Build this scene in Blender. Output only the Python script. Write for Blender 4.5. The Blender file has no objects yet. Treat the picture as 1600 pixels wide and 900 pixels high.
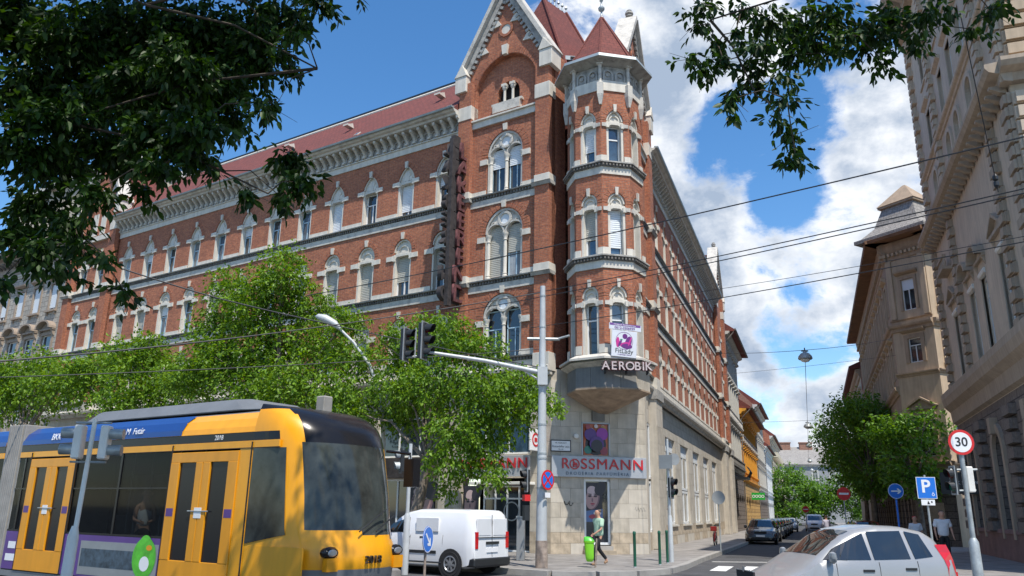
import bpy, bmesh, math, random
import numpy as np
from mathutils import Matrix, Vector
random.seed(7); RNG = np.random.default_rng(7)
R = math.radians
SC = bpy.context.scene
COL = SC.collection

# ------------------------------------------------------------------ camera
PITCH, ROLL = 0.2752, 0.015656
fw = Vector((0, math.cos(PITCH), math.sin(PITCH))); up0 = Vector((0, -math.sin(PITCH), math.cos(PITCH))); r0 = Vector((1, 0, 0))
cr, sr = math.cos(ROLL), math.sin(ROLL)
rr = cr * r0 + sr * up0; uu = -sr * r0 + cr * up0
cam = bpy.data.cameras.new('camera'); camo = bpy.data.objects.new('camera', cam); COL.objects.link(camo)
camo.matrix_world = Matrix(((rr.x, uu.x, -fw.x, 0), (rr.y, uu.y, -fw.y, 0), (rr.z, uu.z, -fw.z, 1.7), (0, 0, 0, 1)))
cam.sensor_width = 36; cam.lens = 27.8; cam.clip_start = .1; cam.clip_end = 3000
SC.camera = camo

# ------------------------------------------------------------------ sky and sun
SUN_AZ, SUN_EL = 157.0, 62.0
W = bpy.data.worlds.new('World'); SC.world = W; W.use_nodes = True
CLOUDS = [((0.141, 0.83, 0.539), 13, 0.75), ((0.239, 0.837, 0.493), 8, 0.45), ((0.272, 0.914, 0.303), 9, 0.65), ((0.218, 0.899, 0.38), 5, 0.35), ((0.424, 0.818, 0.388), 8, 0.75), ((0.431, 0.765, 0.478), 7, 0.3), ((0.328, 0.933, 0.15), 14, 0.6), ((0.388, 0.885, 0.256), 7, 0.5), ((0.29, 0.857, 0.425), 6.5, -0.7), ((0.229, 0.869, 0.438), 5, -0.3), ((0.344, 0.885, 0.315), 5, -0.8), ((0.351, 0.912, 0.212), 4.5, -0.8), ((0.331, 0.868, 0.369), 3.5, -0.4), ((-0.302, 0.822, 0.483), 27, -0.9), ((-0.453, 0.749, 0.484), 25, -0.6), ((-0.005, 0.828, 0.561), 5, 0.2), ((-0.07, 0.86, 0.505), 2.5, 0.35), ((-0.628, 0.722, 0.291), 30, -0.6)]
def build_world():
    nt = W.node_tree; n = nt.nodes; l = nt.links
    for x in list(n): n.remove(x)
    out = n.new('ShaderNodeOutputWorld'); bg = n.new('ShaderNodeBackground'); l.new(bg.outputs[0], out.inputs[0])
    sky = n.new('ShaderNodeTexSky'); sky.sky_type = 'NISHITA'; sky.sun_disc = False
    sky.sun_elevation = R(SUN_EL); sky.sun_rotation = R(SUN_AZ); sky.air_density = 1.0; sky.dust_density = .4; sky.ozone_density = 2.2
    bg.inputs[1].default_value = .125
    tc = n.new('ShaderNodeTexCoord')
    def vm(op, a, b=None):
        m = n.new('ShaderNodeVectorMath'); m.operation = op
        for i, q in enumerate((a, b)):
            if q is None: continue
            if isinstance(q, (tuple, list)): m.inputs[i].default_value = q
            else: l.new(q, m.inputs[i])
        return m
    def mt(op, a, b=None, c=None, cl=False):
        m = n.new('ShaderNodeMath'); m.operation = op; m.use_clamp = cl
        for i, q in enumerate((a, b, c)):
            if q is None: continue
            if isinstance(q, (int, float)): m.inputs[i].default_value = q
            else: l.new(q, m.inputs[i])
        return m.outputs[0]
    d = vm('NORMALIZE', tc.outputs['Generated']).outputs[0]
    dv = vm('MULTIPLY', d, (1, 1, 1.5)).outputs[0]
    nz = n.new('ShaderNodeTexNoise'); nz.inputs['Scale'].default_value = 7.5; nz.inputs['Detail'].default_value = 11; nz.inputs['Roughness'].default_value = .62; nz.inputs['Distortion'].default_value = .2
    l.new(dv, nz.inputs['Vector'])
    acc = mt('MULTIPLY_ADD', nz.outputs[0], 3.6, -1.90)
    # banks of cloud and clear gaps: direction, cosine width, weight
    for (v, deg, w) in CLOUDS:
        dp = vm('DOT_PRODUCT', d, v).outputs['Value']
        mr = n.new('ShaderNodeMapRange'); mr.interpolation_type = 'SMOOTHSTEP'
        mr.inputs['From Min'].default_value = math.cos(R(deg)); mr.inputs['From Max'].default_value = math.cos(R(deg * .25))
        mr.inputs['To Min'].default_value = 0; mr.inputs['To Max'].default_value = w
        l.new(dp, mr.inputs['Value']); acc = mt('ADD', acc, mr.outputs[0])
    mk = n.new('ShaderNodeMapRange'); mk.interpolation_type = 'SMOOTHSTEP'
    mk.inputs['From Min'].default_value = .02; mk.inputs['From Max'].default_value = .62
    l.new(acc, mk.inputs['Value'])
    n2 = n.new('ShaderNodeTexNoise'); n2.inputs['Scale'].default_value = 7; n2.inputs['Detail'].default_value = 8; n2.inputs['Roughness'].default_value = .55
    off = vm('ADD', dv, (.03, .05, .11)).outputs[0]; l.new(off, n2.inputs['Vector'])
    cs = n.new('ShaderNodeValToRGB'); e = cs.color_ramp.elements
    e[0].position = .38; e[0].color = (2.9, 3.6, 4.7, 1); e[1].position = .60; e[1].color = (7.3, 7.5, 7.8, 1)
    thick = mt('MULTIPLY_ADD', acc, -.22, .16)
    l.new(mt('ADD', n2.outputs[0], thick), cs.inputs[0])
    hs = n.new('ShaderNodeHueSaturation'); hs.inputs['Saturation'].default_value = 1.27; hs.inputs['Value'].default_value = 1.42
    l.new(sky.outputs[0], hs.inputs['Color'])
    mx = n.new('ShaderNodeMix'); mx.data_type = 'RGBA'
    l.new(mk.outputs[0], mx.inputs[0]); l.new(hs.outputs[0], mx.inputs[6]); l.new(cs.outputs[0], mx.inputs[7])
    l.new(mx.outputs[2], bg.inputs[0])
build_world()
sd = bpy.data.lights.new('sun', 'SUN'); sd.energy = 4.9; sd.angle = R(.5); sd.color = (1, .94, .85)
sun = bpy.data.objects.new('sun', sd); COL.objects.link(sun)
sv = Vector((math.sin(R(SUN_AZ)) * math.cos(R(SUN_EL)), math.cos(R(SUN_AZ)) * math.cos(R(SUN_EL)), math.sin(R(SUN_EL))))
sun.rotation_euler = sv.to_track_quat('Z', 'Y').to_euler()
SC.view_settings.view_transform = 'Standard'; SC.view_settings.look = 'None'; SC.view_settings.exposure = .2; SC.view_settings.gamma = 1

# ------------------------------------------------------------------ materials
MATS = {}
def mat(name, col, rough=.75, metal=0, var=.12, vscale=1.5, bump=0, bscale=30, streak=0, spec=.5, coat=0, col2=None, c2pos=.55, emit=0):
    m = bpy.data.materials.new(name); m.use_nodes = True; nt = m.node_tree; n = nt.nodes; l = nt.links
    p = n['Principled BSDF']; p.inputs['Roughness'].default_value = rough; p.inputs['Metallic'].default_value = metal
    p.inputs['Specular IOR Level'].default_value = spec; p.inputs['Coat Weight'].default_value = coat
    p.inputs['Base Color'].default_value = (*col, 1)
    tc = n.new('ShaderNodeTexCoord')
    if var or col2:
        nz = n.new('ShaderNodeTexNoise'); nz.inputs['Scale'].default_value = vscale; nz.inputs['Detail'].default_value = 8; nz.inputs['Roughness'].default_value = .65
        l.new(tc.outputs['Object'], nz.inputs['Vector'])
        src = nz.outputs[0]
        if streak:
            mp = n.new('ShaderNodeMapping'); mp.inputs['Scale'].default_value = (3.5, 3.5, .28); l.new(tc.outputs['Object'], mp.inputs[0])
            n2 = n.new('ShaderNodeTexNoise'); n2.inputs['Scale'].default_value = 1.6; n2.inputs['Detail'].default_value = 6; l.new(mp.outputs[0], n2.inputs['Vector'])
            mm = n.new('ShaderNodeMix'); mm.inputs[0].default_value = streak; l.new(nz.outputs[0], mm.inputs[2]); l.new(n2.outputs[0], mm.inputs[3]); src = mm.outputs[0]
        rp = n.new('ShaderNodeValToRGB'); e = rp.color_ramp.elements
        if col2:
            e[0].position = c2pos - .13; e[1].position = c2pos + .13; e[0].color = (*col, 1); e[1].color = (*col2, 1)
        else:
            e[0].position = .3; e[1].position = .7
            e[0].color = (*[max(0, c * (1 - var * 1.6)) for c in col], 1); e[1].color = (*[min(1, c * (1 + var)) for c in col], 1)
        l.new(src, rp.inputs[0]); l.new(rp.outputs[0], p.inputs['Base Color'])
    if bump:
        nb = n.new('ShaderNodeTexNoise'); nb.inputs['Scale'].default_value = bscale; nb.inputs['Detail'].default_value = 5; l.new(tc.outputs['Object'], nb.inputs['Vector'])
        b = n.new('ShaderNodeBump'); b.inputs['Strength'].default_value = bump; b.inputs['Distance'].default_value = .02
        l.new(nb.outputs[0], b.inputs['Height']); l.new(b.outputs[0], p.inputs['Normal'])
    if emit:
        p.inputs['Emission Color'].default_value = (*col, 1); p.inputs['Emission Strength'].default_value = emit
    MATS[name] = m; return m
def brick_mat(name, c1, c2, mortar, w=.27, h=.075, msize=.011, soot=(.10, .045, .03), sootpos=.63, bump=.35, grain=.25):
    m = mat(name, c1, rough=.88, var=0); nt = m.node_tree; n = nt.nodes; l = nt.links; p = n['Principled BSDF']
    tc = n.new('ShaderNodeTexCoord')
    b = n.new('ShaderNodeTexBrick'); b.inputs['Scale'].default_value = 1; b.inputs['Brick Width'].default_value = w; b.inputs['Row Height'].default_value = h
    b.inputs['Mortar Size'].default_value = msize; b.inputs['Mortar Smooth'].default_value = .3; b.inputs['Bias'].default_value = -.1
    b.inputs['Color1'].default_value = (*c1, 1); b.inputs['Color2'].default_value = (*c2, 1); b.inputs['Mortar'].default_value = (*mortar, 1)
    l.new(tc.outputs['UV'], b.inputs['Vector'])
    nz = n.new('ShaderNodeTexNoise'); nz.inputs['Scale'].default_value = .55; nz.inputs['Detail'].default_value = 9; nz.inputs['Roughness'].default_value = .7; l.new(tc.outputs['UV'], nz.inputs['Vector'])
    rp = n.new('ShaderNodeValToRGB'); e = rp.color_ramp.elements; e[0].position = .42; e[0].color = (0, 0, 0, 1); e[1].position = sootpos + .12; e[1].color = (1, 1, 1, 1); l.new(nz.outputs[0], rp.inputs[0])
    mp = n.new('ShaderNodeMapping'); mp.inputs['Scale'].default_value = (2.6, .16, 1); l.new(tc.outputs['UV'], mp.inputs[0])
    ns = n.new('ShaderNodeTexNoise'); ns.inputs['Scale'].default_value = 1.7; ns.inputs['Detail'].default_value = 6; l.new(mp.outputs[0], ns.inputs['Vector'])
    rs_ = n.new('ShaderNodeValToRGB'); e = rs_.color_ramp.elements; e[0].position = .5; e[0].color = (0, 0, 0, 1); e[1].position = .72; e[1].color = (1, 1, 1, 1); l.new(ns.outputs[0], rs_.inputs[0])
    mxx = n.new('ShaderNodeMath'); mxx.operation = 'MAXIMUM'; l.new(rp.outputs[0], mxx.inputs[0]); l.new(rs_.outputs[0], mxx.inputs[1])
    mul = n.new('ShaderNodeMath'); mul.operation = 'MULTIPLY'; mul.inputs[1].default_value = .42; l.new(mxx.outputs[0], mul.inputs[0])
    mx = n.new('ShaderNodeMix'); mx.data_type = 'RGBA'; l.new(mul.outputs[0], mx.inputs[0]); l.new(b.outputs[0], mx.inputs[6]); mx.inputs[7].default_value = (*soot, 1)
    n3 = n.new('ShaderNodeTexNoise'); n3.inputs['Scale'].default_value = 9; n3.inputs['Detail'].default_value = 4; l.new(tc.outputs['UV'], n3.inputs['Vector'])
    hv = n.new('ShaderNodeHueSaturation'); mr = n.new('ShaderNodeMapRange'); mr.inputs['From Min'].default_value = .3; mr.inputs['From Max'].default_value = .7; mr.inputs['To Min'].default_value = 1 - grain; mr.inputs['To Max'].default_value = 1 + grain
    l.new(n3.outputs[0], mr.inputs[0]); l.new(mr.outputs[0], hv.inputs['Value']); l.new(mx.outputs[2], hv.inputs['Color']); l.new(hv.outputs[0], p.inputs['Base Color'])
    bp = n.new('ShaderNodeBump'); bp.inputs['Strength'].default_value = bump; bp.inputs['Distance'].default_value = .01; bp.invert = True
    l.new(b.outputs['Fac'], bp.inputs['Height']); l.new(bp.outputs[0], p.inputs['Normal'])
    return m
def glass_mat(name, col=(.02, .03, .04), rough=.06):
    m = mat(name, col, rough=rough, var=.4, vscale=1.2, spec=.9); m.node_tree.nodes['Principled BSDF'].inputs['Coat Weight'].default_value = .6; m.node_tree.nodes['Principled BSDF'].inputs['Coat Roughness'].default_value = .03
    return m
def leaf_mat(name, c1, c2, trans=.35):
    m = bpy.data.materials.new(name); m.use_nodes = True; nt = m.node_tree; n = nt.nodes; l = nt.links
    p = n['Principled BSDF']; out = n['Material Output']; p.inputs['Roughness'].default_value = .5; p.inputs['Specular IOR Level'].default_value = .35
    g = n.new('ShaderNodeNewGeometry'); rp = n.new('ShaderNodeValToRGB'); e = rp.color_ramp.elements; e[0].color = (*c1, 1); e[1].color = (*c2, 1)
    l.new(g.outputs['Random Per Island'], rp.inputs[0]); l.new(rp.outputs[0], p.inputs['Base Color'])
    t = n.new('ShaderNodeBsdfTranslucent'); hs = n.new('ShaderNodeHueSaturation'); hs.inputs['Hue'].default_value = .485; hs.inputs['Saturation'].default_value = 1.15; hs.inputs['Value'].default_value = 1.7
    l.new(rp.outputs[0], hs.inputs['Color']); l.new(hs.outputs[0], t.inputs[0])
    ms = n.new('ShaderNodeMixShader'); ms.inputs[0].default_value = trans; l.new(p.outputs[0], ms.inputs[1]); l.new(t.outputs[0], ms.inputs[2]); l.new(ms.outputs[0], out.inputs[0])
    MATS[name] = m; return m

brick_mat('red_brick', (.47, .152, .068), (.31, .086, .042), (.30, .20, .145))
brick_mat('pier_brick', (.46, .152, .068), (.32, .09, .045), (.27, .17, .125))
brick_mat('arch_brick', (.42, .15, .07), (.33, .09, .045), (.22, .12, .08), w=.075, h=.3, msize=.009)
brick_mat('old_brick', (.36, .17, .11), (.24, .10, .065), (.26, .2, .16))
brick_mat('ashlar', (.46, .42, .36), (.36, .33, .28), (.12, .11, .10), w=.75, h=.36, msize=.02, soot=(.12, .11, .10), bump=.6)
brick_mat('dark_ashlar', (.21, .175, .15), (.165, .138, .12), (.06, .05, .045), w=1.1, h=.42, msize=.025, soot=(.07, .06, .055), bump=.7)
brick_mat('yellow_rustic', (.62, .40, .15), (.52, .32, .11), (.25, .15, .07), w=.9, h=.4, msize=.03, soot=(.2, .14, .09), bump=.6)
brick_mat('roof_tile', (.19, .050, .038), (.14, .038, .030), (.09, .025, .02), w=.3, h=.21, msize=.014, soot=(.09, .03, .025), bump=.6, grain=.15)
brick_mat('grey_tile', (.30, .28, .26), (.24, .225, .21), (.12, .11, .1), w=.4, h=.3, msize=.02, soot=(.4, .38, .34), bump=.4)
mat('white_stone', (.64, .60, .52), var=.16, vscale=2.2, bump=.25, bscale=18, streak=.5)
mat('worn_stone', (.56, .53, .47), var=.25, vscale=2.5, bump=.4, bscale=14, col2=(.30, .28, .25), c2pos=.60)
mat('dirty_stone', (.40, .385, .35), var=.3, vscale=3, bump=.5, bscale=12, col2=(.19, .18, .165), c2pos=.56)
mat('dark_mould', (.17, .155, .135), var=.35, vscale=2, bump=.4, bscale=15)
mat('zinc', (.36, .41, .42), rough=.45, metal=.3, var=.15)
mat('travertine', (.52, .47, .39), rough=.7, var=.2, vscale=1.4, bump=.15, bscale=25, streak=.4)
mat('travertine_pale', (.55, .50, .42), rough=.7, var=.14, vscale=1.7, bump=.15, bscale=25, streak=.4)
mat('travertine_dark', (.49, .44, .36), rough=.7, var=.22, vscale=1.8, bump=.15, bscale=25, streak=.4)
mat('plinth_stone', (.46, .38, .28), rough=.8, var=.25, vscale=2.6, bump=.2, bscale=20)
mat('grey_panel', (.21, .205, .195), rough=.8, var=.2, vscale=1.8, streak=.6, bump=.2)
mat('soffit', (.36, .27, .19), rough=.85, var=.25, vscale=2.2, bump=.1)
mat('white_paint', (.78, .79, .78), rough=.45, var=.05)
mat('blue_frame', (.42, .58, .68), rough=.5, var=.1)
mat('shutter_white', (.66, .70, .73), rough=.55, var=.06, streak=.3)
mat('shutter_grey', (.42, .41, .36), rough=.6, var=.1, streak=.3)
mat('curtain', (.33, .37, .40), rough=.9, var=.35, vscale=4, streak=.8)
glass_mat('window_glass'); glass_mat('window_glass_blue', (.05, .10, .16)); glass_mat('window_glass_pale', (.16, .19, .21), .1)
glass_mat('car_glass', (.012, .016, .018), .04)
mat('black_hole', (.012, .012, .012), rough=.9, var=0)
mat('steel', (.50, .52, .52), rough=.5, metal=.1, var=.12, vscale=3, streak=.4)
mat('galvanised', (.40, .43, .43), rough=.5, metal=.4, var=.2, vscale=5)
mat('pole_rust', (.34, .27, .22), rough=.8, var=.35, vscale=5)
mat('black_metal', (.02, .022, .024), rough=.45, var=.2)
mat('cable', (.03, .032, .035), rough=.6, var=0)
mat('white_plastic', (.78, .76, .70), rough=.5, var=.1)
mat('green_bin', (.22, .62, .03), rough=.35, var=.06); mat('green_bin_lid', (.10, .52, .06), rough=.35, var=.06)
mat('bollard_green', (.012, .10, .055), rough=.4, var=.1)
mat('sign_red', (.62, .02, .02), rough=.4, var=0); mat('sign_white', (.8, .8, .8), rough=.4, var=.03); mat('sign_blue', (.01, .16, .62), rough=.4, var=0)
mat('sign_black', (.02, .02, .02), rough=.4, var=0); mat('sign_back', (.33, .34, .34), rough=.5, metal=.4, var=.1); mat('sign_silver', (.40, .42, .45), rough=.4, metal=.2, var=.04)
mat('letter_red', (.55, .012, .02), rough=.3, var=0); mat('letter_grey', (.10, .14, .19), rough=.5, var=0)
mat('old_sign', (.045, .038, .038), rough=.8, var=.4, vscale=4); mat('old_letter', (.14, .05, .052), rough=.75, var=.45, vscale=5); mat('old_letter_edge', (.38, .32, .31), rough=.75, var=.3, vscale=4)
mat('asphalt', (.075, .075, .078), rough=.85, var=.3, vscale=1.1, bump=.35, bscale=120)
mat('asphalt_patch', (.058, .058, .061), rough=.85, var=.15, vscale=1, bump=.35, bscale=120)
mat('pavement', (.25, .235, .22), rough=.85, var=.26, vscale=1.3, bump=.25, bscale=90)
mat('kerb_stone', (.34, .325, .30), rough=.85, var=.15, vscale=2, bump=.3)
mat('road_paint', (.72, .72, .69), rough=.7, var=.1, vscale=6)
mat('bark_dark', (.07, .055, .04), rough=.9, var=.3, vscale=8, bump=.6, bscale=20)
mat('bark', (.20, .165, .13), rough=.9, var=.35, vscale=5, bump=.8, bscale=12)
mat('rubber', (.02, .02, .021), rough=.8, var=.1)
mat('alloy', (.42, .43, .44), rough=.35, metal=.7, var=.05)
mat('tram_yellow', (.85, .365, .004), rough=.38, var=.08, vscale=1.2, coat=.25, streak=.5)
mat('tram_orange', (.76, .31, .004), rough=.4, var=.1, vscale=1.5, coat=.2, streak=.5)
mat('tram_blue', (.012, .055, .23), rough=.35, var=.05, coat=.3)
mat('tram_purple', (.10, .04, .22), rough=.4, var=.1)
mat('tram_black', (.012, .012, .014), rough=.22, var=0, spec=.3)
mat('tram_grey', (.17, .18, .19), rough=.5, var=.1); mat('bellows_grey', (.30, .285, .26), rough=.8, var=.15, vscale=3)
mat('skin', (.50, .27, .18), rough=.6, var=.08, vscale=8); mat('hair', (.10, .075, .055), rough=.8, var=.2)
mat('mint_cloth', (.42, .60, .44), rough=.85, var=.08, vscale=6, bump=.3, bscale=12); mat('black_cloth', (.015, .015, .017), rough=.85, var=.2)
mat('white_cloth', (.68, .68, .70), rough=.85, var=.08, vscale=6); mat('lilac_cloth', (.50, .48, .56), rough=.85, var=.08); mat('red_cap', (.45, .03, .03), rough=.8, var=.1)
mat('tan_shoe', (.28, .17, .10), rough=.7, var=.1)
leaf_mat('leaf_bright', (.048, .12, .010), (.20, .34, .028), .34)
leaf_mat('leaf_mid', (.055, .14, .02), (.17, .31, .045), .33)
leaf_mat('leaf_deep', (.045, .125, .02), (.11, .24, .032), .3)
leaf_mat('leaf_fore_shaded', (.010, .030, .006), (.040, .095, .010), .30)  # shade of the crown's underside put into these near-black greens
M = MATS

# ------------------------------------------------------------------ object helpers
WM = {}
def az(a): a = R(a); return Vector((math.sin(a), math.cos(a), 0))
def FRM(o, outaz):
    X = az(outaz + 90); Y = az(outaz)
    return Matrix(((X.x, Y.x, 0, o[0]), (X.y, Y.y, 0, o[1]), (0, 0, 1, o[2] if len(o) > 2 else 0), (0, 0, 0, 1)))
def T(x, y, z=0): return Matrix.Translation((x, y, z))
def RZ(a): return Matrix.Rotation(R(a), 4, 'Z')
TXT = Matrix(((-1, 0, 0, 0), (0, 0, 1, 0), (0, 1, 0, 0), (0, 0, 0, 1)))   # text plane -> facade plane
def reg(o, Wm, parent=None):
    if parent is not None:
        o.parent = parent; o.matrix_parent_inverse = Matrix(); o.matrix_basis = WM[parent.name].inverted() @ Wm
    else: o.matrix_basis = Wm
    WM[o.name] = Wm.copy(); return o
def tag(o, label=None, cat=None, group=None, kind=None):
    for k, v in (('label', label), ('category', cat), ('group', group), ('kind', kind)):
        if v: o[k] = v
    return o
def thing(name, label, cat, Wm, group=None):
    o = bpy.data.objects.new(name, None); COL.objects.link(o); o.empty_display_size = .2; reg(o, Wm); return tag(o, label, cat, group)
def inst(name, me, Wm, parent=None, kind=None):
    o = bpy.data.objects.new(name, me); COL.objects.link(o); reg(o, Wm, parent)
    if kind: o['kind'] = kind
    return o
def copy_tree(o, Wm, parent=None):
    c = o.copy(); COL.objects.link(c)
    old = WM[o.name]
    reg(c, Wm, parent)
    for ch in o.children: copy_tree(ch, Wm @ old.inverted() @ WM[ch.name], c)
    return c

class MB:
    def __init__(s): s.v = []; s.f = []; s.m = []
    def add(s, vs, fs, m=0, X=None):
        n = len(s.v)
        if X is not None: vs = [tuple(X @ Vector(p)) for p in vs]
        s.v += [tuple(p) for p in vs]; s.f += [tuple(i + n for i in f) for f in fs]; s.m += [m] * len(fs) if isinstance(m, int) else list(m)
        return s
    def box(s, x0, x1, y0, y1, z0, z1, m=0, X=None):
        return s.add([(x0, y0, z0), (x1, y0, z0), (x1, y1, z0), (x0, y1, z0), (x0, y0, z1), (x1, y0, z1), (x1, y1, z1), (x0, y1, z1)],
                     [(0, 3, 2, 1), (4, 5, 6, 7), (0, 1, 5, 4), (1, 2, 6, 5), (2, 3, 7, 6), (3, 0, 4, 7)], m, X)
    def pxz(s, poly, y0, y1, m=0, X=None):          # polygon in x,z extruded along y
        n = len(poly); vs = [(a, y0, b) for a, b in poly] + [(a, y1, b) for a, b in poly]
        fs = [tuple(range(n)), tuple(range(2 * n - 1, n - 1, -1))] + [(i, i + n, (i + 1) % n + n, (i + 1) % n) for i in range(n)]
        return s.add(vs, fs, m, X)
    def pyz(s, poly, x0, x1, m=0, X=None):
        n = len(poly); vs = [(x0, a, b) for a, b in poly] + [(x1, a, b) for a, b in poly]
        fs = [tuple(range(n)), tuple(range(2 * n - 1, n - 1, -1))] + [(i, i + n, (i + 1) % n + n, (i + 1) % n) for i in range(n)]
        return s.add(vs, fs, m, X)
    def pxy(s, poly, z0, z1, m=0, X=None, top=None):
        n = len(poly); tp = top or poly
        vs = [(a, b, z0) for a, b in poly] + [(a, b, z1) for a, b in tp]
        fs = [tuple(range(n - 1, -1, -1)), tuple(range(n, 2 * n))] + [(i, (i + 1) % n, (i + 1) % n + n, i + n) for i in range(n)]
        return s.add(vs, fs, m, X)
    def cone(s, poly, z0, apex, m=0, X=None):
        n = len(poly); vs = [(a, b, z0) for a, b in poly] + [apex]
        return s.add(vs, [tuple(range(n - 1, -1, -1))] + [(i, (i + 1) % n, n) for i in range(n)], m, X)
    def tube(s, pts, rad, n=8, m=0, X=None, cap=True):
        pts = [Vector(p) for p in pts]; k = len(pts)
        if isinstance(rad, (int, float)): rad = [rad] * k
        vs = []; fs = []
        for i, p in enumerate(pts):
            t = (pts[min(i + 1, k - 1)] - pts[max(i - 1, 0)]).normalized()
            a = Vector((0, 0, 1)) if abs(t.z) < .9 else Vector((1, 0, 0))
            u = t.cross(a).normalized(); w = t.cross(u)
            for j in range(n):
                c = 2 * math.pi * j / n; vs.append(p + rad[i] * (math.cos(c) * u + math.sin(c) * w))
        for i in range(k - 1):
            for j in range(n): fs.append((i * n + j, i * n + (j + 1) % n, (i + 1) * n + (j + 1) % n, (i + 1) * n + j))
        if cap: fs += [tuple(range(n - 1, -1, -1)), tuple(range((k - 1) * n, k * n))]
        return s.add(vs, fs, m, X)
    def lathe(s, prof, n=12, m=0, X=None):          # profile of (r, z)
        vs = []; fs = []; k = len(prof)
        for r, z in prof:
            for j in range(n): c = 2 * math.pi * j / n; vs.append((r * math.cos(c), r * math.sin(c), z))
        for i in range(k - 1):
            for j in range(n): fs.append((i * n + j, i * n + (j + 1) % n, (i + 1) * n + (j + 1) % n, (i + 1) * n + j))
        fs += [tuple(range(n - 1, -1, -1)), tuple(range((k - 1) * n, k * n))]
        return s.add(vs, fs, m, X)
    def loft(s, rings, m=0, X=None, cap=True, closed=True):
        n = len(rings[0]); vs = [p for r in rings for p in r]; fs = []
        for i in range(len(rings) - 1):
            for j in range(n if closed else n - 1): fs.append((i * n + j, i * n + (j + 1) % n, (i + 1) * n + (j + 1) % n, (i + 1) * n + j))
        if cap: fs += [tuple(range(n - 1, -1, -1)), tuple(range((len(rings) - 1) * n, len(rings) * n))]
        return s.add(vs, fs, m if not callable(m) else [m(f, vs) for f in fs], X)
    def ring(s, cx, cz, r0, r1, y0, y1, a0=0, a1=360, n=24, m=0, X=None, sz=1):   # annulus sector in x,z plane
        vs = []; fs = []
        for i in range(n + 1):
            a = R(a0 + (a1 - a0) * i / n); c, q = math.cos(a), math.sin(a) * sz
            vs += [(cx + r0 * c, y0, cz + r0 * q), (cx + r1 * c, y0, cz + r1 * q), (cx + r1 * c, y1, cz + r1 * q), (cx + r0 * c, y1, cz + r0 * q)]
        for i in range(n):
            for j in range(4): fs.append((i * 4 + j, i * 4 + (j + 1) % 4, (i + 1) * 4 + (j + 1) % 4, (i + 1) * 4 + j))
        return s.add(vs, fs, m, X)
    def mesh(s, name, mats, smooth=False, bevel=0, recalc=True, uv=True):
        me = bpy.data.meshes.new(name); me.from_pydata(s.v, [], s.f)
        for q in mats: me.materials.append(M[q] if isinstance(q, str) else q)
        me.polygons.foreach_set('material_index', s.m)
        if recalc or bevel:
            b = bmesh.new(); b.from_mesh(me)
            if recalc: bmesh.ops.recalc_face_normals(b, faces=b.faces)
            if bevel: bmesh.ops.bevel(b, geom=list(b.edges), offset=bevel, segments=1, affect='EDGES', clamp_overlap=True)
            b.to_mesh(me); b.free()
        if smooth:
            me.polygons.foreach_set('use_smooth', [True] * len(me.polygons))
            if smooth != 'all':
                try: me.set_sharp_from_angle(angle=R(smooth if isinstance(smooth, (int, float)) and smooth > 1 else 40))
                except Exception: pass
        if uv:
            me.update(); ul = me.uv_layers.new(name='UVMap'); nl = len(me.loops)
            co = np.empty(len(me.vertices) * 3); me.vertices.foreach_get('co', co); co = co.reshape(-1, 3)
            vi = np.empty(nl, dtype=np.int32); me.loops.foreach_get('vertex_index', vi)
            pn = np.empty(len(me.polygons) * 3); me.polygons.foreach_get('normal', pn); pn = pn.reshape(-1, 3)
            lt = np.empty(len(me.polygons), dtype=np.int32); me.polygons.foreach_get('loop_total', lt)
            N = np.repeat(pn, lt, axis=0); P = co[vi]
            h = np.hypot(N[:, 0], N[:, 1]); flat = h < .3; hh = np.maximum(h, 1e-6)
            u = np.where(flat, P[:, 0], (-N[:, 1] * P[:, 0] + N[:, 0] * P[:, 1]) / hh)
            cz = np.maximum(h, .3)
            v = np.where(flat, P[:, 1], P[:, 2] / cz)
            ul.data.foreach_set('uv', np.stack([u, v], 1).astype(np.float32).ravel())
        return me
    def obj(s, name, mats, Wm, parent=None, kind=None, **k):
        if isinstance(mats, str): mats = [mats]
        return inst(name, s.mesh(name, mats, **k), Wm, parent, kind)

def to_mesh(o, name):
    COL.objects.link(o); dg = bpy.context.evaluated_depsgraph_get(); dg.update()
    me = bpy.data.meshes.new_from_object(o.evaluated_get(dg)); me.name = name
    COL.objects.unlink(o); bpy.data.objects.remove(o); return me
def text_mesh(body, size, mats, extrude=.01, offset=0, align='CENTER', spacing=1.0, xs=1.0):
    cu = bpy.data.curves.new('lettering', 'FONT'); cu.body = body; cu.size = size; cu.extrude = extrude; cu.offset = offset; cu.align_x = align; cu.align_y = 'CENTER'; cu.space_character = spacing
    o = bpy.data.objects.new('lettering', cu); o.scale = (xs, 1, 1); me = to_mesh(o, 'lettering')
    if xs != 1: me.transform(Matrix.Diagonal((xs, 1, 1, 1)))
    for q in ([mats] if isinstance(mats, str) else mats): me.materials.append(M[q])
    return me
def text(name, body, size, m, Wm, parent, **k): return inst(name, text_mesh(body, size, m, **k), Wm, parent)
# ================================================================== the red brick corner building
OL = (1.63, 31.84); ORR = (5.53, 32.67)
FL = FRM(OL, 213.45); FR = FRM(ORR, 110.53); FC = FRM(ORR, 168.0)   # left facade, side street facade, chamfered corner
BLD = thing('corner_building', 'red brick corner palace with white stone bands, pointed gables and an octagonal corner turret', 'building', FRM((3.6, 34), 180))

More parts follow.
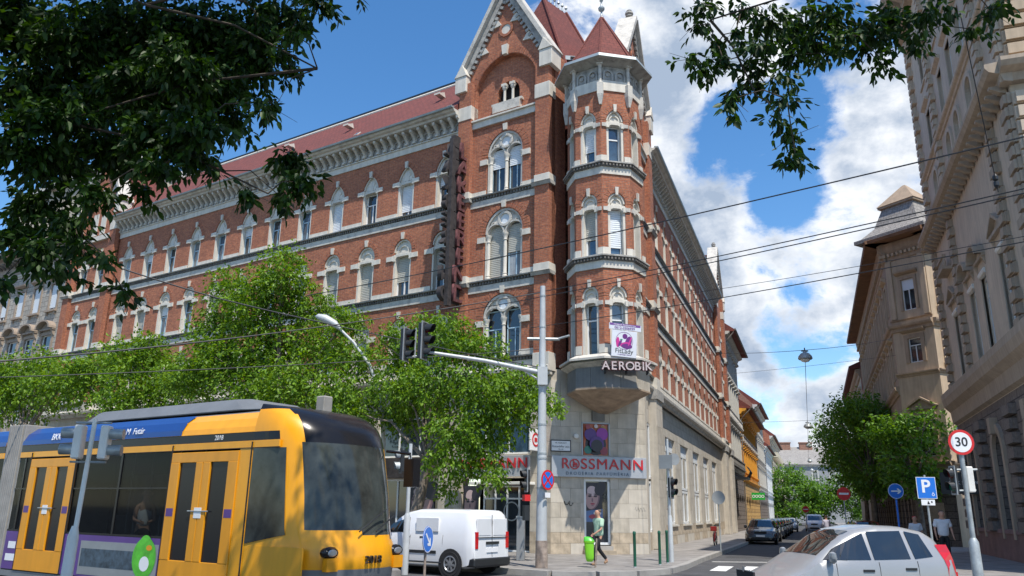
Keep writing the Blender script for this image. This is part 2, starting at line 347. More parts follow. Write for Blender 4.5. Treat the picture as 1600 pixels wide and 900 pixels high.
def arch_pts(cx, a, zs, rise, p=2.0, q=.5, n=12):
    out = []
    for i in range(n + 1):
        t = i / n; u = -math.cos(math.pi * t)
        out.append((cx + a * u, zs + rise * max(0, 1 - abs(u) ** p) ** q))
    return out
def hole_outline(h):
    cx, a, z0, zs, rise = h[:5]; p, q = (h[5], h[6]) if len(h) > 5 else (2.0, .5)
    return [(cx - a, z0)] + arch_pts(cx, a, zs, rise, p, q) + [(cx + a, z0)]
def hole_wall(mb, x0, x1, z0, z1, holes, y=0, depth=.3, m=0, mr=None, top=None):
    top = top or (lambda x: z1); mr = m if mr is None else mr
    hs = sorted(holes, key=lambda h: h[0]); cut = [x0] + [(hs[i][0] + hs[i + 1][0]) / 2 for i in range(len(hs) - 1)] + [x1]
    if not hs: mb.add([(x0, y, z0), (x1, y, z0), (x1, y, top(x1)), (x0, y, top(x0))], [(0, 1, 2, 3)], m); return
    for i, h in enumerate(hs):
        a, b = cut[i], cut[i + 1]; o = hole_outline(h); zs = h[2]; cx = h[0]
        if zs > z0 + 1e-4: mb.add([(a, y, z0), (b, y, z0), (b, y, zs), (a, y, zs)], [(0, 1, 2, 3)], m)
        k = len(o) // 2; ap = o[k]
        left = [(a, zs)] + o[:k + 1] + [(cx, top(cx)), (a, top(a))]
        right = [(b, zs), (b, top(b)), (cx, top(cx))] + o[k:]
        for pl in (left, right): mb.add([(p[0], y, p[1]) for p in pl], [tuple(range(len(pl)))], m)
        if depth:
            vs = [(p[0], y, p[1]) for p in o] + [(p[0], y - depth, p[1]) for p in o]; n = len(o)
            mb.add(vs, [(j, j + 1, j + 1 + n, j + n) for j in range(n - 1)] + [(n - 1, 0, n, 2 * n - 1)], mr)

# ---- shared pieces of a single window (origin at the middle of the sill, y = wall plane)
def voussoirs(a, zs, rise, p, q, t=.24, n=17, proud=.012):
    mb = MB(); pts = arch_pts(0, a, zs, rise, p, q, n); k = len(pts)
    nr = []
    for i in range(k):
        x0, z0 = pts[max(0, i - 1)]; x1, z1 = pts[min(k - 1, i + 1)]; d = math.hypot(x1 - x0, z1 - z0) or 1
        nr.append((-(z1 - z0) / d, (x1 - x0) / d))
    nr[0] = (-1, 0); nr[-1] = (1, 0)
    for i in range(k - 1):
        g = .05; P = []
        for (j, w) in ((i, g), (i + 1, -g)):
            x = pts[j][0] + (pts[min(k - 1, i + 1)][0] - pts[i][0]) * w; z = pts[j][1] + (pts[i + 1][1] - pts[i][1]) * w
            P.append((x, z, nr[j]))
        q4 = [(P[0][0] + P[0][2][0] * .015, P[0][1] + P[0][2][1] * .015), (P[1][0] + P[1][2][0] * .015, P[1][1] + P[1][2][1] * .015),
              (P[1][0] + P[1][2][0] * t, P[1][1] + P[1][2][1] * t), (P[0][0] + P[0][2][0] * t, P[0][1] + P[0][2][1] * t)]
        mb.pxz(q4, -.02, proud + (.008 if i % 2 else 0), 0)
    return mb
def single_set(nm, a, H, lint, spring, rise, p, q, cap0, cap1, capw, key, seg):
    s = {}
    mb = MB(); j = .10
    mb.box(-a, -a + j, -.27, -.03, 0, lint); mb.box(a - j, a, -.27, -.03, 0, lint)
    # lintel with rounded shoulders, then the tympanum filling the arch
    mb.pxz([(-a, lint - .16), (-a + .10, lint - .16), (-a + .16, lint - .04), (-a + .24, lint), (a - .24, lint), (a - .16, lint - .04), (a - .10, lint - .16), (a, lint - .16), (a, lint + .12), (-a, lint + .12)], -.25, -.02)
    o = arch_pts(0, a - .005, spring, rise - .005, p, q); mb.pxz([(-a + .005, lint + .12)] + o + [(a - .005, lint + .12)], -.22, -.12)
    oi = arch_pts(0, a * .74, spring, rise * .78, p, q)
    if seg == 'trefoil':
        mb.ring(0, lint + .48, 0, .17, -.13, -.06, n=12); mb.ring(-.2, lint + .27, 0, .12, -.13, -.07, n=10); mb.ring(.2, lint + .27, 0, .12, -.13, -.07, n=10)
        mb.ring(0, lint + .25, .0, .13, -.13, -.05, n=10)
    else:
        mb.ring(0, lint + .22, a * .5, a * .62, -.13, -.07, 0, 180, 12); mb.box(-a * .6, a * .6, -.13, -.05, lint + .12, lint + .2)
    # moulded edge of the arch
    A = arch_pts(0, a, spring, rise, p, q, 14); B = arch_pts(0, a - .07, spring, rise - .08, p, q, 14)
    for i in range(14): mb.pxz([A[i], A[i + 1], B[i + 1], B[i]], -.14, -.04)
    for sg in (-1, 1):
        x0, x1 = sorted((sg * a, sg * (a + capw))); mb.box(x0, x1, -.02, .06, cap0, cap1, 1)
        x0, x1 = sorted((sg * (a - .11), sg * (a + .03))); mb.box(x0, x1, -.2, .05, cap0 - .03, cap1 + .02)
    s['window_surround'] = mb.mesh('window_surround', ['white_stone', 'worn_stone' if nm[0] == 't' else 'white_stone'])
    kw = .075 if nm[0] == 't' else .10; mb = MB(); mb.pxz([(-kw * .7, key - .34), (kw * .7, key - .34), (kw, key), (-kw, key)], -.02, .09)
    s['keystone'] = mb.mesh('keystone', ['white_stone'])
    s['brick_arch'] = voussoirs(a, spring, rise, p, q).mesh('brick_arch', ['pier_brick'])
    w = a - j; fr = MB(); t = .055
    for x0, x1, z0, z1 in ((-w, -w + t, 0, lint), (w - t, w, 0, lint), (-w, w, 0, t), (-w, w, lint - t, lint), (-w, w, lint * .66, lint * .66 + t)): fr.box(x0, x1, -.34, -.27, z0, z1)
    f2 = MB(); f2.v = list(fr.v); f2.f = list(fr.f); f2.m = list(fr.m); f2.box(-t * .6, t * .6, -.33, -.265, 0, lint * .66)
    s['frame1'] = fr.mesh('window', ['white_paint']); s['frame2'] = f2.mesh('window', ['white_paint']); s['frame3'] = f2.mesh('window', ['blue_frame'])
    for k, g in (('pane1', 'window_glass'), ('pane2', 'window_glass_blue'), ('pane3', 'curtain'), ('pane4', 'window_glass_pale')):
        pb = MB(); pb.box(-w + t, w - t, -.325, -.305, t, lint * .66); pb.box(-w + t, w - t, -.325, -.305, lint * .66 + t, lint - t); s[k] = pb.mesh('pane', [g])
    for k, fr_ in (('sh3', .3), ('sh6', .62), ('sh8', .8), ('sh10', 1.0)):
        for cname, mm in (('w', 'shutter_white'), ('g', 'shutter_grey')):
            sb = MB(); zt = lint - .03; zb = lint * (1 - fr_) + .02; n = max(3, int((zt - zb) / .085))
            for i in range(n):
                za = zb + (zt - zb) * i / n; zc = zb + (zt - zb) * (i + 1) / n; sb.pyz([(-.262, za), (-.24, za + .012), (-.25, zc), (-.262, zc)], -w + .02, w - .02)
            s[k + cname] = sb.mesh('shutter', [mm])
    return s
SETS = {}
SETS['A'] = single_set('A', .56, 2.4, 1.70, 1.84, .58, 2, .5, 1.48, 1.74, .42, 2.78, 'round')
SETS['B'] = single_set('B', .56, 2.9, 2.08, 2.32, .60, 2, .5, 1.88, 2.12, .42, 3.26, 'round')
SETS['C'] = single_set('C', .52, 2.7, 1.80, 2.02, .72, 1.35, .66, 1.72, 1.94, .33, 2.96, 'trefoil')
SETS['tA'] = single_set('tA', .37, 2.7, 2.05, 2.28, .45, 2, .5, 1.92, 2.08, .2, 2.98, 'round')
SETS['tB'] = single_set('tB', .37, 2.7, 2.06, 2.28, .44, 2, .5, 1.92, 2.08, .2, 2.95, 'round')
SETS['tC'] = single_set('tC', .37, 2.6, 1.80, 1.98, .50, 1.5, .58, 1.66, 1.82, .2, 2.70, 'plain')
HOLES = {'A': (.56, 1.84, .58, 2, .5), 'B': (.56, 2.32, .60, 2, .5), 'C': (.52, 2.02, .72, 1.35, .66), 'tA': (.37, 2.28, .45, 2, .5), 'tB': (.37, 2.28, .44, 2, .5), 'tC': (.37, 1.98, .50, 1.5, .58)}
def hole(kind, cx, sill): a, sp, ri, p, q = HOLES[kind]; return (cx, a, sill, sill + sp, ri, p, q)
def put_window(kind, F, x, y, z, style='frame2', pane='pane1', sh=None, caps=True):
    s = SETS[kind]; Wm = F @ T(x, y, z)
    inst('window_surround', s['window_surround'], Wm, BLD); inst('keystone', s['keystone'], Wm, BLD); inst('brick_arch', s['brick_arch'], Wm, BLD)
    w = inst('window', s[style], Wm, BLD); inst('pane', s[pane], Wm, w)
    if sh: inst('shutter', s[sh], Wm, w)

# ---- twin arched window of the corner towers
def twin_set(a, zs, rise, style):
    s = {}; mb = MB(); b = (a - .16) / 2          # b = half width of each light
    cl = -(b + .08); crr = b + .08; ss = zs - .05   # centres of the two small arches
    big = arch_pts(0, a - .005, zs, rise - .005, 2, .5, 20)
    sr = b * 1.05
    R1 = arch_pts(crr, b, ss, sr, 2, .5, 12)[::-1]; L1 = arch_pts(cl, b, ss, sr, 2, .5, 12)[::-1]
    mb.pxz([(-a + .005, ss)] + big + [(a - .005, ss)] + R1[0:] + L1, -.24, -.12)
    for c in (cl, crr): mb.ring(c, ss, b, b + .07, -.14, -.05, 0, 180, 14, sz=1.05)
    mb.ring(0, zs + rise * .56, .25, .36, -.14, -.03, n=20)
    if style == 'trefoil':
        for k in range(6): an = R(60 * k + 30); mb.ring(.3 * math.cos(an), zs + rise * .56 + .3 * math.sin(an), 0, .07, -.14, -.01, n=8)
    for k in (-1, 1):
        mb.ring(k * a * .62, zs + rise * .42, .05, .1, -.14, -.06, n=10)
    mb.ring(0, zs, a - .1, a, -.14, -.03, 0, 180, 20, sz=rise / a)
    s['tracery'] = mb.mesh('tracery', ['worn_stone'])
    d = MB(); d.ring(0, zs + rise * .56, 0, .25, -.17, -.10, n=20); s['roundel'] = d.mesh('roundel', ['shutter_white'])
    cb = MB(); cb.lathe([(.12, 0), (.12, .18), (.085, .22), (.105, .27), (.08, .32), (.085, ss - .62), (.07, ss - .34), (.10, ss - .32), (.08, ss - .26), (.12, ss - .12), (.15, ss - .03), (.15, ss)], 10)
    s['column'] = cb.mesh('column', ['white_stone'], smooth=35)
    jb = MB()
    jb.box(-a, -a + .06, -.3, -.05, 0, ss); jb.box(a - .06, a, -.3, -.05, 0, ss)
    for k in (-1, 1):
        x0, x1 = sorted((k * (a - .02), k * (a + .38))); jb.box(x0, x1, -.02, .08, ss - .34, ss - .08)
    s['window_surround'] = jb.mesh('window_surround', ['white_stone'])
    kb = MB(); kb.pxz([(-.09, zs + rise + .02), (.09, zs + rise + .02), (.12, zs + rise + .34), (-.12, zs + rise + .34)], -.02, .1); s['keystone'] = kb.mesh('keystone', ['white_stone'])
    s['brick_arch'] = voussoirs(a, zs, rise, 2, .5, t=.34, n=29).mesh('brick_arch', ['pier_brick'])
    fb = MB(); t = .05; h = ss + sr * .7
    for x0, x1, z0, z1 in ((-b, -b + t, 0, h), (b - t, b, 0, h), (-b, b, 0, t), (-b, b, h * .62, h * .62 + t), (-t / 2, t / 2, 0, h * .62), (-b, b, h, h + t)): fb.box(x0, x1, -.34, -.27, z0, z1)
    s['frame'] = fb.mesh('window', ['blue_frame'])
    for k, g in (('p1', 'window_glass'), ('p2', 'curtain'), ('p3', 'window_glass_pale')):
        pb = MB(); pb.box(-b + t, b - t, -.325, -.305, t, h * .62); pb.box(-b + t, b - t, -.325, -.305, h * .62 + t, h + sr * .3); s[k] = pb.mesh('pane', [g])
    for k, f0, mm in (('w', .45, 'shutter_white'), ('g', .97, 'shutter_grey'), ('h', .55, 'shutter_grey')):
        sb = MB(); zt = h + sr * .28; zb = zt - f0 * h; n = int((zt - zb) / .085)
        for i in range(n): sb.pyz([(-.262, zb + i * .085), (-.24, zb + i * .085 + .012), (-.25, zb + i * .085 + .085), (-.262, zb + i * .085 + .085)], -b + .01, b - .01)
        s['sh' + k] = sb.mesh('shutter', [mm])
    s['c'] = (cl, crr); s['hole'] = (a, zs, rise); return s
TW = {'A': twin_set(1.02, 1.85, 1.0, 'plain'), 'B': twin_set(1.02, 2.2, 1.1, 'plain'), 'C': twin_set(.98, 1.95, 1.1, 'trefoil')}
def put_twin(k, F, x, y, z, pan=('p1', 'p1'), sh=(None, None)):
    s = TW[k]; Wm = F @ T(x, y, z)
    for q in ('tracery', 'roundel', 'window_surround', 'keystone', 'brick_arch'): inst(q, s[q], Wm, BLD)
    a = s['hole'][0]
    for cx in (-a + .12, 0, a - .12): inst('column', s['column'], Wm @ T(cx, -.13, 0), BLD)
    for i, cx in enumerate(s['c']):
        w = inst('window', s['frame'], Wm @ T(cx, 0, 0), BLD); inst('pane', s[pan[i]], Wm @ T(cx, 0, 0), w)
        if sh[i]: inst('shutter', s[sh[i]], Wm @ T(cx, 0, 0), w)

ZA, ZB, ZC = 7.93, 11.45, 15.5
def belt(F, x0, x1, y, zs, gaps=(), ends=True):
    """white band, row of dentils, projecting ledge and the white base course between the windows above"""
    mb = MB(); mb.box(x0, x1, y - .05, y + .05, zs - .49, zs - .18); mb.obj('stone_band', 'worn_stone', F, BLD)
    mb = MB(); mb.box(x0, x1, y - .05, y + .04, zs - .179, zs - .02); n = int((x1 - x0) / .15)
    for i in range(n): xx = x0 + (i + .25) * (x1 - x0) / n; mb.box(xx, xx + .075, y + .041, y + .11, zs - .16, zs - .04)
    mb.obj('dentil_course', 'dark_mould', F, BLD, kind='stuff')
    mb = MB(); mb.pyz([(y - .05, zs - .019), (y + .16, zs - .019), (y + .18, zs + .03), (y + .05, zs + .06), (y - .05, zs + .06)], x0 - .02, x1 + .02); mb.obj('ledge', 'dirty_stone', F, BLD)
    xs = [x0] + [q for g in sorted(gaps) for q in g] + [x1]
    for i in range(0, len(xs), 2):
        if xs[i + 1] - xs[i] > .02: MB().box(xs[i], xs[i + 1], y - .04, y + .035, zs + .061, zs + .29).obj('base_course', 'white_stone', F, BLD)
def pier(F, x0, x1, yb, yf, z0, z1, bands, m='pier_brick'):
    mb = MB(); mb.box(x0, x1, yb, yf, z0, z1); mb.obj('brick_pier', m, F, BLD)
    for (a, b) in bands:
        mb = MB(); mb.box(x0 - .03, x1 + .03, yb, yf + .03, a, b); mb.obj('stone_block', 'white_stone', F, BLD, bevel=.01)

# ---------------- left facade
xk = [5.95 + 2.395 * k for k in range(12)]
def main_wall(F, xs, x0, x1, y, zlo=7.4):
    mb = MB()
    hole_wall(mb, x0, x1, zlo, ZB - .4, [hole('A', x, ZA) for x in xs], y)
    hole_wall(mb, x0, x1, ZB - .4, ZC - .4, [hole('B', x, ZB) for x in xs], y)
    hole_wall(mb, x0, x1, ZC - .4, 18.9, [hole('C', x, ZC) for x in xs], y)
    mb.obj('brick_wall', 'red_brick', F, BLD)
    for k, zs in (('A', ZA), ('B', ZB), ('C', ZC)): belt(F, x0, x1, y, zs, [(x - HOLES[k][0], x + HOLES[k][0]) for x in xs])
main_wall(FL, xk, 4.92, 33.55, 0)
varC = [(None, 'pane1', 'sh3w'), ('frame2', 'pane1', 'sh8w'), ('frame2', 'pane1', None), ('frame2', 'pane1', 'sh10w'), ('frame3', 'pane2', None), ('frame3', 'pane1', None), ('frame3', 'pane1', 'sh3w'), ('frame3', 'pane2', None), ('frame3', 'pane4', None), ('frame3', 'pane1', None), ('frame3', 'pane1', 'sh3w'), ('frame3', 'pane3', None)]
varB = [('frame2', 'pane1', 'sh6g'), ('frame2', 'pane1', 'sh6g'), ('frame2', 'pane1', 'sh10g'), ('frame2', 'pane1', 'sh10g'), ('frame2', 'pane4', None), ('frame3', 'pane1', None), ('frame3', 'pane2', None), ('frame2', 'pane4', 'sh3g'), ('frame3', 'pane1', None), ('frame3', 'pane2', 'sh3w'), ('frame2', 'pane1', 'sh8g'), ('frame2', 'pane1', 'sh8g')]
for i, x in enumerate(xk):
    a = varC[i]; put_window('C', FL, x, 0, ZC, a[0] or 'frame2', a[1], a[2])
    a = varB[i]; put_window('B', FL, x, 0, ZB, a[0], a[1], a[2])
    put_window('A', FL, x, 0, ZA, ('frame2', 'frame3')[i % 2], ('pane1', 'pane3', 'pane2')[i % 3], ('sh6g', None, 'sh3w')[i % 3])
def cornice(F, x0, x1, y, sp=.48):
    mb = MB(); mb.box(x0, x1, y - .05, y + .06, 18.88, 19.2); mb.pyz([(y - .05, 19.2), (y + .12, 19.2), (y + .10, 19.27), (y - .05, 19.27)], x0, x1); mb.obj('stone_band', 'white_stone', F, BLD)
    mb = MB(); mb.box(x0, x1, y - .05, y + .03, 19.27, 19.95)
    n = int((x1 - x0) / sp)
    for i in range(n):     # small blind arches between the brackets
        cx = x0 + (i + .5) * (x1 - x0) / n; mb.ring(cx, 19.52, .11, .17, y + .03, y + .10, 0, 180, 8); mb.box(cx - .17, cx - .11, y + .03, y + .1, 19.32, 19.52); mb.box(cx + .11, cx + .17, y + .03, y + .1, 19.32, 19.52)
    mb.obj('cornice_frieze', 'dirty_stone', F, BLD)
    bm_ = MB(); bm_.pyz([(.03, .0), (.10, .02), (.14, .12), (.22, .25), (.34, .36), (.48, .45), (.50, .58), (.03, .58)], -.07, .07); bm_.box(-.085, .085, .03, .2, -.04, .06)
    br = bm_.mesh('bracket', ['worn_stone'])
    for i in range(n + 1): inst('bracket', br, F @ T(x0 + i * (x1 - x0) / n, y, 19.33), BLD)
    mb = MB(); mb.pyz([(y - .05, 19.93), (y + .56, 19.93), (y + .60, 20.02), (y + .72, 20.06), (y + .78, 20.16), (y - .05, 20.2)], x0, x1); mb.obj('eaves_moulding', 'worn_stone', F, BLD)
    mb = MB(); mb.pyz([(y + .7, 20.165), (y + .9, 20.15), (y + .93, 20.23), (y + .72, 20.26)], x0, x1); mb.obj('gutter', 'zinc', F, BLD)
cornice(FL, 4.95, 33.5, 0)
def roof(F, x0, x1, y):
    mb = MB(); mb.pyz([(y + .72, 20.2), (y - 4.0, 24.85), (y - 4.0, 20.2)], x0, x1); r = mb.obj('roof', 'roof_tile', F, BLD)
    mb = MB(); mb.pyz([(y - 3.86, 24.72), (y - 3.84, 24.80), (y - 4.02, 24.98), (y - 4.05, 24.85)], x0, x1); mb.obj('ridge_strip', 'white_stone', F, r)
    mb = MB(); mb.pyz([(y - 4.0, 24.98), (y - 4.0, 25.1), (y - 6, 25.3), (y - 6, 20)], x0, x1); mb.obj('ridge_cap', 'black_metal', F, r)
    return r
rfL = roof(FL, 5.02, 33.4, 0)
sky_m = MB(); sky_m.box(-.28, .28, -.06, .05, -.35, .35, 0); sky_m.box(-.2, .2, .05, .06, -.27, .27, 1)
skm = sky_m.mesh('skylight', ['white_stone', 'window_glass']); vent = MB(); vent.pyz([(0, 0), (.5, 0), (.5, .06), (.1, .28)], -.16, .16, 0); vent.pyz([(.5, .0), (.52, 0), (.52, .1), (.5, .1)], -.2, .2, 0); vm_ = vent.mesh('skylight', ['white_stone'])
dk = MB(); dk.pyz([(.505, .02), (.53, .02), (.53, .2), (.4, .2)], -.13, .13); dkm = dk.mesh('shade', ['black_hole'])
for x, h in ((7.6, 2.4), (14.2, 2.4), (19.0, 2.35), (25.6, 1.9)):
    o = inst('skylight', vm_, FL @ T(x, .72 - h, 20.22 + h * .985), rfL)
for x, h in ((5.6, .35), (13.0, .32), (20.4, .3), (28.5, .3), (12.2, .9)):
    o = inst('skylight', skm, FL @ T(x, .72 - h, 20.22 + h * .985) @ Matrix.Rotation(R(45), 4, 'X') @ Matrix.Scale(.5, 4), rfL)

# ---------------- towers with gables
def gable(F, cx, hw, y, ze, zp, z0=18.9, arch=True, circle=True):
    x0, x1 = cx - hw, cx + hw
    top = lambda x: ze + (zp - .25 - ze) * (1 - abs(x - cx) / hw)
    mb = MB()
    if arch:
        hole_wall(mb, x0, x1, z0, ze, [(cx, 1.75, z0 + .62, z0 + 1.75, 1.9)], y, .28, top=top)
        hole_wall(mb, cx - 1.75, cx + 1.75, z0 + .62, z0 + 3.7, [(cx, .62, z0 + 1.2, z0 + 1.75, .62)], y - .28, .3)
    else: hole_wall(mb, x0, x1, z0, ze, [], y, top=top); mb.add([(x0, y, ze), (x1, y, ze), (cx, y, zp - .25)], [(0, 1, 2)], 0)
    mb.add([(x0, y - .6, z0), (x1, y - .6, z0), (x1, y - .6, ze), (cx, y - .6, zp - .25), (x0, y - .6, ze)], [(0, 1, 2, 3, 4)], 0)
    mb.add([(x0, y, z0), (x0, y - .6, z0), (x0, y - .6, ze), (x0, y, ze)], [(0, 1, 2, 3)], 0); mb.add([(x1, y, z0), (x1, y - .6, z0), (x1, y - .6, ze), (x1, y, ze)], [(0, 1, 2, 3)], 0)
    g = mb.obj('gable_wall', 'red_brick', F, BLD)
    if arch:
        v = voussoirs(1.75, 0, 1.9, 2, .5, t=.3, n=41); v.obj('brick_arch', 'pier_brick', F @ T(cx, y, z0 + 1.75), BLD)
        mb = MB(); mb.box(x0 + .5, x1 - .5, y - .02, y + .1, z0 + .13, z0 + .45); mb.pyz([(y, z0 + .45), (y + .2, z0 + .45), (y + .2, z0 + .53), (y, z0 + .62)], x0 + .5, x1 - .5); mb.obj('sill_band', 'white_stone', F, BLD)
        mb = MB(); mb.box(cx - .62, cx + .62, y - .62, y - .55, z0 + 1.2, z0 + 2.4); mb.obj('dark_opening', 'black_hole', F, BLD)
        mb = MB(); mb.box(cx - .75, cx + .75, y - .5, y - .05, z0 + .75, z0 + 1.22); mb.box(cx - .85, cx + .85, y - .3, y - .1, z0 + 1.14, z0 + 1.26); mb.obj('balustrade', 'worn_stone', F, BLD)
        c = MB(); c.box(-.09, .09, -.09, .09, 0, .12); c.lathe([(.07, .12), (.065, .72), (.12, .82), (.13, .92)], 8); c.box(-.13, .13, -.13, .13, .92, 1.05); cm = c.mesh('column', ['white_stone'])
        for q in (-.22, .22): inst('column', cm, F @ T(cx + q * 1.05, y - .3, z0 + 1.2) @ Matrix.Diagonal((1, 1, 1.0, 1)), BLD)
        mb = MB(); mb.pxz([(-.12, 0), (.12, 0), (.17, .5), (-.17, .5)], -.02, .16); mb.obj('keystone', 'white_stone', F @ T(cx, y, z0 + 3.6), BLD)
    if circle:
        zc = z0 + (5.0 if arch else ze - z0 + 1.2); mb = MB(); mb.ring(cx, zc, .26, .40, y - .02, y + .06, n=20, m=0); mb.obj('roundel_rim', 'pier_brick', F, BLD)
        mb = MB(); mb.ring(cx, zc, 0, .26, y - .02, y + .03, n=20); mb.obj('roundel', 'white_stone', F, BLD)
    for sg in (-1, 1):
        # raking coping with a toothed edge below
        dx, dz = -sg * hw, zp - ze; L = math.hypot(dx, dz); ux, uz = dx / L, dz / L; nx, nz = -uz * (1 if ux > 0 else -1), abs(ux)
        nx = -sg * -1 * abs(uz); nz = abs(ux)
        sx, sz = cx + sg * (hw + .06), ze - .02
        P = lambda d, h: (sx + ux * d + nx * h, sz + uz * d + nz * h)
        mb = MB(); mb.pxz([P(-.1, 0), P(L + .05, 0), P(L + .05, .2), P(-.1, .2)], y - .6, y + .33); mb.obj('coping', 'worn_stone', F, BLD)
        mb = MB(); mb.pxz([P(0, -.3), P(L - .2, -.3), P(L - .2, -.001), P(0, -.001)], y - .02, y + .14)
        n = int(L / .3)
        for i in range(n): d = .15 + i * (L - .4) / n; mb.pxz([P(d, -.5), P(d + .14, -.5), P(d + .14, -.3), P(d, -.3)], y - .01, y + .12)
        mb.obj('gable_frieze', 'dirty_stone', F, BLD)
        for fpos in (.33, .62, .93):
            d = L * fpos; mb = MB(); mb.pxz([P(d - .3, -.35), P(d + .3, -.35), P(d + .05, -.85)], y - .01, y + .07); mb.obj('gable_block', 'white_stone', F, BLD)
        # stone block carrying the foot of the coping
        x = cx + sg * (hw - .12); mb = MB(); mb.box(x - .33, x + .33, y - .5, y + .36, ze - .85, ze - .02); mb.pxz([(x - .38, ze - .02), (x + .38, ze - .02), (x - sg * .1, ze + .6)], y - .52, y + .4); mb.obj('kneeler_stone', 'white_stone', F, BLD, bevel=.015)
    return g
def tower(F, x0, x1, y, cx, pw, py, zlo=7.4, hw=None, zp=26.3, twin=True, xs=()):
    mb = MB()
    if twin:
        for k, zs, zz0, zz1 in (('A', ZA, zlo, ZB - .4), ('B', ZB, ZB - .4, ZC - .4), ('C', ZC, ZC - .4, 18.95)):
            a, sp, ri = TW[k]['hole']; hole_wall(mb, x0, x1, zz0, zz1, [(cx, a, zs, zs + sp, ri)], y)
            belt(F, x0 + pw, x1 - pw, y, zs, [(cx - a, cx + a)])
    else:
        for k, zs, zz0, zz1 in (('A', ZA, zlo, ZB - .4), ('B', ZB, ZB - .4, ZC - .4), ('C', ZC, ZC - .4, 18.95)):
            hole_wall(mb, x0, x1, zz0, zz1, [hole(k, x, zs) for x in xs], y); belt(F, x0 + pw, x1 - pw, y, zs, [(x - .5, x + .5) for x in xs])
            for x in xs: put_window(k, F, x, y, zs, 'frame3', 'pane1', None)
    mb.obj('brick_wall', 'red_brick', F, BLD)
    sb = MB()
    for xx in (x0, x1): sb.add([(xx, y, zlo), (xx, y - 1.2, zlo), (xx, y - 1.2, 22), (xx, y, 22)], [(0, 1, 2, 3)])
    sb.obj('return_wall', 'red_brick', F, BLD)
    bands = [(7.2, 7.95), (ZB - .05, ZB + .32), (ZC - .05, ZC + .32), (19.55, 20.25)]
    for a, b in ((x0, x0 + pw), (x1 - pw, x1)):
        pier(F, a, b, y - .3, py, zlo - .2, 21.5, bands)
        for zs in (ZB, ZC):
            mb = MB(); mb.pyz([(y - .1, zs - .2), (py + .05, zs - .2), (py + .14, zs - .05), (py + .16, zs - .055), (y - .1, zs - .051)], a - .12, b + .12); mb.obj('ledge', 'dirty_stone', F, BLD)
tower(FL, -.1, 4.92, .12, 2.4, .72, .36, twin=True)
gable(FL, 2.42, 2.5, .12, 21.9, 26.25)
for k, zs, pn, sh in (('A', ZA, ('p1', 'p1'), (None, None)), ('B', ZB, ('p2', 'p1'), ('shh', 'shg')), ('C', ZC, ('p1', 'p1'), ('shw', 'shw'))): put_twin(k, FL, 2.35, .12, zs, pn, sh)
tower(FL, 33.5, 38.9, .12, 36.2, .75, .4, twin=False, xs=(35.25, 37.3))
gable(FL, 36.2, 2.6, .12, 21.6, 26.0, arch=False)
mb = MB(); hole_wall(mb, 33.6, 38.8, 18.9, 18.95, [], .12); mb.obj('brick_wall', 'red_brick', FL, BLD)
for x in (35.7, 36.7):
    mb = MB(); mb.box(x - .3, x + .3, .1, .16, 19.6, 21.2, 0); mb.obj('blind_window', 'white_stone', FL, BLD)
mb = MB(); mb.box(34.3, 38.1, .05, .3, 19.1, 19.45); mb.obj('sill_band', 'white_stone', FL, BLD)

# ---------------- side street facade (local x runs back towards the corner, so s = -x)
YR = -.85
xr = sorted(-(9.45 + 2.623 * k) for k in range(11))
main_wall(FR, xr, -37.2, -5.9, YR)
rgw = random.Random(44)
for i, x in enumerate(xr):
    for k, zs in (('A', ZA), ('B', ZB), ('C', ZC)):
        put_window(k, FR, x, YR, zs, rgw.choice(('frame2', 'frame3', 'frame1')), rgw.choice(('pane1', 'pane4', 'pane2', 'pane3')), rgw.choice((None, None, 'sh3w', 'sh6g', 'sh10w', 'sh8g', None)))
cornice(FR, -37.3, -5.5, YR, .52); rfR = roof(FR, -37.1, -6.1, YR)
tower(FR, -5.9, -.0, -.6, -2.4, .9, -.35, twin=True)
for k, zs in (('A', ZA), ('B', ZB), ('C', ZC)): put_twin(k, FR, -2.4, -.6, zs, ('p1', 'p3'), (None, None))
gable(FR, -2.75, 3.1, -.6, 22.0, 26.1)
tower(FR, -44, -37.2, -.75, -40.6, 1.2, -.5, twin=False, xs=(-41.6, -39.6))
gable(FR, -40.7, 3.2, -.75, 21.4, 25.9, arch=False)
for (F_, x, y, z) in ((FR, -2.75, -.7, 26.1), (FR, -40.7, -.8, 25.9), (FL, 2.42, .0, 26.3), (FL, 36.2, 0, 26.0)):
    mb = MB(); mb.lathe([(.13, -.25), (.16, 0), (.10, .1), (.10, .2), (.2, .28), (.15, .36), (.22, .42), (.2, .52), (.1, .56), (.14, .62), (.02, .7)], 10); mb.obj('finial', 'dirty_stone', F_ @ T(x, y, z), BLD, smooth=40)
# cross roofs behind the gables and the great pavilion roof over the corner
mb = MB(); mb.pxz([(0, 20.2), (4.84, 20.2), (4.84, 21.6), (2.42, 25.7), (0, 21.6)], -3.5, -.45); mb.obj('roof', 'roof_tile', FL, BLD)
mb = MB(); mb.pxz([(33.7, 20.2), (38.7, 20.2), (38.7, 21.4), (36.2, 25.5), (33.7, 21.4)], -4, -.45); mb.obj('roof', 'roof_tile', FL, BLD)
mb = MB(); mb.pxz([(-43.5, 20.2), (-37.6, 20.2), (-37.6, 21.2), (-40.7, 25.4), (-43.5, 21.2)], -4, -1.3); mb.obj('roof', 'roof_tile', FR, BLD)
mb = MB(); mb.pxz([(-5.6, 20.2), (0, 20.2), (0, 21.6), (-2.75, 25.6), (-5.6, 21.6)], -3.0, -1.15); mb.obj('roof', 'roof_tile', FR, BLD)
mb = MB(); A = [(3.0, 33.3), (6.6, 37.3), (1.2, 41.5), (-3.0, 37.2)]; B = [(1.42, 36.6), (2.75, 38.0), (2.2, 39.2), (1.18, 38.0)]
